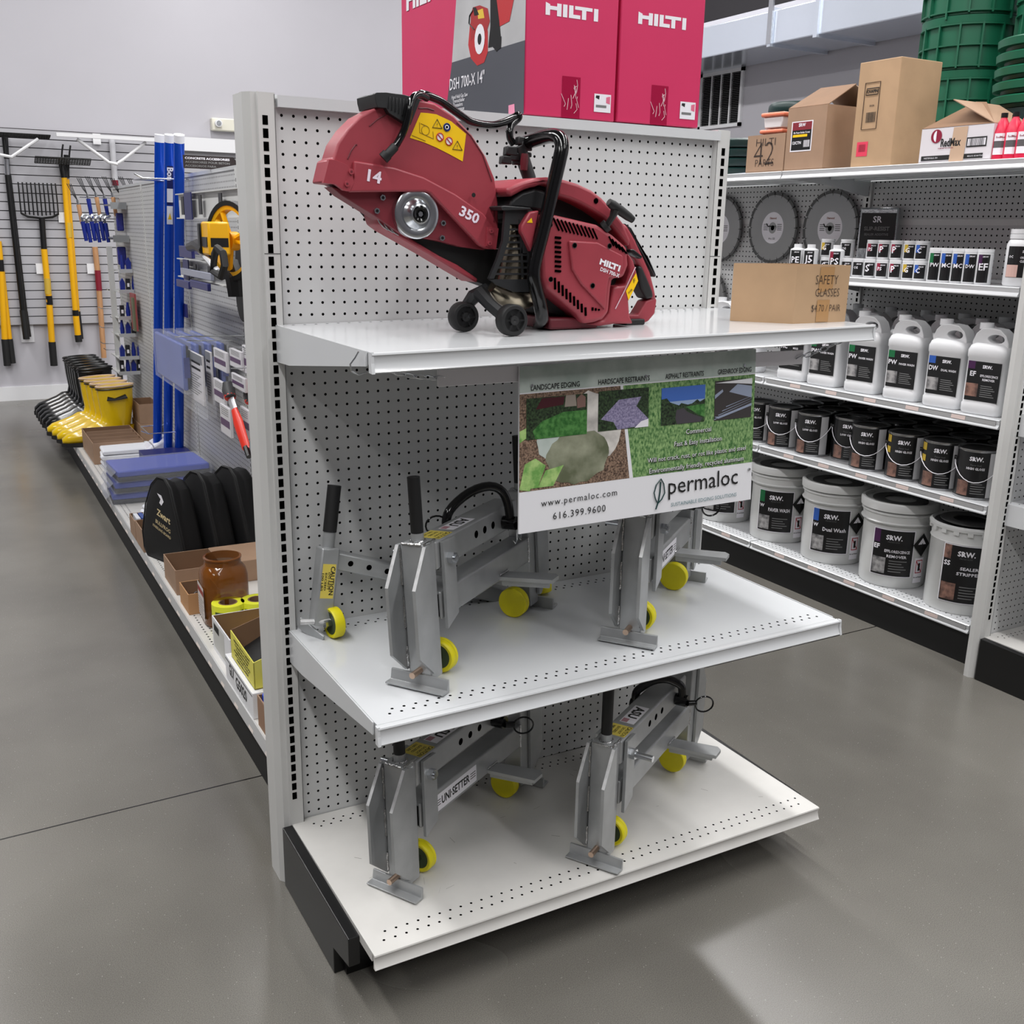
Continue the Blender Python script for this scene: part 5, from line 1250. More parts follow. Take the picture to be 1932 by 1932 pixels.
for k, l in enumerate(('front blue kneeling pad in clear plastic on the hook, nearest the aisle', 'second blue kneeling pad on the hook, behind the front one', 'third blue kneeling pad on the hook', 'rearmost blue kneeling pad on the hook, nearest the pegboard')):
    c = 11.0 + k * 2.3
    t = hang('kneeling_pad', 11.0, 291, 625, 348, 738, .85, PADH, l, 'kneeling pad', 'hanging blue kneeling pads', pad(k), .3)
    t.location.x += k * 2.3 * I
hook = MB().tube([(9.8, 96.5, 43.6), (23, 96.5, 43.4)], .12, ZINC, n=6)
tag(hook.build('peg_hook'), 'long wire peg hook carrying the blue kneeling pads', 'hook')
PKW = mat('package_white', (214, 212, 216), .3, bump=.4, bscale=30)
def pk(t, w_, h):
    f = MB(); x = -.03
    f.add([(x, w_, h - 1.6), (x, -w_, h - 1.6), (x, -w_, h - .1), (x, w_, h - .1)], [(0, 1, 2, 3)], mat('header_grey', (130, 132, 138), .5))
    for zf in (.86, .74): f.add([(x, w_ * .6, h * zf - .6), (x, -w_ * .8, h * zf - .6), (x, -w_ * .8, h * zf - .2), (x, w_ * .6, h * zf - .2)], [(0, 1, 2, 3)], INK)
    for k in range(9): f.add([(x, w_ * .75, h * (.56 - k * .05)), (x, -w_ * (.8 - (k % 3) * .2), h * (.56 - k * .05)), (x, -w_ * (.8 - (k % 3) * .2), h * (.575 - k * .05)), (x, w_ * .75, h * (.575 - k * .05))], [(0, 1, 2, 3)], GINK)
    f.build('card_print', t, smooth=0)
    MB().box((-.1, -w_ - .2, -2.2), (.5, w_ + .2, 1), CLEAR).build('plastic_bag', t, smooth=0)
def pk2(t, w_, h):
    f = MB(); x = -.03
    f.add([(x, w_ * .9, h * .3), (x, -w_ * .9, h * .3), (x, -w_ * .9, h * .55), (x, w_ * .9, h * .55)], [(0, 1, 2, 3)], mat('card_plum', (88, 60, 96), .45))
    for k in range(4): f.add([(x, w_ * .7, h * (.9 - k * .07)), (x, -w_ * .7, h * (.9 - k * .07)), (x, -w_ * .7, h * (.92 - k * .07)), (x, w_ * .7, h * (.92 - k * .07))], [(0, 1, 2, 3)], GINK)
    f.build('card_print', t, smooth=0)
hang('hanging_package', 12.5, 346, 655, 386, 768, .4, PKW, 'front large white instruction package hanging beside the blue kneeling pads', 'package', 'hanging white packages', pk)
hang('hanging_package', 14.5, 386, 660, 402, 765, .4, PKW, 'white instruction package hanging just behind the front large one', 'package', 'hanging white packages', pk)
for k, (u0, v0, u1, v1, c, l) in enumerate(((402, 655, 428, 705, 13.5, 'white and plum package hanging above the grey hand tool'), (402, 712, 424, 768, 13.0, 'crumpled silvery package hanging below the white and plum one'), (432, 655, 456, 700, 14, 'white package at the top, left of the display upright'), (456, 650, 478, 712, 14.5, 'plum printed package tucked against the display upright'), (436, 702, 462, 742, 13.6, 'clear package of plum printed cards in the middle of the hooks'), (414, 760, 436, 828, 12.8, 'lowest pointed white and plum package beside the red folding saw'), (452, 765, 472, 830, 14.4, 'white package hanging behind the red folding saw'))):
    hang('hanging_package', c, u0, v0, u1, v1, .5, PKW, l, 'package', 'hanging white packages', pk2)
for (a, b, l) in (((352, 643), (478, 650), 'upper wire peg hook carrying white packages'), ((430, 655), (486, 652), 'wire peg hook next to the display upright'), ((436, 695), (486, 695), 'lower wire peg hook next to the display upright')):
    p0 = WL(*a, 12); 
    tag(MB().tube([tuple(p0), (23.3, p0.y, p0.z - .3)], .11, ZINC, n=6).build('peg_hook'), l, 'hook')
# red folding saws
ORR = mat('saw_orange_red', (222, 52, 34), .35)
def fsaw(u0, v0, u1, v1, c, l):
    a = WL(u0, v0, c); b = WL(u1, v1, c); d = b - a
    t = thing('folding_saw', l, 'saw', a, 0, 'red folding saws')
    MB().tube([(0, 0, 1.2), (0, -.4, 0), d * .12], [.8, 1.1, .9], mat('grip_grey', (70, 70, 72), .5), n=10).build('grip', t)
    MB().tube([d * .05, d * .12], [.95, .95], ORR, n=10).build('collar', t)
    MB().tube([d * .14, d * .32], .62, mat('card_silver', (190, 190, 194), .3, .4), n=6, flat=.35).build('blade_card', t)
    MB().tube([d * .3, d * .5, d * .85, d * .9], [.6, .95, .8, .5], ORR, n=8, flat=.4).build('saw_body', t)
    MB().tube([d * .86, d * 1.0], [.5, .45], BLK, n=8).build('tip_cap', t)
    MB().tube([d * .3 + Vector((.5, .9, 0)), d * .6 + Vector((.5, .9, 0)), d * .8 + Vector((.4, .3, 0))], .35, BLK, n=6).build('blade_guard', t)
fsaw(430, 735, 470, 862, 13, 'orange-red folding saw with grey grip hanging lowest beside the display upright')
fsaw(470, 745, 500, 850, 15, 'orange-red folding saw half hidden by the display upright')
hang('tool_card', 14.8, 470, 696, 480, 750, .3, ORR, 'orange-red tool card tucked behind the display upright below the packages', 'tool card')
# spirit level
def lv_(t, w_, h):
    MB().box((-.2, -w_ - .2, h * .62), (.9, w_ + .2, h * .7), NAVY).box((-.2, -w_ - .2, h * .32), (.9, w_ + .2, h * .4), NAVY).build('navy_bands', t)
    MB().box((-.05, -w_ * .7, h * .42), (.1, w_ * .7, h * .6), BLK).build('vial_window', t)
hang('spirit_level', 15, 455, 312, 466, 512, .7, mat('level_red', (226, 36, 44), .3), 'bright red spirit level hanging upright against the display upright', 'level', extra=lv_)
# cross bars with price tags
for k, (v0, v1, h, l) in enumerate(((346, 328, 5.2, 'topmost grey hook bar near the black sign'), (462, 462, 4.2, 'second grey hook bar, above the blue price tags'))):
    pass
def bar(u0, v0, u1, v1, h, c, lab):
    a = WL(u0, v0, c); b = WL(u1, v1, c); y0, y1 = min(a.y, b.y), max(a.y, b.y); z = (a.z + b.z) / 2 - 2.4
    t = thing('hook_bar', lab, 'hook bar', (LX(c, (y0 + y1) / 2), (y0 + y1) / 2, z - h), AR, 'grey hook bars')
    w_ = (y1 - y0) / 2
    MB().box((0, -w_, 0), (.25, w_, h), UPR).box((-.6, -w_, 0), (0, w_, .2), UPR).box((-.6, -w_, h - .2), (0, w_, h), UPR).build('bar', t, smooth=0)
    MB().box((.2, -w_, .5), (5.2, -w_ + .5, h - .3), UPR).box((.2, w_ - .5, .5), (5.2, w_, h - .3), UPR).build('bracket', t, smooth=0)
    mb = MB()
    for q in range(3): yy = -w_ + (q + .7) * w_ * .62; mb.box((-.75, yy, .7), (-.6, yy + 2.2, h - .6), BLK)
    mb.build('bar_clips', t, smooth=0)
    MB().box((-1.0, w_ * .35, -.2), (-.8, w_ * .6, h), mat('tag_navy', (40, 44, 96), .4)).build('price_tag', t, smooth=0)
bar(335, 345, 455, 318, 4.6, 16.5, 'topmost grey hook bar with a navy price tag, under the black sign')
bar(338, 468, 424, 466, 3.6, 16.5, 'lower grey hook bar with black clips, left of the measuring wheel')
for (u0, v0, u1, v1, l) in ((337, 535, 362, 560, 'navy packet hanging left of the measuring wheel counter'), (366, 536, 395, 556, 'second navy packet, partly behind the measuring wheel counter'), (332, 598, 356, 618, 'navy packet hanging below the measuring wheel handle'), (358, 600, 392, 622, 'navy packet with white spots below the measuring wheel')):
    hang('hanging_packet', 14, u0, v0 - 72, u1, v1 - 72, .6, mat('tag_navy2', (44, 46, 104), .35), l, 'packet', 'navy packets')
hang('clear_packet', 14.5, 340, 505, 398, 530, .6, mat('clear_packet', (150, 154, 170), .2), 'pale clear packet hanging above the row of navy packets', 'packet')
hang('navy_card_strip', 20, 338, 570, 352, 600, .4, mat('tag_navy2', (44, 46, 104), .35), 'dark navy card hanging low beside the right blue tube', 'card')
# measuring wheel
t = thing('measuring_wheel', 'yellow spoked measuring wheel with black tyre hanging by its folded handle', 'measuring wheel', WL(440, 455, 14), 0)
c0 = Vector((0, 0, 0)); Mw = Matrix.Rotation(.35, 4, 'Z') @ Matrix.Rotation(math.pi / 2, 4, 'Y')
MY = mat('wheel_bright_yellow', (240, 178, 16), .35)
MB(Mw).lathe([(5.2, -.9), (5.9, -.9), (5.9, .9), (5.2, .9), (5.2, -.9)], BLKR, n=40).build('tyre', t)
MB(Mw).lathe([(4.6, -.7), (5.25, -.8), (5.25, .8), (4.6, .7), (4.6, -.7)], MY, n=40).build('rim', t)
sp_ = MB(Mw)
for k in range(3):
    for d in (-.22, .22):
        a = k * 2 * math.pi / 3 + .4 + d
        sp_.tube([(1.0 * math.cos(a), 1.0 * math.sin(a), -.3), (4.8 * math.cos(a), 4.8 * math.sin(a), -.3)], .42, MY, n=6)
sp_.cyl((0, 0, -1), (0, 0, .6), 1.4, MY).build('spokes', t)
p = WL(407, 450, 11) - WL(440, 455, 14)
MB(Tr(*p)).box((-1.6, -2.2, -2.4), (1.6, 2.2, 2.4), MY).build('counter_box', t, bevel=.3)
MB(Tr(*p)).box((-1.7, -1.5, -1.2), (-1.58, 1.5, .2), BLK).box((-1.3, -2.26, -1.2), (1.3, -2.18, .1), BLK).build('counter_window', t, smooth=0)
MB(Tr(*p)).box((-1.9, 1.9, -2.3), (1.3, 3.4, 2.2), BLK).build('counter_mount', t, bevel=.2)
q = [WL(u, v, 9.5) - WL(440, 455, 14) for u, v in ((405, 480), (403, 512), (418, 522), (424, 500), (421, 478), (410, 468))]
MB().tube(q, .55, BLKR, n=8, closed=True).build('folding_handle', t)
q = [WL(u, v, 9.8) - WL(440, 455, 14) for u, v in ((375, 472), (397, 495), (412, 514))]
MB().tube(q, [.38, .45, .5], mat('pale_rod', (214, 216, 220), .25), n=8).build('shaft', t)
q = [WL(u, v, 9.6) - WL(440, 455, 14) for u, v in ((358, 466), (372, 462), (384, 472))]
MB().tube(q, [.7, .9, .7], BLK, n=8).build('brake_lever', t)
q = [WL(u, v, 14.2) - WL(440, 455, 14) for u, v in ((436, 500), (446, 530), (448, 560))]
MB().tube(q, [1.4, 1.6, 1.4], BLK, n=8).build('kickstand', t)
tb_ = WL(455, 560, 16.5)
mb = MB(Tr(*tb_)).add([(0, 3.4 * math.cos(q * math.pi / 10), 4 * math.sin(q * math.pi / 10) * (1 if q > 10 else 2.4)) for q in range(20)] + [(1.5, 3.4 * math.cos(q * math.pi / 10), 4 * math.sin(q * math.pi / 10) * (1 if q > 10 else 2.4)) for q in range(20)], [list(range(20)), list(range(20, 40))[::-1]] + [(j, 20 + j, 20 + (j + 1) % 20, (j + 1) % 20) for j in range(20)], BLKR)
tag(mb.build('black_case', loc=tb_, bevel=.2), 'large black rounded case hanging behind the measuring wheel', 'case')
# black category sign standing on the run
yy = 118.0
for _ in range(30):
    if W(400, 345, y=yy).z > 72.6: yy -= 1.5
a = W(345, 292, y=yy); b = W(450, 333, y=yy)
t = thing('category_sign', 'black category sign reading CONCRETE ACCESSORIES on top of the left shelving run', 'sign', ((a.x + b.x) / 2, yy, 72.5))
w_ = (b.x - a.x) / 2; h = a.z - 72.5
MB().prism([(-w_, 0), (w_ - 1, 0), (w_, h * .55), (w_ - .8, h), (-w_, h)], 'y', 0, .2, mat('sign_brown_black', (38, 30, 30), .45)).build('board', t, smooth=0)
mb = MB()
for k, (tx, ww, m_) in enumerate((('CONCRETE ACCESSORIES', .86, STW), ('ACCESSOIRES POUR BETON', .86, GINK), ('ACCESORIOS PARA', .6, GINK))): mb.text(tx, frame((-w_ * .98 + w_ * ww, -.02, h * (.78 - k * .29)), (1, 0, 0), (0, 0, 1)), width=w_ * 1.9 * ww, height=h * .17, m=m_, bold=.03)
mb.build('lettering', t, smooth=0)
MB().box((-2, .05, -.02), (2, .6, h * .4), ZINC).build('stand', t, smooth=0)
# ---- tool display rack near the far end
NB = mat('tool_navy', (22, 40, 130), .4); NB2 = mat('tool_dark', (26, 26, 34), .5)
t = thing('hook_rack', 'grey rack of metal trays full of blue hand tools near the back wall', 'rack', (17.5, 226, 18))
pa = W(205, 465, y=226); pb = W(240, 745, y=226)
GP2 = lambda o: setattr(o, 'matrix_parent_inverse', o.parent.matrix_basis.inverted())
o = MB().box((pa.x - .6, 225.4, pb.z), (pa.x + .8, 226.6, pa.z), UPR).build('post', t, smooth=0); GP2(o)
rows = []
for v in (511, 549, 598, 630, 672, 700):
    p0 = W(216, v, y=226)
    o = MB().box((p0.x, 218, p0.z), (24.0, 232, p0.z + .25), UPR).box((p0.x, 217.8, p0.z - .2), (24, 218, p0.z + .8), mat('tray_edge', (200, 202, 206), .3, .4)).build('tray', t, smooth=0); GP2(o)
    rows.append((p0.x, p0.z))
n = 0
ords = ('first', 'second', 'third', 'fourth', 'fifth', 'sixth')
for r, (x0, z0_) in enumerate(rows):
    for k in range(4):
        x = x0 + 1.2 + k * 1.55; y = 219.4
        mb = MB(Tr(x, y, z0_ + .3))
        kind = (r + k) % 3
        if kind == 0: mb.lathe([(0, .0), (.5, .0), (.62, 1.6), (.4, 3.2), (.3, 4.2), (0, 4.2)], NB, n=10).lathe([(0, -.02), (.14, -.02), (.14, 0)], STW, n=8)
        elif kind == 1: mb.prism([(-.6, 0), (.6, 0), (.7, 2.2), (.1, 3.6), (-.6, 2.6)], 'y', -.5, .8, NB)
        else: mb.box((-.55, -.3, 0), (.55, .9, 3.4), NB2).box((-.3, -.34, 1.2), (.3, -.3, 2.2), STW)
        tag(mb.build('hand_tool', loc=(x, y, z0_ + .3)), 'small hand tool, %s from left in the %s tray from top' % (ords[k], ords[r]), 'hand tool', 'hand tools in the tray rack')
        n += 1
# upper grey shelves with packaged blades and hooks carrying weeding tools
GSH = mat('shelf_grey', (132, 134, 136), .4)
for (u0, u1, v, l) in ((205, 292, 388, 'upper grey metal shelf left of the blue tubes'), (210, 292, 450, 'lower grey metal shelf left of the blue tubes')):
    a = W(u0, v, y=222); b = W(u1, v, y=222)
    mb = MB(Tr(0, 222, a.z)).box((a.x, -3, 0), (24, 8, .4), GSH).box((a.x, -3.2, -.9), (24, -3, .9), GSH)
    tag(mb.build('metal_shelf', smooth=0, loc=((a.x + 24) / 2, 222, a.z)), l, 'shelf', 'grey metal shelves')
a = W(212, 398, y=223); b = W(280, 445, y=223)
MB_ = MB().box((a.x + 1, 223, b.z + 1.2), (23.6, 225, a.z - .5), mat('bag_navy', (40, 44, 128), .3, var=.2, scale=30))
tag(MB_.build('navy_package', bevel=.3, loc=(a.x + 4, 224, b.z + 1.2)), 'wide navy package lying between the two grey metal shelves', 'package')
a = W(214, 462, y=223); b = W(280, 500, y=223)
tag(MB().box((a.x + 1, 223, b.z), (23.6, 225, a.z - .5), mat('bag_navy', (40, 44, 128), .3, var=.2, scale=30)).build('navy_package', bevel=.3, loc=(a.x + 4, 224, b.z)), 'wide navy package hanging below the lower grey metal shelf', 'package')
a = W(280, 560, y=214)
tag(MB().box((22.6, 210, a.z - 9), (23.1, 217, a.z + 1), mat('frame_red', (150, 70, 70), .5)).box((22.2, 210, a.z - 9), (22.6, 213, a.z), mat('olive_green', (100, 104, 78), .5)).build('float_tool', smooth=0, loc=(22.8, 213, a.z - 9)), 'flat olive and red framed float tool hanging beside the left blue tube', 'float')
WOOD = mat('handle_wood', (190, 142, 100), .5, var=.15, scale=8, stretch=(6, 6, 1))
def weeder(u, v, m, ln, lab, grp, y=232):
    p = W(u, v, y=y)
    t = thing('hand_weeder', lab, 'hand tool', p, 0, grp)
    MB().cyl((0, 0, 0), (.5, 0, -5.2), .62, m, r1=.5, n=10).build('handle', t)
    mb = MB().cyl((0, 0, -.2), (-.2, 0, 1.2), .35, ZINC, n=8)
    if ln:
        for d in (-.5, 0, .5): mb.tube([(-.2, 0, 1.2), (-.9 + d * .6, 0, 2.6), (-2.0 + d, 0, ln)], .11, mat('tine_dark', (60, 60, 62), .4, .8), n=5)
    else: mb.tube([(-.2, 0, 1.0), (.2, 0, 1.8), (1.6, 0, 2.0)], .35, ZINC, n=6)
    mb.build('head', t)
for k in range(8):
    weeder(151 + k * 15.5 if k else 148, 372 + (k % 2) * 3 + (14 if k == 0 else 0), WOOD if k in (0, 2, 4, 5) else NB, 5.5, '%s hanging hand cultivator, %s handle, upper row left of the blue tubes' % (ords[k] if k < 6 else ('seventh', 'last')[k - 6], 'wooden' if k in (0, 2, 4, 5) else 'blue'), 'hanging hand cultivators')
for k in range(6):
    weeder(156 + k * 8.5, 418 + (k % 2) * 3, NB, 0, '%s blue handled hooked hand tool in the lower hanging row' % ords[k], 'blue hooked hand tools', 228)
for (u0, v0, u1, v1, l) in ((150, 372, 268, 366, 'upper bar the hand cultivators hang from'), (155, 412, 215, 408, 'lower bar the blue hooked tools hang from')):
    a = W(u0, v0, y=233); b = W(u1, v1, y=233)
    tag(MB().tube([tuple(a), (b.x, b.y, a.z)], .14, ZINC, n=6).tube([(b.x, 233, a.z), (24.2, 233, a.z)], .14, ZINC, n=6).build('hanging_bar'), l, 'bar')
for k, (u, v) in enumerate(((205, 548), (190, 582), (212, 600), (192, 618), (194, 648), (200, 660))):
    a = W(u, v, y=236)
    tag(MB().tube([(a.x - .6, 236, a.z + .5), (a.x, 236, a.z), (a.x + 5, 236, a.z - .3)], .12, ZINC, n=6).build('peg_hook'), ('topmost', 'second from top', 'third from top', 'third from bottom', 'second from bottom', 'lowest')[k] + ' empty wire hook left of the tray rack', 'hook', 'empty wire hooks')
# ---------------------------------------------------------------- long-handled tools on the slatted wall
TY = mat('fibreglass_yellow', (238, 176, 18), .3); YT = YW - 2.7
def wt(u, v, y=YT): return W(u, v, y=y)
def pole(segs, r, M_, t, name):
    pass
def longtool(name, lab, segs, cat, head=None, r=.62, off=0, grp=None):
    p0 = wt(*segs[0][0]); t = thing(name, lab, cat, (p0.x, YT + off, wt(*segs[-1][1]).z), 0, grp)
    o0 = Vector((p0.x, YT + off, wt(*segs[-1][1]).z))
    for a, b, m, nm, rr_ in segs:
        A, B_ = wt(*a), wt(*b); A.y = B_.y = YT + off
        MB().cyl(A - o0, B_ - o0, rr_, m, n=12).build(nm, t)
    if head: head(t, o0)
    return t
longtool('long_handle_tool', 'long black tool handle at the far left of the slatted wall, chrome band near top', [((7, 256), (12, 300), BLK, 'socket', .75), ((12, 300), (14, 330), ZINC, 'chrome_band', .8), ((14, 330), (43, 585), BLK, 'handle', .9), ((43, 585), (50, 640), BLKR, 'grip', 1.1)], 'garden tool')
longtool('long_handle_tool', 'second long black tool handle hung just behind the chrome banded one', [((11, 256), (16, 330), BLK, 'socket', .7), ((17, 330), (48, 590), BLK, 'handle', .8), ((47, 588), (54, 636), BLKR, 'grip', 1.0)], 'garden tool', off=1.0)
def fork(t, o0):
    mb = MB()
    a = wt(40, 405) - o0; b = wt(110, 405) - o0
    n = 10
    for k in range(n):
        f = k / (n - 1); x = a.x + (b.x - a.x) * f
        zt_ = (wt(75, 345) - o0).z; zb_ = (wt(75, 412) - o0).z
        e = abs(f - .5) * 1.2
        mb.tube([(x * .99, -.2, zt_), (x, -.6, (zt_ + zb_) / 2), (x, -.3, zb_ + 1.4 - .6 * (1 - 2 * abs(f - .5)))], .24, BLK, n=6)
    zb_ = (wt(75, 412) - o0).z
    mb.tube([(a.x, -.3, zb_ + 1.6), (a.x + 2, -.3, zb_ + .5), (0, -.3, zb_), (b.x - 2, -.3, zb_ + .5), (b.x, -.3, zb_ + 1.6)], .4, BLK, n=6)
    mb.build('fork_head', t)
longtool('manure_fork', 'wide black many-tined fork with yellow handle, tines up, on the slatted wall', [((79, 412), (83, 470), BLK, 'socket', 1.0), ((83, 470), (93, 570), TY, 'handle', 1.05), ((89, 525), (91, 555), mat('label_ylw', (206, 170, 60), .5), 'label_band', 1.12), ((92, 558), (94, 575), BLK, 'black_band', 1.1), ((93, 575), (98, 645), TY, 'handle', 1.1), ((98, 645), (102, 690), BLKR, 'grip', 1.25)], 'fork', fork)
def two(t, o0): pass
longtool('long_handle_tool', 'long yellow handled tool with black socket in the middle of the slatted wall', [((115, 300), (121, 335), BLK, 'socket', 1.1), ((121, 335), (130, 450), TY, 'handle', .95), ((129, 420), (131, 448), mat('label_ylw', (206, 170, 60), .5), 'label_band', 1.05), ((131, 450), (142, 585), TY, 'handle', .95), ((142, 585), (143, 596), BLK, 'black_band', 1.1), ((143, 596), (147, 632), TY, 'handle', 1.1), ((147, 632), (149, 645), BLKR, 'grip', 1.2)], 'garden tool')
longtool('long_handle_tool', 'second long yellow handled tool, hung right beside the black socketed one', [((126, 292), (127, 335), BLK, 'socket', .9), ((127, 338), (136, 450), TY, 'handle', .8), ((136, 450), (147, 588), TY, 'handle', .8), ((147, 588), (153, 640), BLKR, 'grip', 1.0)], 'garden tool', off=1.2)
longtool('long_handle_tool', 'yellow handled tool at the left edge of the photo, black grip low down', [((-3, 455), (2, 505), TY, 'handle', 1.0), ((0, 490), (2, 512), BLK, 'black_band', 1.1), ((2, 512), (9, 640), TY, 'handle', 1.05), ((9, 640), (14, 690), BLKR, 'grip', 1.2)], 'garden tool')
longtool('long_handle_tool', 'second yellow handled tool at the left edge, overlapping the first', [((4, 512), (18, 640), TY, 'handle', .95), ((18, 640), (24, 686), BLKR, 'grip', 1.15)], 'garden tool', off=1.0)
longtool('long_handle_tool', 'wooden tool handle with a red band hanging above the black boots', [((179, 466), (184, 510), WOOD, 'handle', .95), ((184, 510), (187, 548), mat('band_red', (130, 24, 44), .4), 'red_band', 1.05), ((187, 548), (196, 675), WOOD, 'handle', .95)], 'garden tool')
# mesh rake heads and white shelf braces
def gridhead(u0, v0, u1, v1, lab):
    a, b = wt(u0, v0), wt(u1, v1); mb = MB(); yy = YT - 6
    for k in range(5):
        z = a.z + (b.z - a.z) * k / 4; mb.tube([(a.x, yy + k, z), (b.x, yy + k, z)], .22, BLK, n=5)
    for k in range(22):
        x = a.x + (b.x - a.x) * k / 21; mb.tube([(x, yy, a.z), (x, yy + 4, b.z)], .14, BLK, n=4)
    tag(mb.build('mesh_head', loc=((a.x + b.x) / 2, yy, b.z)), lab, 'mesh tray')
gridhead(63, 297, 168, 312, 'flat black mesh tray fixed to the slatted wall above the yellow tools')
gridhead(-10, 252, 92, 262, 'black wire mesh shelf at the very top left of the slatted wall')
def brace(pts, lab, y=YT - 5):
    P = [W(u, v, y=y) for u, v in pts]; tag(MB().tube(P, .55, TRIMM, n=8).build('wall_bracket'), lab, 'bracket', 'white wall brackets')
brace([(0, 292), (22, 296), (72, 262)], 'white angled bracket at the top left of the slatted wall')
brace([(145, 262), (205, 306), (222, 310)], 'white angled bracket left of the upright post, top of the slatted wall')
brace([(222, 308), (232, 302), (275, 268)], 'white angled bracket just left of the blue tubes')
a, b = wt(102, 256), wt(295, 264)
tag(MB().box((a.x, YT - 7, a.z - .6), (b.x, YT - 5.5, a.z + .6), TRIMM).build('wall_shelf_rail', smooth=0), 'white shelf rail along the top of the slatted wall above the tools', 'rail')
longtool('long_handle_tool', 'bundle-thin white and red tool handle hanging at the top left of the blue tubes', [((211, 262), (217, 340), mat('handle_pale', (206, 206, 210), .35), 'handle', 1.0), ((217, 340), (218, 350), mat('band_red', (130, 24, 44), .4), 'red_band', 1.05)], 'garden tool')
for (u, v, l) in ((118, 410, 'white price card hanging beside the yellow handles'), (76, 507, 'white price card hanging left of the fork handle'), (172, 507, 'white price card hanging left of the wooden handle'), (183, 262, 'white price card under the top shelf rail')):
    p = wt(u, v); tag(MB().box((p.x - 1.3, YT + .4, p.z - 1.8), (p.x + 1.3, YT + .5, p.z + 1.8), WPAP).build('price_card', smooth=0, loc=(p.x, YT + .4, p.z)), l, 'price card', 'white price cards')
for (u, v, l) in ((118, 286, 'left'), (132, 288, 'right')):
    p = wt(u, v); tag(MB().tube([(p.x, YT - 3, p.z + 2.2), (p.x - .5, YT - 3, p.z), (p.x - 1.2, YT - 1, p.z - 6)], .3, BLK, n=6).build('wall_hook'), 'black curved tool hook, %s of the pair over the yellow handles' % l, 'hook', 'black tool hooks')
# ---------------------------------------------------------------- shelving run of the right aisle
PEGR = PEGY
rr_ = thing('sealer_shelving', 'long white shelving run on the right loaded with sealers, jugs, cans and pails', 'shelving', (126, 100, 0))
def Q_(mb, n, **k): o = mb.build(n, rr_, **k); GP(o); return o
Q_(MB().box((125.9, 3.4, 6), (126.2, 195, 72.2), PEGR), 'peg_panel', smooth=0)
Q_(MB().box((125.8, 3.4, 64.6), (125.95, 195, 65.6), UPR), 'panel_seam', smooth=0)
for y in (51.3, 99.3, 147.3, 195):
    mb = MB().box((125.4, y - .8, 0), (128, y + .8, 72), UPR)
    z = 9.0
    while z < 72: mb.box((125.37, y - .3, z - .34), (125.41, y + .12, z + .34), VOID); z += 1
    Q_(mb, 'upright', smooth=0)
TICK = mat('price_strip', (150, 150, 150), .25); TICL = mat('strip_label', (206, 188, 182), .4)
def rshelf(y0, y1, zt, x0=104.0, holes_=False, strip=True, name='shelf'):
    mb = MB().box((x0 + .35, y0, zt - .14), (125.8, y1, zt), WHT)
    prof = [(x0 + .4, zt), (x0, zt - .02), (x0 - .15, zt - .14), (x0 - .05, zt - .25), (x0 - .0, zt - .75), (x0 - .3, zt - 1.2), (x0 - .28, zt - 1.35), (x0 + .1, zt - 1.35), (x0 + .2, zt - .2), (x0 + .4, zt - .14)]
    mb.prism(prof, 'y', y0, y1, WHT)
    for xx in (x0 + 4, x0 + 11, x0 + 17): mb.box((xx, y0 + .5, zt - 1.0), (xx + 1.2, y1 - .5, zt - .14), WHT)
    if strip:
        mb.prism([(x0 - .1, zt - .25), (x0 - .04, zt - .28), (x0 - .12, zt - .9), (x0 - .18, zt - .88)], 'y', y0 + .5, y1 - .5, TICK)
        y = y0 + 5.5
        while y < y1 - 3: mb.prism([(x0 - .14, zt - .28), (x0 - .12, zt - .28), (x0 - .19, zt - .86), (x0 - .21, zt - .86)], 'y', y, y + 2.4, TICL); y += 8.3
    if holes_:
        y = y0 + 1
        while y < y1 - .5:
            for xx in (x0 + 1.2, x0 + 2.0, x0 + 2.9): mb.add([(xx - .11, y, zt + .01), (xx + .11, y, zt + .01), (xx + .11, y + .24, zt + .01), (xx - .11, y + .24, zt + .01)], [(0, 1, 2, 3)], VOID)
            y += 1
    Q_(mb, name, smooth=0)
    for yy in (y0 + .05, y1 - .17):
        Q_(MB().prism([(125.6, zt - .15), (x0 + .6, zt - .15), (x0 + .6, zt - 1.1), (x0 + 12, zt - 2.0), (125.6, zt - 3.6)], 'y', yy, yy + .12, WHT), 'shelf_bracket', smooth=0)
ZB, ZC_, ZJ, ZS, ZT = 6.4, 25.0, 37.6, 56.1, 73.1
for y0, y1 in ((3.6, 51.2), (51.5, 99.2), (99.5, 147.2)):
    rshelf(y0, y1, ZB, holes_=True, name='base_deck'); rshelf(y0, y1, ZC_); rshelf(y0, y1, ZJ, holes_=False); rshelf(y0, y1, ZT, strip=False)
rshelf(3.6, 51.2, ZS, strip=False)
Q_(MB().box((104.4, 3.6, 0), (104.8, 195, 5.1), BLKM), 'kick_plate', smooth=0)
Q_(MB().box((128.2, 3.6, ZT - 1.2), (147.5, 147, ZT), WHT), 'rear_shelf', smooth=0)
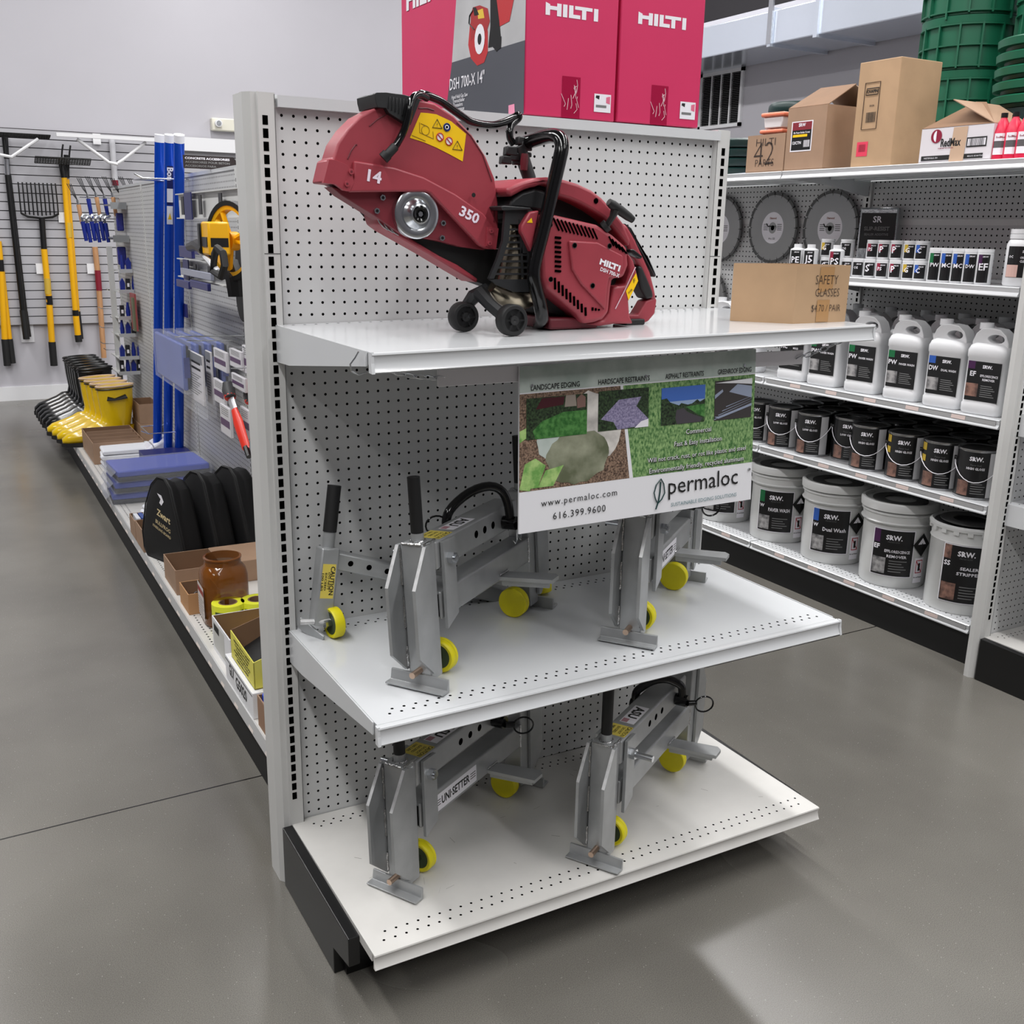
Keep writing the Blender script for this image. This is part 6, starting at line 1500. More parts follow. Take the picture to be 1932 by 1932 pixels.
# end display of that run: same unit as ours, its upper shelf set lower
re_ = dup(ec, (22.5 + 103.7, -10, 0), 0, 'white end display unit of the right shelving run, mostly cut off by the photo edge')
for ch in list(re_.children):
    if ch.name.startswith('upright') and ch.data.vertices[0].co.x < 0:
        bpy.data.objects.remove(ch); upright(1, -1.75 + 103.7, 1.1, re_); break
for ch in list(re_.children):
    if ch.name.startswith('shelf') and abs(ch.location.z) < .001 and ch.data.vertices[0].co.z * 1 > 50 * I:
        ch.location.z -= 14.9 * I; break
tag(MB().box((106, -18, 6.7), (124, -6, 20), WPAP).build('white_carton', bevel=.1, loc=(115, -12, 6.7)), 'white carton on the base deck at the right edge of the photo', 'carton')
mb = MB()
for k in range(5): mb.tube([(104.5 + .2 * k, -10 - k * 1.4, 40.6), (106, -10 - k * 1.4, 42.6 + k * .2), (109, -10.3 - k * 1.4, 43)], .3, BLK, n=6)
mb.box((105, -17.5, 39.9), (114, -9, 40.9), BLK); mb.box((107.5, -17.5, 40.8), (114, -9, 46), BLKM)
tag(mb.build('black_clamps', loc=(109, -13, 39.9)), 'black plastic part on the end shelf at the right edge of the photo', 'plastic part')
# ------------------------------------------------ curved lettering on round things
def arc_patch(mb, R, a0, a1, z0, z1_, m, n=14): mb.lathe([(R, z0), (R, z1_)], m, n=n, a0=-a0, a1=-a1)
def arc_text(mb, s, R, ac, z, width, m, height=None, bold=.02):
    g = text_geo(s, bold, 1)
    if not g[0]: return
    sx = width / g[2]; sy = height / g[3] if height else sx
    vs = []
    for v in g[0]:
        a = -ac + v.x * sx / R; vs.append((R * math.cos(a), R * math.sin(a), z + v.y * sy))
    mb.add(vs, g[1], m)
LBK = mat('label_black', (15, 15, 17), .35); LGY = mat('label_grey_text', (110, 110, 112), .5)
PHO = mat('label_photo_brown', (150, 112, 98), .5, rgb2=(84, 62, 56), scale=40); PHG = mat('label_photo_grey', (170, 168, 168), .5, rgb2=(84, 84, 86), scale=40)
LGR = mat('label_green', (16, 106, 60), .4); LBL = mat('label_blue', (44, 90, 176), .4); LPU = mat('label_purple', (66, 26, 72), .4); LGD = mat('label_gold', (190, 160, 50), .4); LRD = mat('label_crimson', (140, 26, 56), .4)
JUGW = mat('jug_plastic', (216, 217, 219), .35, var=.02, scale=10); PAILW = mat('pail_white', (208, 209, 208), .35, var=.03, scale=6)
# ------------------------------------------------ jugs
def jug_body(kind):
    mb = MB(); n = 20
    def ring(rx, ry, z, p=.35, cx=0, cy=0):
        out = []
        for j in range(n):
            a = 2 * math.pi * (j + .5) / n; c, s = math.cos(a), math.sin(a)
            out.append((cx + rx * abs(c) ** p * (1 if c > 0 else -1), cy + ry * abs(s) ** p * (1 if s > 0 else -1), z))
        return out
    rs = [ring(1.9, 2.9, .02), ring(2.1, 3.1, .4), ring(2.1, 3.1, 1.5), ring(2.0, 3.0, 1.65), ring(2.0, 3.0, 8.1), ring(2.1, 3.1, 8.3), ring(2.1, 3.1, 9.2), ring(1.95, 2.9, 9.9, .45, 0, 0), ring(1.6, 2.3, 10.3, .6, 0, .1)]
    mb.add([v for r in rs for v in r], [(i * n + j, i * n + (j + 1) % n, (i + 1) * n + (j + 1) % n, (i + 1) * n + j) for i in range(len(rs) - 1) for j in range(n)] + [list(range(n))[::-1], list(range((len(rs) - 1) * n, len(rs) * n))], JUGW)
    return mb
def make_jug(lab):
    t = thing('white_jug', lab, 'jug', (0, 0, 0), 0, 'white jugs')
    jug_body(0).build('jug_body', t, smooth=50)
    # moulded handle arch with a see-through opening
    n = 24; vs = []
    ctl = [(2.7, 9.4), (2.75, 10.4), (2.3, 11.6), (1.6, 12.3), (.2, 12.5), (-1.2, 12.35), (-2.2, 11.6), (-2.75, 10.4), (-2.85, 9.4), (-1.6, 9.0), (0, 8.9), (1.6, 9.0)]
    def on(q):
        f = q * len(ctl) / n; i = int(f); a_, b_ = ctl[i % len(ctl)], ctl[(i + 1) % len(ctl)]; f -= i
        return (a_[0] * (1 - f) + b_[0] * f, a_[1] * (1 - f) + b_[1] * f)
    for xx, ki in ((-1.3, 1.0), (1.3, 1.0)):
        for q in range(n): y_, z_ = on(q); vs.append((xx, y_, z_))
        for q in range(n): a_ = 2 * math.pi * (q + .3) / n; vs.append((xx * .8, -.7 + 1.25 * math.cos(a_), 10.95 + .62 * math.sin(a_)))
    fs = []
    for q in range(n):
        r_ = (q + 1) % n
        fs += [(q, r_, n + r_, n + q), (2 * n + r_, 2 * n + q, 3 * n + q, 3 * n + r_), (r_, q, 2 * n + q, 2 * n + r_), (n + q, n + r_, 3 * n + r_, 3 * n + q)]
    MB().add(vs, fs, JUGW).build('handle', t, smooth=60, bevel=.35, seg=3)
    MB().cyl((0, 1.55, 12.2), (0, 1.55, 13.1), .95, mat('jug_cap', (222, 223, 225), .35), n=20).build('cap', t)
    return t
def jug_label(t, code, ccol, name, pm, sub=()):
    k = MB(); x = -2.04
    k.add([(x, 2.4, 2.0), (x, -2.7, 2.0), (x, -2.7, 7.7), (x, 2.4, 7.7)], [(0, 1, 2, 3)], LBK)
    k.add([(x - .01, 2.4, 6.6), (x - .01, 1.3, 6.6), (x - .01, 1.3, 7.7), (x - .01, 2.4, 7.7)], [(0, 1, 2, 3)], ccol)
    F = lambda yy, zz: frame((x - .03, yy, zz), (0, -1, 0), (0, 0, 1))
    k.text(code, F(1.5, 5.9), height=.72, m=STW, bold=.02, maxw=1.5)
    k.text('SRW.', F(-.6, 7.0), width=1.5, m=STW, bold=.035)
    for i, ln in enumerate(name): k.text(ln, F(-1.0, 5.7 - i * .55), width=min(2.7, .27 * len(ln)), height=.34, m=STW, bold=.015)
    k.add([(x - .01, 2.4, 2.6), (x - .01, .5, 2.6), (x - .01, .5, 4.5), (x - .01, 2.4, 4.5)], [(0, 1, 2, 3)], pm)
    for i in range(6): k.add([(x - .01, .1, 4.2 - i * .3), (x - .01, -1.6 - (i * 7 % 3) * .25, 4.2 - i * .3), (x - .01, -1.6 - (i * 7 % 3) * .25, 4.3 - i * .3), (x - .01, .1, 4.3 - i * .3)], [(0, 1, 2, 3)], GINK)
    k.build('label', t, smooth=0)
front = [(1413, 'BH', LPU, ('BOND HOLD',), PHO, 'white jug farthest left beside the sign edge, mostly hidden'), (1424, 'BLD', LGD, ('BOLD', 'ADDITIVE'), PHG, 'white jug whose black label peeks out beside the sign and aluminium bar'),
         (1497, 'MC', LBK, ('MOLD', 'CLEANER'), PHG, 'white jug behind the end of the aluminium bar'), (1556, 'PW', LGR, ('PAVER WASH',), PHG, 'first of three white green-coded PW jugs, under the chain'),
         (1629, 'PW', LGR, ('PAVER WASH',), PHG, 'second of three white green-coded PW jugs, middle one'), (1706, 'PW', LGR, ('PAVER WASH',), PHG, 'third of three white green-coded PW jugs, next to the blue-coded jug'),
         (1785, 'DW', LBL, ('DUAL WASH',), PHG, 'white jug with blue-coded DW label, fourth shelf level on the right'), (1862, 'EF', LPU, ('EFFLORESCENCE', 'REMOVER'), PHO, 'white jug with purple-coded EF label, cut by the right upright')]
rowpos = []
for k, (u, code, cc, nm, pm, lab) in enumerate(front):
    y = W(u, 730, x=106.5).y if k > 0 else 66
    if k == 1: y = 59.0
    t = make_jug(lab) if k == 0 else dup(jug0, (0, 0, 0), label=lab)
    if k == 0:
        jug0 = t
    t.location = Vector((106.9, y, ZJ + .02)) * I; t.rotation_euler = (0, 0, .1)
    rowpos.append((t, code, cc, nm, pm, y))
br = ('first', 'second', 'third', 'fourth', 'fifth', 'sixth', 'seventh', 'eighth', 'ninth')
for r in (1, 2):
    for k in range(7):
        y = 5.6 + k * 7.4 + r * .8
        dup(jug0, (106.9 + r * 6.6, y, ZJ + .02), .12, '%s white jug from the right upright in the %s row of jugs' % (br[k], ('middle', 'rear')[r - 1]))
for t, code, cc, nm, pm, y in rowpos: jug_label(t, code, cc, nm, pm)
# ------------------------------------------------ paint-style cans
CANB = mat('can_black', (16, 16, 18), .3); CANS = mat('can_steel', (170, 170, 172), .25, 1.0); CANW = mat('can_side_white', (196, 196, 198), .4)
def make_can(lab, front_=True):
    t = thing('sealer_can', lab, 'can', (0, 0, 0), 0, 'black sealer cans')
    R = 3.05
    m = MB().lathe([(0, .02), (R - .05, .02), (R, .12), (R, .3)], CANS, n=28).lathe([(R - .03, .3), (R - .03, 7.1)], CANB, n=28).lathe([(R - .03, 7.1), (R + .05, 7.2), (R + .06, 7.45), (R - .1, 7.5), (R - .35, 7.3), (R - .4, 7.2)], CANS, n=28)
    m.build('can_body', t)
    MB().lathe([(R - .35, 7.25), (R - .5, 7.38), (R - .8, 7.2), (0, 7.2)], BLK, n=28).build('lid', t)
    return t
def can_label(t, gloss, col, gold):
    k = MB(); R = 3.04; ac = 0
    arc_patch(k, R, -1.1, -.62, .35, 7.05, CANW)                      # pale back panel seam
    arc_text(k, 'SRW.', R + .02, ac, 6.1, 2.0, STW, bold=.035)
    arc_text(k, 'Paver Seal', R + .02, ac, 5.2, 1.5, LGY, bold=.0)
    arc_text(k, gloss, R + .02, ac, 4.65, 2.6, STW, height=.38, bold=.025)
    if gold: arc_patch(k, R + .005, 1.15, .78, 5.9, 7.05, col); arc_patch(k, R + .005, 1.15, .78, 4.2, 5.2, col)
    arc_patch(k, R + .005, .85, .25, .5, 2.7, PHO)
    for i in range(5): arc_patch(k, R + .01, .12, -.4 - (i * 5 % 3) * .07, 2.3 - i * .36, 2.42 - i * .36, GINK, n=4)
    k.build('label', t, smooth=0)
    # handle bail
    P = []
    for i in range(13):
        a = -1.35 + 2.7 * i / 12
        P.append(((R + .25) * math.cos(a) if True else 0, (R + .25) * math.sin(a), 5.6 - 3.0 * math.cos(a / 1.35 * math.pi / 2)))
    MB().tube(P, .06, STW, n=5).build('bail', t)
    e = MB()
    for s_ in (1, -1): a = s_ * 1.38; e.cyl((R * math.cos(a), R * math.sin(a), 5.6), ((R + .35) * math.cos(a), (R + .35) * math.sin(a), 5.6), .38, BLK, n=12)
    e.build('bail_ear', t)
cans = [(1425, 'LOW GLOSS', 0, 'black low gloss can just right of the sign, half hidden'), (1473, 'LOW GLOSS', 0, 'first fully visible black low gloss can right of the sign'), (1529, 'LOW GLOSS', 0, 'black low gloss can with thin blue edge, second fully visible'), (1580, 'LOW GLOSS', 0, 'last black low gloss can before the high gloss cans'),
        (1636, 'HIGH GLOSS', 0, 'first black high gloss can, without yellow code patch'), (1707, 'HIGH GLOSS', 1, 'black high gloss can with yellow patch, left one of two'), (1776, 'HIGH GLOSS', 1, 'black high gloss can with yellow patch, right one of two'), (1845, 'HIGH GLOSS', 0, 'black high gloss can cut by the right upright')]
can0 = None; cinfo = []
for k, (u, gl, gd, lab) in enumerate(cans):
    y = W(u, 880, x=107.6).y
    if can0 is None: t = can0 = make_can(lab)
    else: t = dup(can0, (0, 0, 0), label=lab)
    t.location = Vector((107.6 + (2.6 if k == 3 else 0), y, ZC_ + .02)) * I; t.rotation_euler = (0, 0, math.pi + .52)
    cinfo.append((t, gl, gd))
for r in (1, 2):
    for k in range(7):
        dup(can0, (107.6 + r * 6.5, 7 + k * 7.0 + r * 1.3, ZC_ + .02), 0, '%s black can from the right upright in the %s row of cans' % (br[k], ('middle', 'rear')[r - 1]))
for t, gl, gd in cinfo: can_label(t, gl, LGD if gd else LBL, gd)
# ------------------------------------------------ five-gallon pails
def pail(x, y, lab, title, code, col, style=0, noz=True):
    t = thing('sealer_pail', lab, 'pail', (x, y, ZB + .02), math.pi + .66, 'large white pails')
    R = 5.7
    if style == 0: prof = [(0, .02), (5.15, .02), (5.3, .3), (5.42, 3), (5.42, 10.6), (5.75, 10.7), (5.95, 11.0), (5.65, 11.2), (5.7, 12.2), (5.95, 12.4), (5.95, 12.6), (5.6, 12.8)]
    else: prof = [(0, .02), (5.3, .02), (5.35, .3), (5.4, 11.0), (5.55, 11.2), (5.4, 11.4), (5.45, 12.6), (5.5, 13.0)]
    MB().lathe(prof, PAILW, n=40).build('pail_body', t)
    if style == 0:
        MB().lathe([(5.6, 12.9), (6.15, 13.0), (6.2, 14.1), (6.0, 14.4), (5.6, 14.4), (5.4, 13.9), (0, 13.8)], PAILW, n=40).build('lid', t)
    else:
        l = MB().lathe([(5.5, 13.0), (5.85, 13.2), (5.9, 13.6), (5.5, 13.9), (5.2, 13.6)], PAILW, n=40).lathe([(5.2, 13.6), (4.8, 13.5), (0, 13.5)], mat('lid_charcoal', (52, 52, 54), .4), n=40)
        for q in range(18): a = q * math.pi / 9; l.box((5.4, -.4, 12.6), (5.8, .4, 13.2), PAILW, Matrix.Rotation(a, 4, 'Z'))
        l.build('lid', t)
    MB().lathe([(4.4, 13.95), (4.4, 14.1), (2.5, 14.1), (2.5, 13.95)], mat('lid_top_grey', (70, 70, 70), .5), n=30).build('lid_disc', t)
    k = MB(); RR = 5.5
    z0, z1_ = (2.2, 9.9) if style == 0 else (2.0, 11.0)
    arc_patch(k, RR + .07, .62, -.55, z0, z1_, LBK, n=24); arc_patch(k, RR + .03, .65, -.58, z0 - .12, z1_ + .12, STW, n=24)
    arc_text(k, 'SRW.', RR + .1, 0.02, z1_ - 1.2, 2.6, STW, bold=.035)
    arc_text(k, 'PRODUCTS', RR + .1, .02, z1_ - 1.95, 1.8, LGY, height=.2, bold=0)
    for i, ln in enumerate(title): arc_text(k, ln, RR + .1, -.1, z1_ - 3.5 - i * .85, min(4.0, .45 * len(ln)), STW, height=.5 if len(title) > 1 else .7, bold=.02)
    if code: arc_text(k, code, RR + .11, .5, z1_ - 2.9, 1.0, STW, bold=.03)
    arc_patch(k, RR + .09, .62, .42, z1_ - 2.2, z1_, col)
    arc_patch(k, RR + .09, .6, .2, z0 + .3, z0 + 3.0, PHO if style else PHG)
    for i in range(5): arc_patch(k, RR + .09, .1, -.4 + (i * 5 % 3) * .07, z0 + 2.5 - i * .45, z0 + 2.64 - i * .45, GINK, n=4)
    if noz:
        arc_patch(k, RR + .07, -.66, -.98, z0 - 1.1, z0 + 3.2, STW)
        a = -.82; rd = mat('nofreeze_red', (176, 40, 50), .5)
        for zz in (z0 + .6, z0 + 2.7): arc_patch(k, RR + .1, -.7, -.94, zz, zz + .14, rd, n=4)
        for aa in (-.7, -.92): arc_patch(k, RR + .1, aa, aa - .02, z0 + .6, z0 + 2.8, rd, n=2)
        g = [(a + .1, z0 + 2.7), (a + .12, z0 + 2.6), (a - .1, z0 + .65), (a - .12, z0 + .75)]
        k.add([((RR + .13) * math.cos(q), (RR + .13) * math.sin(q), z) for q, z in [(-q_, z_) for q_, z_ in g]], [(0, 1, 2, 3)], rd)
        arc_patch(k, RR + .11, a + .035, a - .04, z0 + 1.0, z0 + 2.3, INK, n=2)
        arc_text(k, 'do not freeze', RR + .1, a, z0 - .1, 1.7, INK, height=.3)
        if style == 0:
            zc_ = z1_ - 2.2; g = [(a, zc_ + 2), (a + .3, zc_), (a, zc_ - 2), (a - .3, zc_)]
            k.add([((RR + .3) * math.cos(q), (RR + .3) * math.sin(-q), z) for q, z in g], [(0, 1, 2, 3)], INK)
            g = [(a + .02, zc_ + 1.2), (a + .16, zc_ + .1), (a - .12, zc_ + .1)]
            k.add([((RR + .34) * math.cos(q), (RR + .34) * math.sin(-q), z) for q, z in g], [(0, 1, 2)], STW)
    if style:
        for i in range(12): arc_patch(k, RR + .05, -.62, -.95, 10.4 - i * .42, 10.55 - i * .42, GINK, n=4)
        arc_text(k, 'SRW', RR + .08, -.8, 3.6, .9, INK, bold=.03)
        for q in range(8): arc_patch(k, RR + .08, -.66 - q * .035, -.68 - q * .035, 2.3, 3.1, INK, n=1)
    k.build('label', t, smooth=0)
    return t
pail(111.0, 83, 'white pail farthest left, seen below the sign behind the clamp', ('PAVER WASH',), 'PW', LGR)
pail(111.2, 67.5, 'white pail with do-not-freeze mark just below the right end of the sign', ('PAVER WASH',), 'PW', LGR)
pail(111.4, 52, 'white pail labelled PAVER WASH, first complete pail on the right base deck', ('PAVER WASH',), 'W', LGR)
pail(110.8, 37.8, 'white pail labelled Dual Wash with a grey smudge below its label', ('Dual Wash',), 'W', LBL)
pail(110.6, 24.0, 'white pail labelled EFFLORESCENCE REMOVER, second from the right upright', ('EFFLORESCENCE', 'REMOVER'), 'EF', LPU)
pail(110.4, 10.4, 'white pail labelled SEALER STRIPPER with charcoal lid, nearest the right upright', ('SEALER', 'STRIPPER'), 'SS', PHO, style=1, noz=False)
# ------------------------------------------------ diamond blades on the peg panel
BLD = mat('blade_steel', (150, 150, 150), .32, .9, var=.05, scale=3); SEG = mat('blade_segment', (92, 92, 92), .5, .6)
def blade(lab):
    t = thing('diamond_blade', lab, 'saw blade', (0, 0, 0), 0, 'round diamond blades')
    M = Matrix.Rotation(-math.pi / 2, 4, 'Y'); mb = MB(M)
    mb.lathe([(.5, -.06), (6.5, -.06), (6.5, .06), (.5, .06), (.5, -.06)], BLD, n=64); mb.build('disc', t)
    mb = MB(M); 
    for k in range(20):
        a = k * math.pi / 10; mb.lathe([(6.4, -.09), (7.0, -.09), (7.0, .09), (6.4, .09)], SEG, n=4, a0=a + .02, a1=a + .29)
        mb.add([(5.9 * math.cos(a), 5.9 * math.sin(a), .07), (6.5 * math.cos(a - .01), 6.5 * math.sin(a - .01), .07), (6.5 * math.cos(a + .015), 6.5 * math.sin(a + .015), .07)], [(0, 1, 2)], VOID)
    mb.build('rim_segments', t)
    mb = MB(M).lathe([(1.1, .075), (3.1, .075)], STW, n=40).lathe([(.0, .08), (.5, .08)], VOID, n=20)
    mb.build('paper_label', t, smooth=0)
    k = MB(); F = lambda y, z: frame((-.09, y, z), (0, -1, 0), (0, 0, 1))
    k.text('Diamond', F(0, 1.9), width=1.9, m=mat('print_rust', (140, 70, 50), .5), bold=.03); k.text('14 x .125', F(0, -2.1), width=1.8, m=INK, bold=.02)
    for s_ in (-1, 1):
        for i in range(4): k.add([(-.09, s_ * 1.3, .6 - i * .35), (-.09, s_ * 2.6, .6 - i * .35), (-.09, s_ * 2.6, .75 - i * .35), (-.09, s_ * 1.3, .75 - i * .35)], [(0, 1, 2, 3)], GINK)
    k.build('print', t, smooth=0)
    return t
b0 = blade('round steel diamond blade nearest the foil bag, upper row'); xb = 125.0
def bl_at(t, u, v): p = W(u, v, x=xb); t.location = p * I
bl_at(b0, 1566, 431)
p = W(1458, 430, x=xb); dup(b0, tuple(p), 0, 'middle round steel diamond blade of the upper row')
p = W(1358, 432, x=xb); dup(b0, tuple(p), 0, 'round steel diamond blade half hidden by the display upright, upper row')
p = W(1330, 565, x=xb); dup(b0, tuple(p), 0, 'lower round steel diamond blade peeking out left of the cardboard box')
pg = MB()
for u, v, wh_ in ((1566, 431, 'blade nearest the foil bag'), (1458, 430, 'middle upper blade'), (1358, 432, 'upper blade half hidden by the upright'), (1330, 565, 'lower blade left of the cardboard box')):
    p = W(u, v, x=xb); tag(MB().tube([(125.9, p.y, p.z + .3), (123.6, p.y, p.z + .3), (123.2, p.y, p.z + .8)], .13, BLK, n=6).build('blade_peg', loc=(125, p.y, p.z)), 'short black peg through the centre of the ' + wh_, 'peg', 'pegs holding the blades')
for k, (u, v) in enumerate(((1363, 592), (1378, 594), (1372, 603))):
    p = W(u, v, x=108 + k * 2); tag(MB().box((p.x - 1, p.y - 2, ZJ + .02 + (0 if k else 0)), (p.x + 1, p.y + 2, ZJ + 8), WPAP).build('white_packet', bevel=.3, loc=(p.x, p.y, ZJ + .02)), ('left', 'right', 'front')[k] + ' white packet standing behind the left side of the cardboard box', 'packet', 'white packets')
# foil bag
p = W(1655, 425, x=122.5)
t = thing('foil_bag', 'black and silver foil bag standing on its edge behind the small jars', 'bag', (122.5, p.y, ZS + .02), .35)
FOIL = mat('foil', (190, 192, 196), .18, 1.0, bump=.8, bscale=60)
h = W(1655, 392, x=122.5).z - ZS
MB().box((0, -3.6, 0), (1.2, 3.4, h), FOIL).build('bag_body', t, bevel=.3)
k = MB(); k.add([(-.05, 3.0, 4.3), (-.05, -3.3, 4.3), (-.05, -3.3, h - .9), (-.05, 3.0, h - .9)], [(0, 1, 2, 3)], LBK)
F = lambda y, z: frame((-.09, y, z), (0, -1, 0), (0, 0, 1))
k.text('SR', F(0, h - 2.0), height=1.1, m=STW, bold=.02); k.text('SLIP-RESIST', F(0, h - 3.6), width=4.6, m=GINK, bold=.03); k.text('SEALER ADDITIVE', F(0, h - 4.6), width=4.4, m=GINK, bold=.02); k.text('SRW', F(0, h - 7.2), width=1.4, m=STW, bold=.03)
k.build('label', t, smooth=0)
# ------------------------------------------------ small jars and bottles
def small(name, u, v, h, w_, lab, grp, z=ZS, x=107.0, tall=0, col=None, code='', lid=.35, yy=None):
    y = W(u, v, x=x).y if yy is None else yy
    t = thing(name, lab, 'bottle' if tall else 'jar', (x, y, z + .02), math.pi + .5, grp)
    m = MB().lathe([(0, 0), (w_ * .95, 0), (w_, .1), (w_, h - lid - .1), (w_ * .9, h - lid)] + ([(w_ * .5, h - lid + .2)] if tall == 2 else []), JUGW, n=16)
    m.build('jar_body', t)
    r = w_ * (.55 if tall == 2 else .98); MB().cyl((0, 0, h - lid + (.1 if tall == 2 else 0)), (0, 0, h + (.3 if tall == 2 else 0)), r, mat('cap_pale', (222, 223, 225), .4), n=16).build('cap', t)
    k = MB(); arc_patch(k, w_ + .02, .75, -.7, .25, h - lid - .25, LBK, n=5)
    if col: arc_patch(k, w_ + .03, .75, .2, (h - lid) * .45 if not tall else h * .55, h - lid - .25, col, n=3)
    arc_text(k, 'SRW', w_ + .05, -.15, h - lid - .55, w_ * .7, STW, height=.22)
    if code: arc_text(k, code, w_ + .05, .25 if not tall else 0, h * .5, w_ * (.6 if not tall else 1.1), STW)
    k.build('label', t, smooth=0)
    return t
G1, G2 = 'small black-labelled jars', 'small white bottles'
low = [(1598, 'C', None), (1620, 'CG', None), (1642, 'S', None), (1665, 'PS', LRD), (1690, 'P', LRD), (1715, 'G', LGD), (1737, 'C', LBL)]
for k, (u, c, cl) in enumerate(low): small('sealer_jar', u, 514, 2.9, 1.15, '%s small black-labelled jar in the lower tier, counted from the cardboard box' % br[k], G1, code=c, col=cl)
up_ = [(1560, 'G', LGD), (1597, 'CG', None), (1647, 'PS', LRD), (1668, 'P', LRD), (1692, 'P', LRD), (1717, 'G', LGD), (1739, 'C', LBL)]
for k, (u, c, cl) in enumerate(up_):
    small('sealer_jar', u, 495, 2.9, 1.15, '%s small black-labelled jar in the upper tier, counted from the left' % br[k], G1, z=ZS + 2.95, x=107.6, code=c, col=cl, yy=W(u, 485, x=107.6).y)
small('sealer_jar', 1562, 512, 2.9, 1.15, 'small black-labelled jar at the very left of the lower tier', G1, x=107.6, code='S', yy=W(1560, 500, x=107.6).y)
for k, (u, c, cl) in enumerate(((1503, 'PE', None), (1528, 'J5', None), (1577, 'PS', LRD))): small('sealer_bottle', u, 500, 4.6, 1.25, '%s short white capped bottle left of the small jars' % br[k], G2, x=105.8, tall=2, code=c, col=cl, lid=.5)
lb = [(1763, 'PW', LGR), (1785, 'MC', LBL), (1807, 'MC', LBL), (1830, 'DW', LBL), (1855, 'EF', LPU)]
for k, (u, c, cl) in enumerate(lb): small('wash_bottle', u, 518, 4.9, 1.12, 'narrow white bottle with %s label, %s in the row of five' % (c, ('far left', 'second', 'middle', 'fourth', 'far right')[k]), 'narrow white wash bottles', x=105.8, tall=1, code=c, col=cl, lid=.5)
t = thing('cleaner_jug', 'big white wide-mouth jug labelled ORGANIC CLEANER at the right end of the small shelf', 'jug', (107.6, 5.9, ZS + .02), math.pi + .5)
MB().lathe([(0, 0), (2.4, 0), (2.55, .3), (2.55, 5.6), (2.3, 6.2), (2.1, 6.4)], JUGW, n=24).build('jug_body', t)
MB().lathe([(2.1, 6.4), (2.3, 6.4), (2.3, 7.0), (2.2, 7.05), (2.3, 7.1), (2.3, 7.7), (0, 7.75)], JUGW, n=24).build('lid', t)
k = MB(); arc_patch(k, 2.58, .9, -.8, 1.2, 5.4, LBK, n=8); arc_text(k, 'SRW.', 2.61, -.15, 4.7, 1.1, STW); arc_text(k, 'ORGANIC', 2.61, -.15, 3.9, 1.5, STW, height=.32); arc_text(k, 'CLEANER', 2.61, -.15, 3.4, 1.5, STW, height=.32); arc_text(k, 'OC', 2.61, .65, 4.0, .7, STW)
arc_patch(k, 2.6, .88, .2, 1.25, 2.9, mat('photo_rose', (206, 170, 160), .5), n=4); k.build('label', t, smooth=0)
# ------------------------------------------------ boxes and other goods on the top shelf
ZTT = ZT + .03
XF = 104.7
def ybox(u0, u1, vt, depth, m, name, lab, v_=305, x=XF, closed=True, cat='box'):
    y1, y0 = W(u0, v_, x=x).y, W(u1, v_, x=x).y; h = ztop(x, y0, vt) - ZTT
    t = thing(name, lab, cat, (x + depth / 2, (y0 + y1) / 2, ZTT))
    a, b = depth / 2, (y1 - y0) / 2
    mb = MB()
    if closed: mb.box((-a, -b, 0), (a, b, h), m)
    else:
        mb.box((-a, -b, 0), (a, b, .15), m).box((-a, -b, .1), (-a + .15, b, h), m).box((a - .15, -b, .1), (a, b, h), m).box((-a + .15, -b, .1), (a - .15, -b + .15, h), m).box((-a + .15, b - .15, .1), (a - .15, b, h), m)
    mb.build('carton', t, smooth=0, bevel=.1 if closed else 0)
    return t, a, b, h
C1 = CARD2
t, a, b, h = ybox(1408, 1478, 250, 9, C1, 'cardboard_box', 'small open brown box with pen lettering over PARTS, top shelf, leftmost box', closed=False)
k = MB(); F = lambda y, z: frame((-a - .04, y, z), (0, -1, 0), (0, 0, 1))
for tx, z, w_, hh in (('HILTI', h * .8, 4.8, 1.2), ('PARTS', h * .25, 4.6, 1.2)): k.text(tx, F(0, z), width=w_, height=hh, m=PEN, bold=-.014)
k.text('42', F(.3, h * .5), width=5, height=3.8, m=PEN, bold=-.02); k.build('pen_lettering', t, smooth=0)
# plastic trays stacked in that box
y = W(1462, 235, x=108).y
for q, (z0, lb_) in enumerate(((h + ZTT - 1.5, 'lower orange-lidded white cooler box standing in the small brown box'), (h + ZTT + 1.25, 'upper orange-lidded white cooler box above the small brown box'))):
    t = thing('cooler_box', lb_, 'cooler', (109.4 - .3 * q, y - .4 * q, z0), .12, 'orange lidded coolers')
    MB().prism([(-1.9, 0), (1.9, 0), (2.2, 1.9), (-2.2, 1.9)], 'x', -2.2, 2.2, mat('cooler_white', (226, 220, 220), .4)).build('tub', t, bevel=.2)
    MB().box((-2.6, -2.6, 1.9), (2.6, 2.6, 2.6), mat('cooler_orange', (230, 130, 100), .4)).build('lid', t, bevel=.25)
t, a, b, h = ybox(1480, 1552, 196, 13, C1, 'cardboard_box', 'brown box with black and red SRW label, flaps raised, second box on the top shelf', closed=False)
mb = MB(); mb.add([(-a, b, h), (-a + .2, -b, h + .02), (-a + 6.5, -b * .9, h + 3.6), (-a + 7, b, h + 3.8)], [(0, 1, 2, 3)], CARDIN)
mb.add([(a, b, h), (-a + 7, b, h + 3.6), (-a + 6.5, -b * .9, h + 3.4), (a, -b, h)], [(0, 1, 2, 3)], mat('cardboard_pale', (188, 164, 140), .7))
mb.build('flaps', t, smooth=0, solid=.12)
k = MB(); x = -a - .03
k.add([(x, b * .75, h * .3), (x, -b * .35, h * .3), (x, -b * .35, h * .78), (x, b * .75, h * .78)], [(0, 1, 2, 3)], STW)
k.add([(x - .01, b * .7, h * .32), (x - .01, -b * .3, h * .32), (x - .01, -b * .3, h * .64), (x - .01, b * .7, h * .64)], [(0, 1, 2, 3)], LBK)
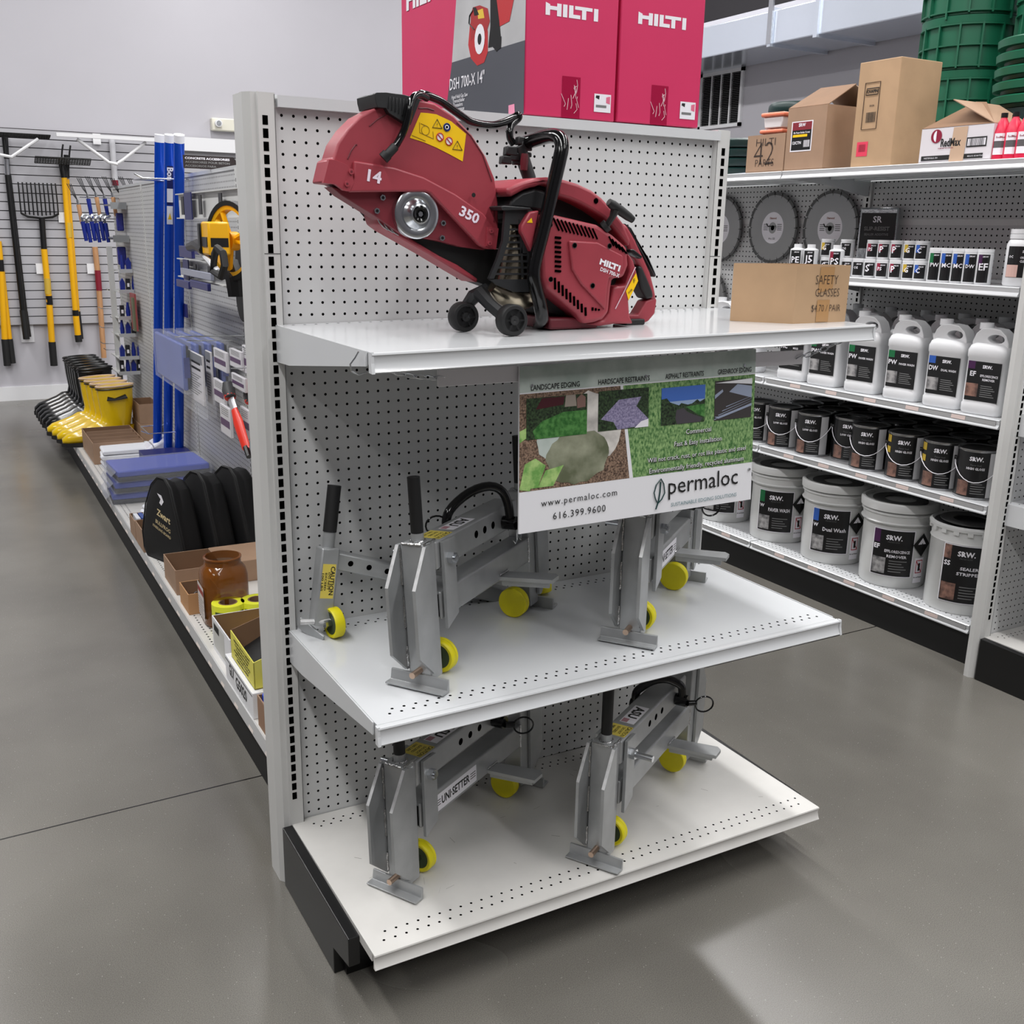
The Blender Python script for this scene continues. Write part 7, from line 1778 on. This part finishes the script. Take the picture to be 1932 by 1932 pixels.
k.add([(x - .01, b * .7, h * .64), (x - .01, -b * .3, h * .64), (x - .01, -b * .3, h * .765), (x - .01, b * .7, h * .765)], [(0, 1, 2, 3)], mat('label_maroon', (132, 36, 48), .4))
k.add([(x - .02, b * .65, h * .53), (x - .02, -b * .1, h * .53), (x - .02, -b * .1, h * .57), (x - .02, b * .65, h * .57)], [(0, 1, 2, 3)], YEL)
F = lambda y, z: frame((x - .03, y, z), (0, -1, 0), (0, 0, 1))
k.text('SRW', F(b * .2, h * .72), width=1.6, m=STW, bold=.03); k.text('Slit Foam Roller X-mat', F(b * .2, h * .6), width=b * .85, m=STW, bold=.02); k.text('12/CTN', F(b * .42, h * .44), width=2.0, m=STW, bold=.03); barcode(k, F(-b * .1, h * .42), 1.4, 1.1, .005, STW)
k.build('label', t, smooth=0)
t, a, b, h = ybox(1605, 1680, 106, 9.2, CARD, 'cardboard_box', 'tall closed tan box with barcode outline and pink sticker on the top shelf', v_=303)
k = MB(); x = -a - .03; F = lambda y, z, d=.0: frame((x - .02 - d, y, z), (0, -1, 0), (0, 0, 1))
P = [(x - .02, b * .62, h * .36), (x - .02, -b * .12, h * .36), (x - .02, -b * .12, h * .8), (x - .02, b * .62, h * .8)]
k.tube(P, .05, PEN, n=4, closed=True)
k.text('CHAPIN', F(b * .25, h * .715), width=b * .55, m=INK, bold=.04); P = [(x - .02, b * .55, h * .685), (x - .02, -b * .04, h * .685), (x - .02, -b * .07, h * .745), (x - .02, b * .52, h * .745)]; k.tube(P, .06, INK, n=4, closed=True)
barcode(k, F(b * .2, h * .47), 1.9, 1.5, .005, INK, 3)
k.add([(x, b * .75, h * .1), (x, b * .2, h * .1), (x, b * .2, h * .24), (x, b * .75, h * .24)], [(0, 1, 2, 3)], mat('sticker_pink', (226, 60, 90), .5)); barcode(k, F(b * .48, h * .18), 1.3, 1.1, .005, mat('pink_bar', (150, 40, 60), .5), 5)
k.text('33154', F(b * .2, h * .58), width=.9, m=PEN, bold=.02)
k.build('printing', t, smooth=0)
MB().box((-1.2, -1.4, h), (1.2, -1.0 + 1.8, h + .06), mat('clear_tape2', (214, 204, 190), .15)).build('tape', t, smooth=0)
t, a, b, h = ybox(1734, 1868, 232, 8.6, mat('carton_white', (218, 214, 218), .6), 'oil_carton', 'open white carton with red round mark and a strip of brown paper tape, top shelf', v_=296, closed=False)
mb = MB(); mb.add([(-a, b, h), (-a, -b, h), (-a + 5.5, -b * .2 + 1, h + 3.6), (-a + 5.5, b * .1 + 1, h + 3.8)], [(0, 1, 2, 3)], CARDIN)
mb.add([(-a, -b, h), (a, -b, h), (a, -b * .0, h + 3.4), (-a, b * .2, h + 3.7)], [(0, 1, 2, 3)], CARD2); mb.build('flaps', t, smooth=0, solid=.12)
k = MB(); x = -a - .03; F = lambda y, z, d=.0: frame((x - .03 - d, y, z), (0, -1, 0), (0, 0, 1))
cy, cz = b * .55, h * .76; k.add([(x - .02, cy + .95 * math.cos(q * math.pi / 9), cz + .95 * math.sin(q * math.pi / 9)) for q in range(18)], [list(range(18))], LRD); k.add([(x - .03, cy - .1 + .6 * math.cos(q * math.pi / 9), cz + .8 * math.sin(q * math.pi / 9)) for q in range(-4, 5)], [list(range(9))], STW)
k.text('RedMax', F(b * .12, h * .56), width=3.4, height=1.15, m=INK, bold=.03); k.text('PREMIUM TWO STROKE', F(b * .25, h * .4), width=2.6, m=LRD, bold=.01)
k.add([(x - .01, b * .93, h * .06), (x - .01, -b * .8, h * .06), (x - .01, -b * .8, h * .2), (x - .01, b * .93, h * .2)], [(0, 1, 2, 3)], INK)
k.text('WESTERVILLE, OH', F(b * .65, h * .13), width=2.4, m=STW); k.text('48/2.6 FL OZ BOTTLES', F(-b * .6, h * .13), width=2.6, m=STW)
k.add([(x - .02, b * .12, .02), (x - .02, -b * .28, .02), (x - .02, -b * .32, h - .1), (x - .02, b * .08, h - .1)], [(0, 1, 2, 3)], mat('paper_tape', (196, 166, 140), .6))
k.add([(x - .01, -b * .32, h * .38), (x - .01, -b * .86, h * .38), (x - .01, -b * .86, h * .66), (x - .01, -b * .32, h * .66)], [(0, 1, 2, 3)], INK); k.add([(x - .015, -b * .35, h * .42), (x - .015, -b * .83, h * .42), (x - .015, -b * .83, h * .62), (x - .015, -b * .35, h * .62)], [(0, 1, 2, 3)], STW); barcode(k, F(-b * .59, h * .52), b * .42, 1.1, 0, INK, 8)
k.build('printing', t, smooth=0)
RB = mat('bottle_red', (214, 30, 70), .35)
for i in range(6):
    u = 1885 + (i % 3) * 22; y = W(u, 288, x=105.8).y
    t = thing('oil_bottle', '%s small red oil bottle %s, right of the white carton' % (('left', 'middle', 'right')[i % 3], 'in the front row' if i < 3 else 'in the back row'), 'bottle', (105.9 + (i // 3) * 2.4, y, ZTT), math.pi + .5, 'small red oil bottles')
    MB().lathe([(0, 0), (1.05, 0), (1.1, .2), (1.1, 3.6), (.7, 4.8), (.4, 5.4), (.4, 5.6)], RB, n=14).build('bottle_body', t)
    MB().cyl((0, 0, 5.5), (0, 0, 6.1), .45, BLK, n=12).build('cap', t)
    k = MB(); arc_patch(k, 1.12, .8, -.8, .6, 1.5, STW, n=5); arc_patch(k, 1.12, .8, -.8, 1.5, 2.4, mat('label_mid_grey', (90, 88, 90), .5), n=5); arc_patch(k, 1.12, .8, -.8, 2.4, 3.4, STW, n=5); arc_text(k, 'RedMax', 1.14, 0, 2.9, 1.2, LRD); k.build('label', t, smooth=0)
# dark lid and green risers and lids behind
DG = mat('dark_green', (14, 42, 40), .4); GRN = mat('riser_green', (14, 88, 62), .4, var=.05, scale=10)
p = W(1500, 205, x=128); 
t = thing('mushroom_vent', 'dark green mushroom-shaped vent showing behind the coolers on the top shelf', 'vent', (128, p.y, ZT))
zz = W(1480, 214, x=126).z - ZT
MB().cyl((0, 0, .02), (0, 0, zz), 3.2, DG, n=24).build('stem', t); MB().lathe([(0, zz), (5, zz), (5.2, zz + .4), (5.1, zz + 1.4), (4.6, zz + 1.9), (0, zz + 2.2)], DG, n=32).build('cap', t)
t = thing('cover_stack', 'stack of dark green covers at the left end of the right-hand top shelf', 'covers', (113.5, 72.5, ZTT))
for k in range(4): MB().lathe([(0, k * 1.7), (6.8, k * 1.7), (7.0, k * 1.7 + .3), (7.0, k * 1.7 + 1.2), (6.4, k * 1.7 + 1.6), (0, k * 1.7 + 1.6)], DG, n=36).build('lid', t)
def riser(x, y, n, r, lab, h=8.6):
    t = thing('green_riser', lab, 'riser', (x, y, ZT), .2, 'green ribbed risers')
    for q in range(n):
        z0 = .02 + q * h; mb = MB()
        rr2 = r * (1 + .03 * q)
        mb.lathe([(rr2 * .94, z0), (rr2, z0 + .05), (rr2, z0 + h - 1.4), (rr2 * 1.05, z0 + h - 1.3), (rr2 * 1.06, z0 + h - .1), (rr2 * .98, z0 + h)], GRN, n=48)
        for zz_ in (.4, 3.7, 7.0): mb.lathe([(rr2, z0 + zz_), (rr2 + .5, z0 + zz_ + .04), (rr2 + .5, z0 + zz_ + .26), (rr2, z0 + zz_ + .3)], GRN, n=48)
        for k in range(14):
            a = k * 2 * math.pi / 14 + q * .13
            mb.box((rr2 - .2, -.15, z0 + (-.6 if k % 3 == 0 else .2)), (rr2 + .55, .15, z0 + h - 1.3), GRN, Matrix.Rotation(a, 4, 'Z'))
        mb.build('riser_ring', t)
riser(138, 43.5, 5, 7.2, 'tall stack of green ribbed riser rings behind the tall tan box')
riser(139, 25.5, 5, 7.2, 'tall stack of green ribbed riser rings cut by the right edge of the photo')
t = thing('cover_pile', 'pile of round green covers with gaps between them, right edge of the top shelf', 'covers', (121.9, 16.2, ZTT))
zz = W(1900, 200, x=114).z - ZTT
MB().lathe([(0, .02), (6.9, .02), (7, zz - .2), (0, zz)], DG, n=36).build('base', t)
for k in range(5): z0 = zz + k * 2.0; MB().lathe([(0, z0), (6.2, z0), (6.3, z0 + .5), (7.4, z0 + .5), (7.5, z0 + 1.5), (7.2, z0 + 1.7), (0, z0 + 1.9)], GRN, n=44).build('lid', t)
mb = MB(Tr(113, 62.5, ZT)).add([(-8, 3, .05), (-7.5, -4, .05), (2, -5, .05), (3, 4, .05), (-4, 1, .5)], [(0, 1, 4), (1, 2, 4), (2, 3, 4), (3, 0, 4)], mat('paper_blue_white', (206, 214, 236), .4))
tag(mb.build('paper_sheet', loc=(113, 62.5, ZT), solid=.03), 'white and blue plastic sheet lying in front of the dark lid stack', 'sheet')
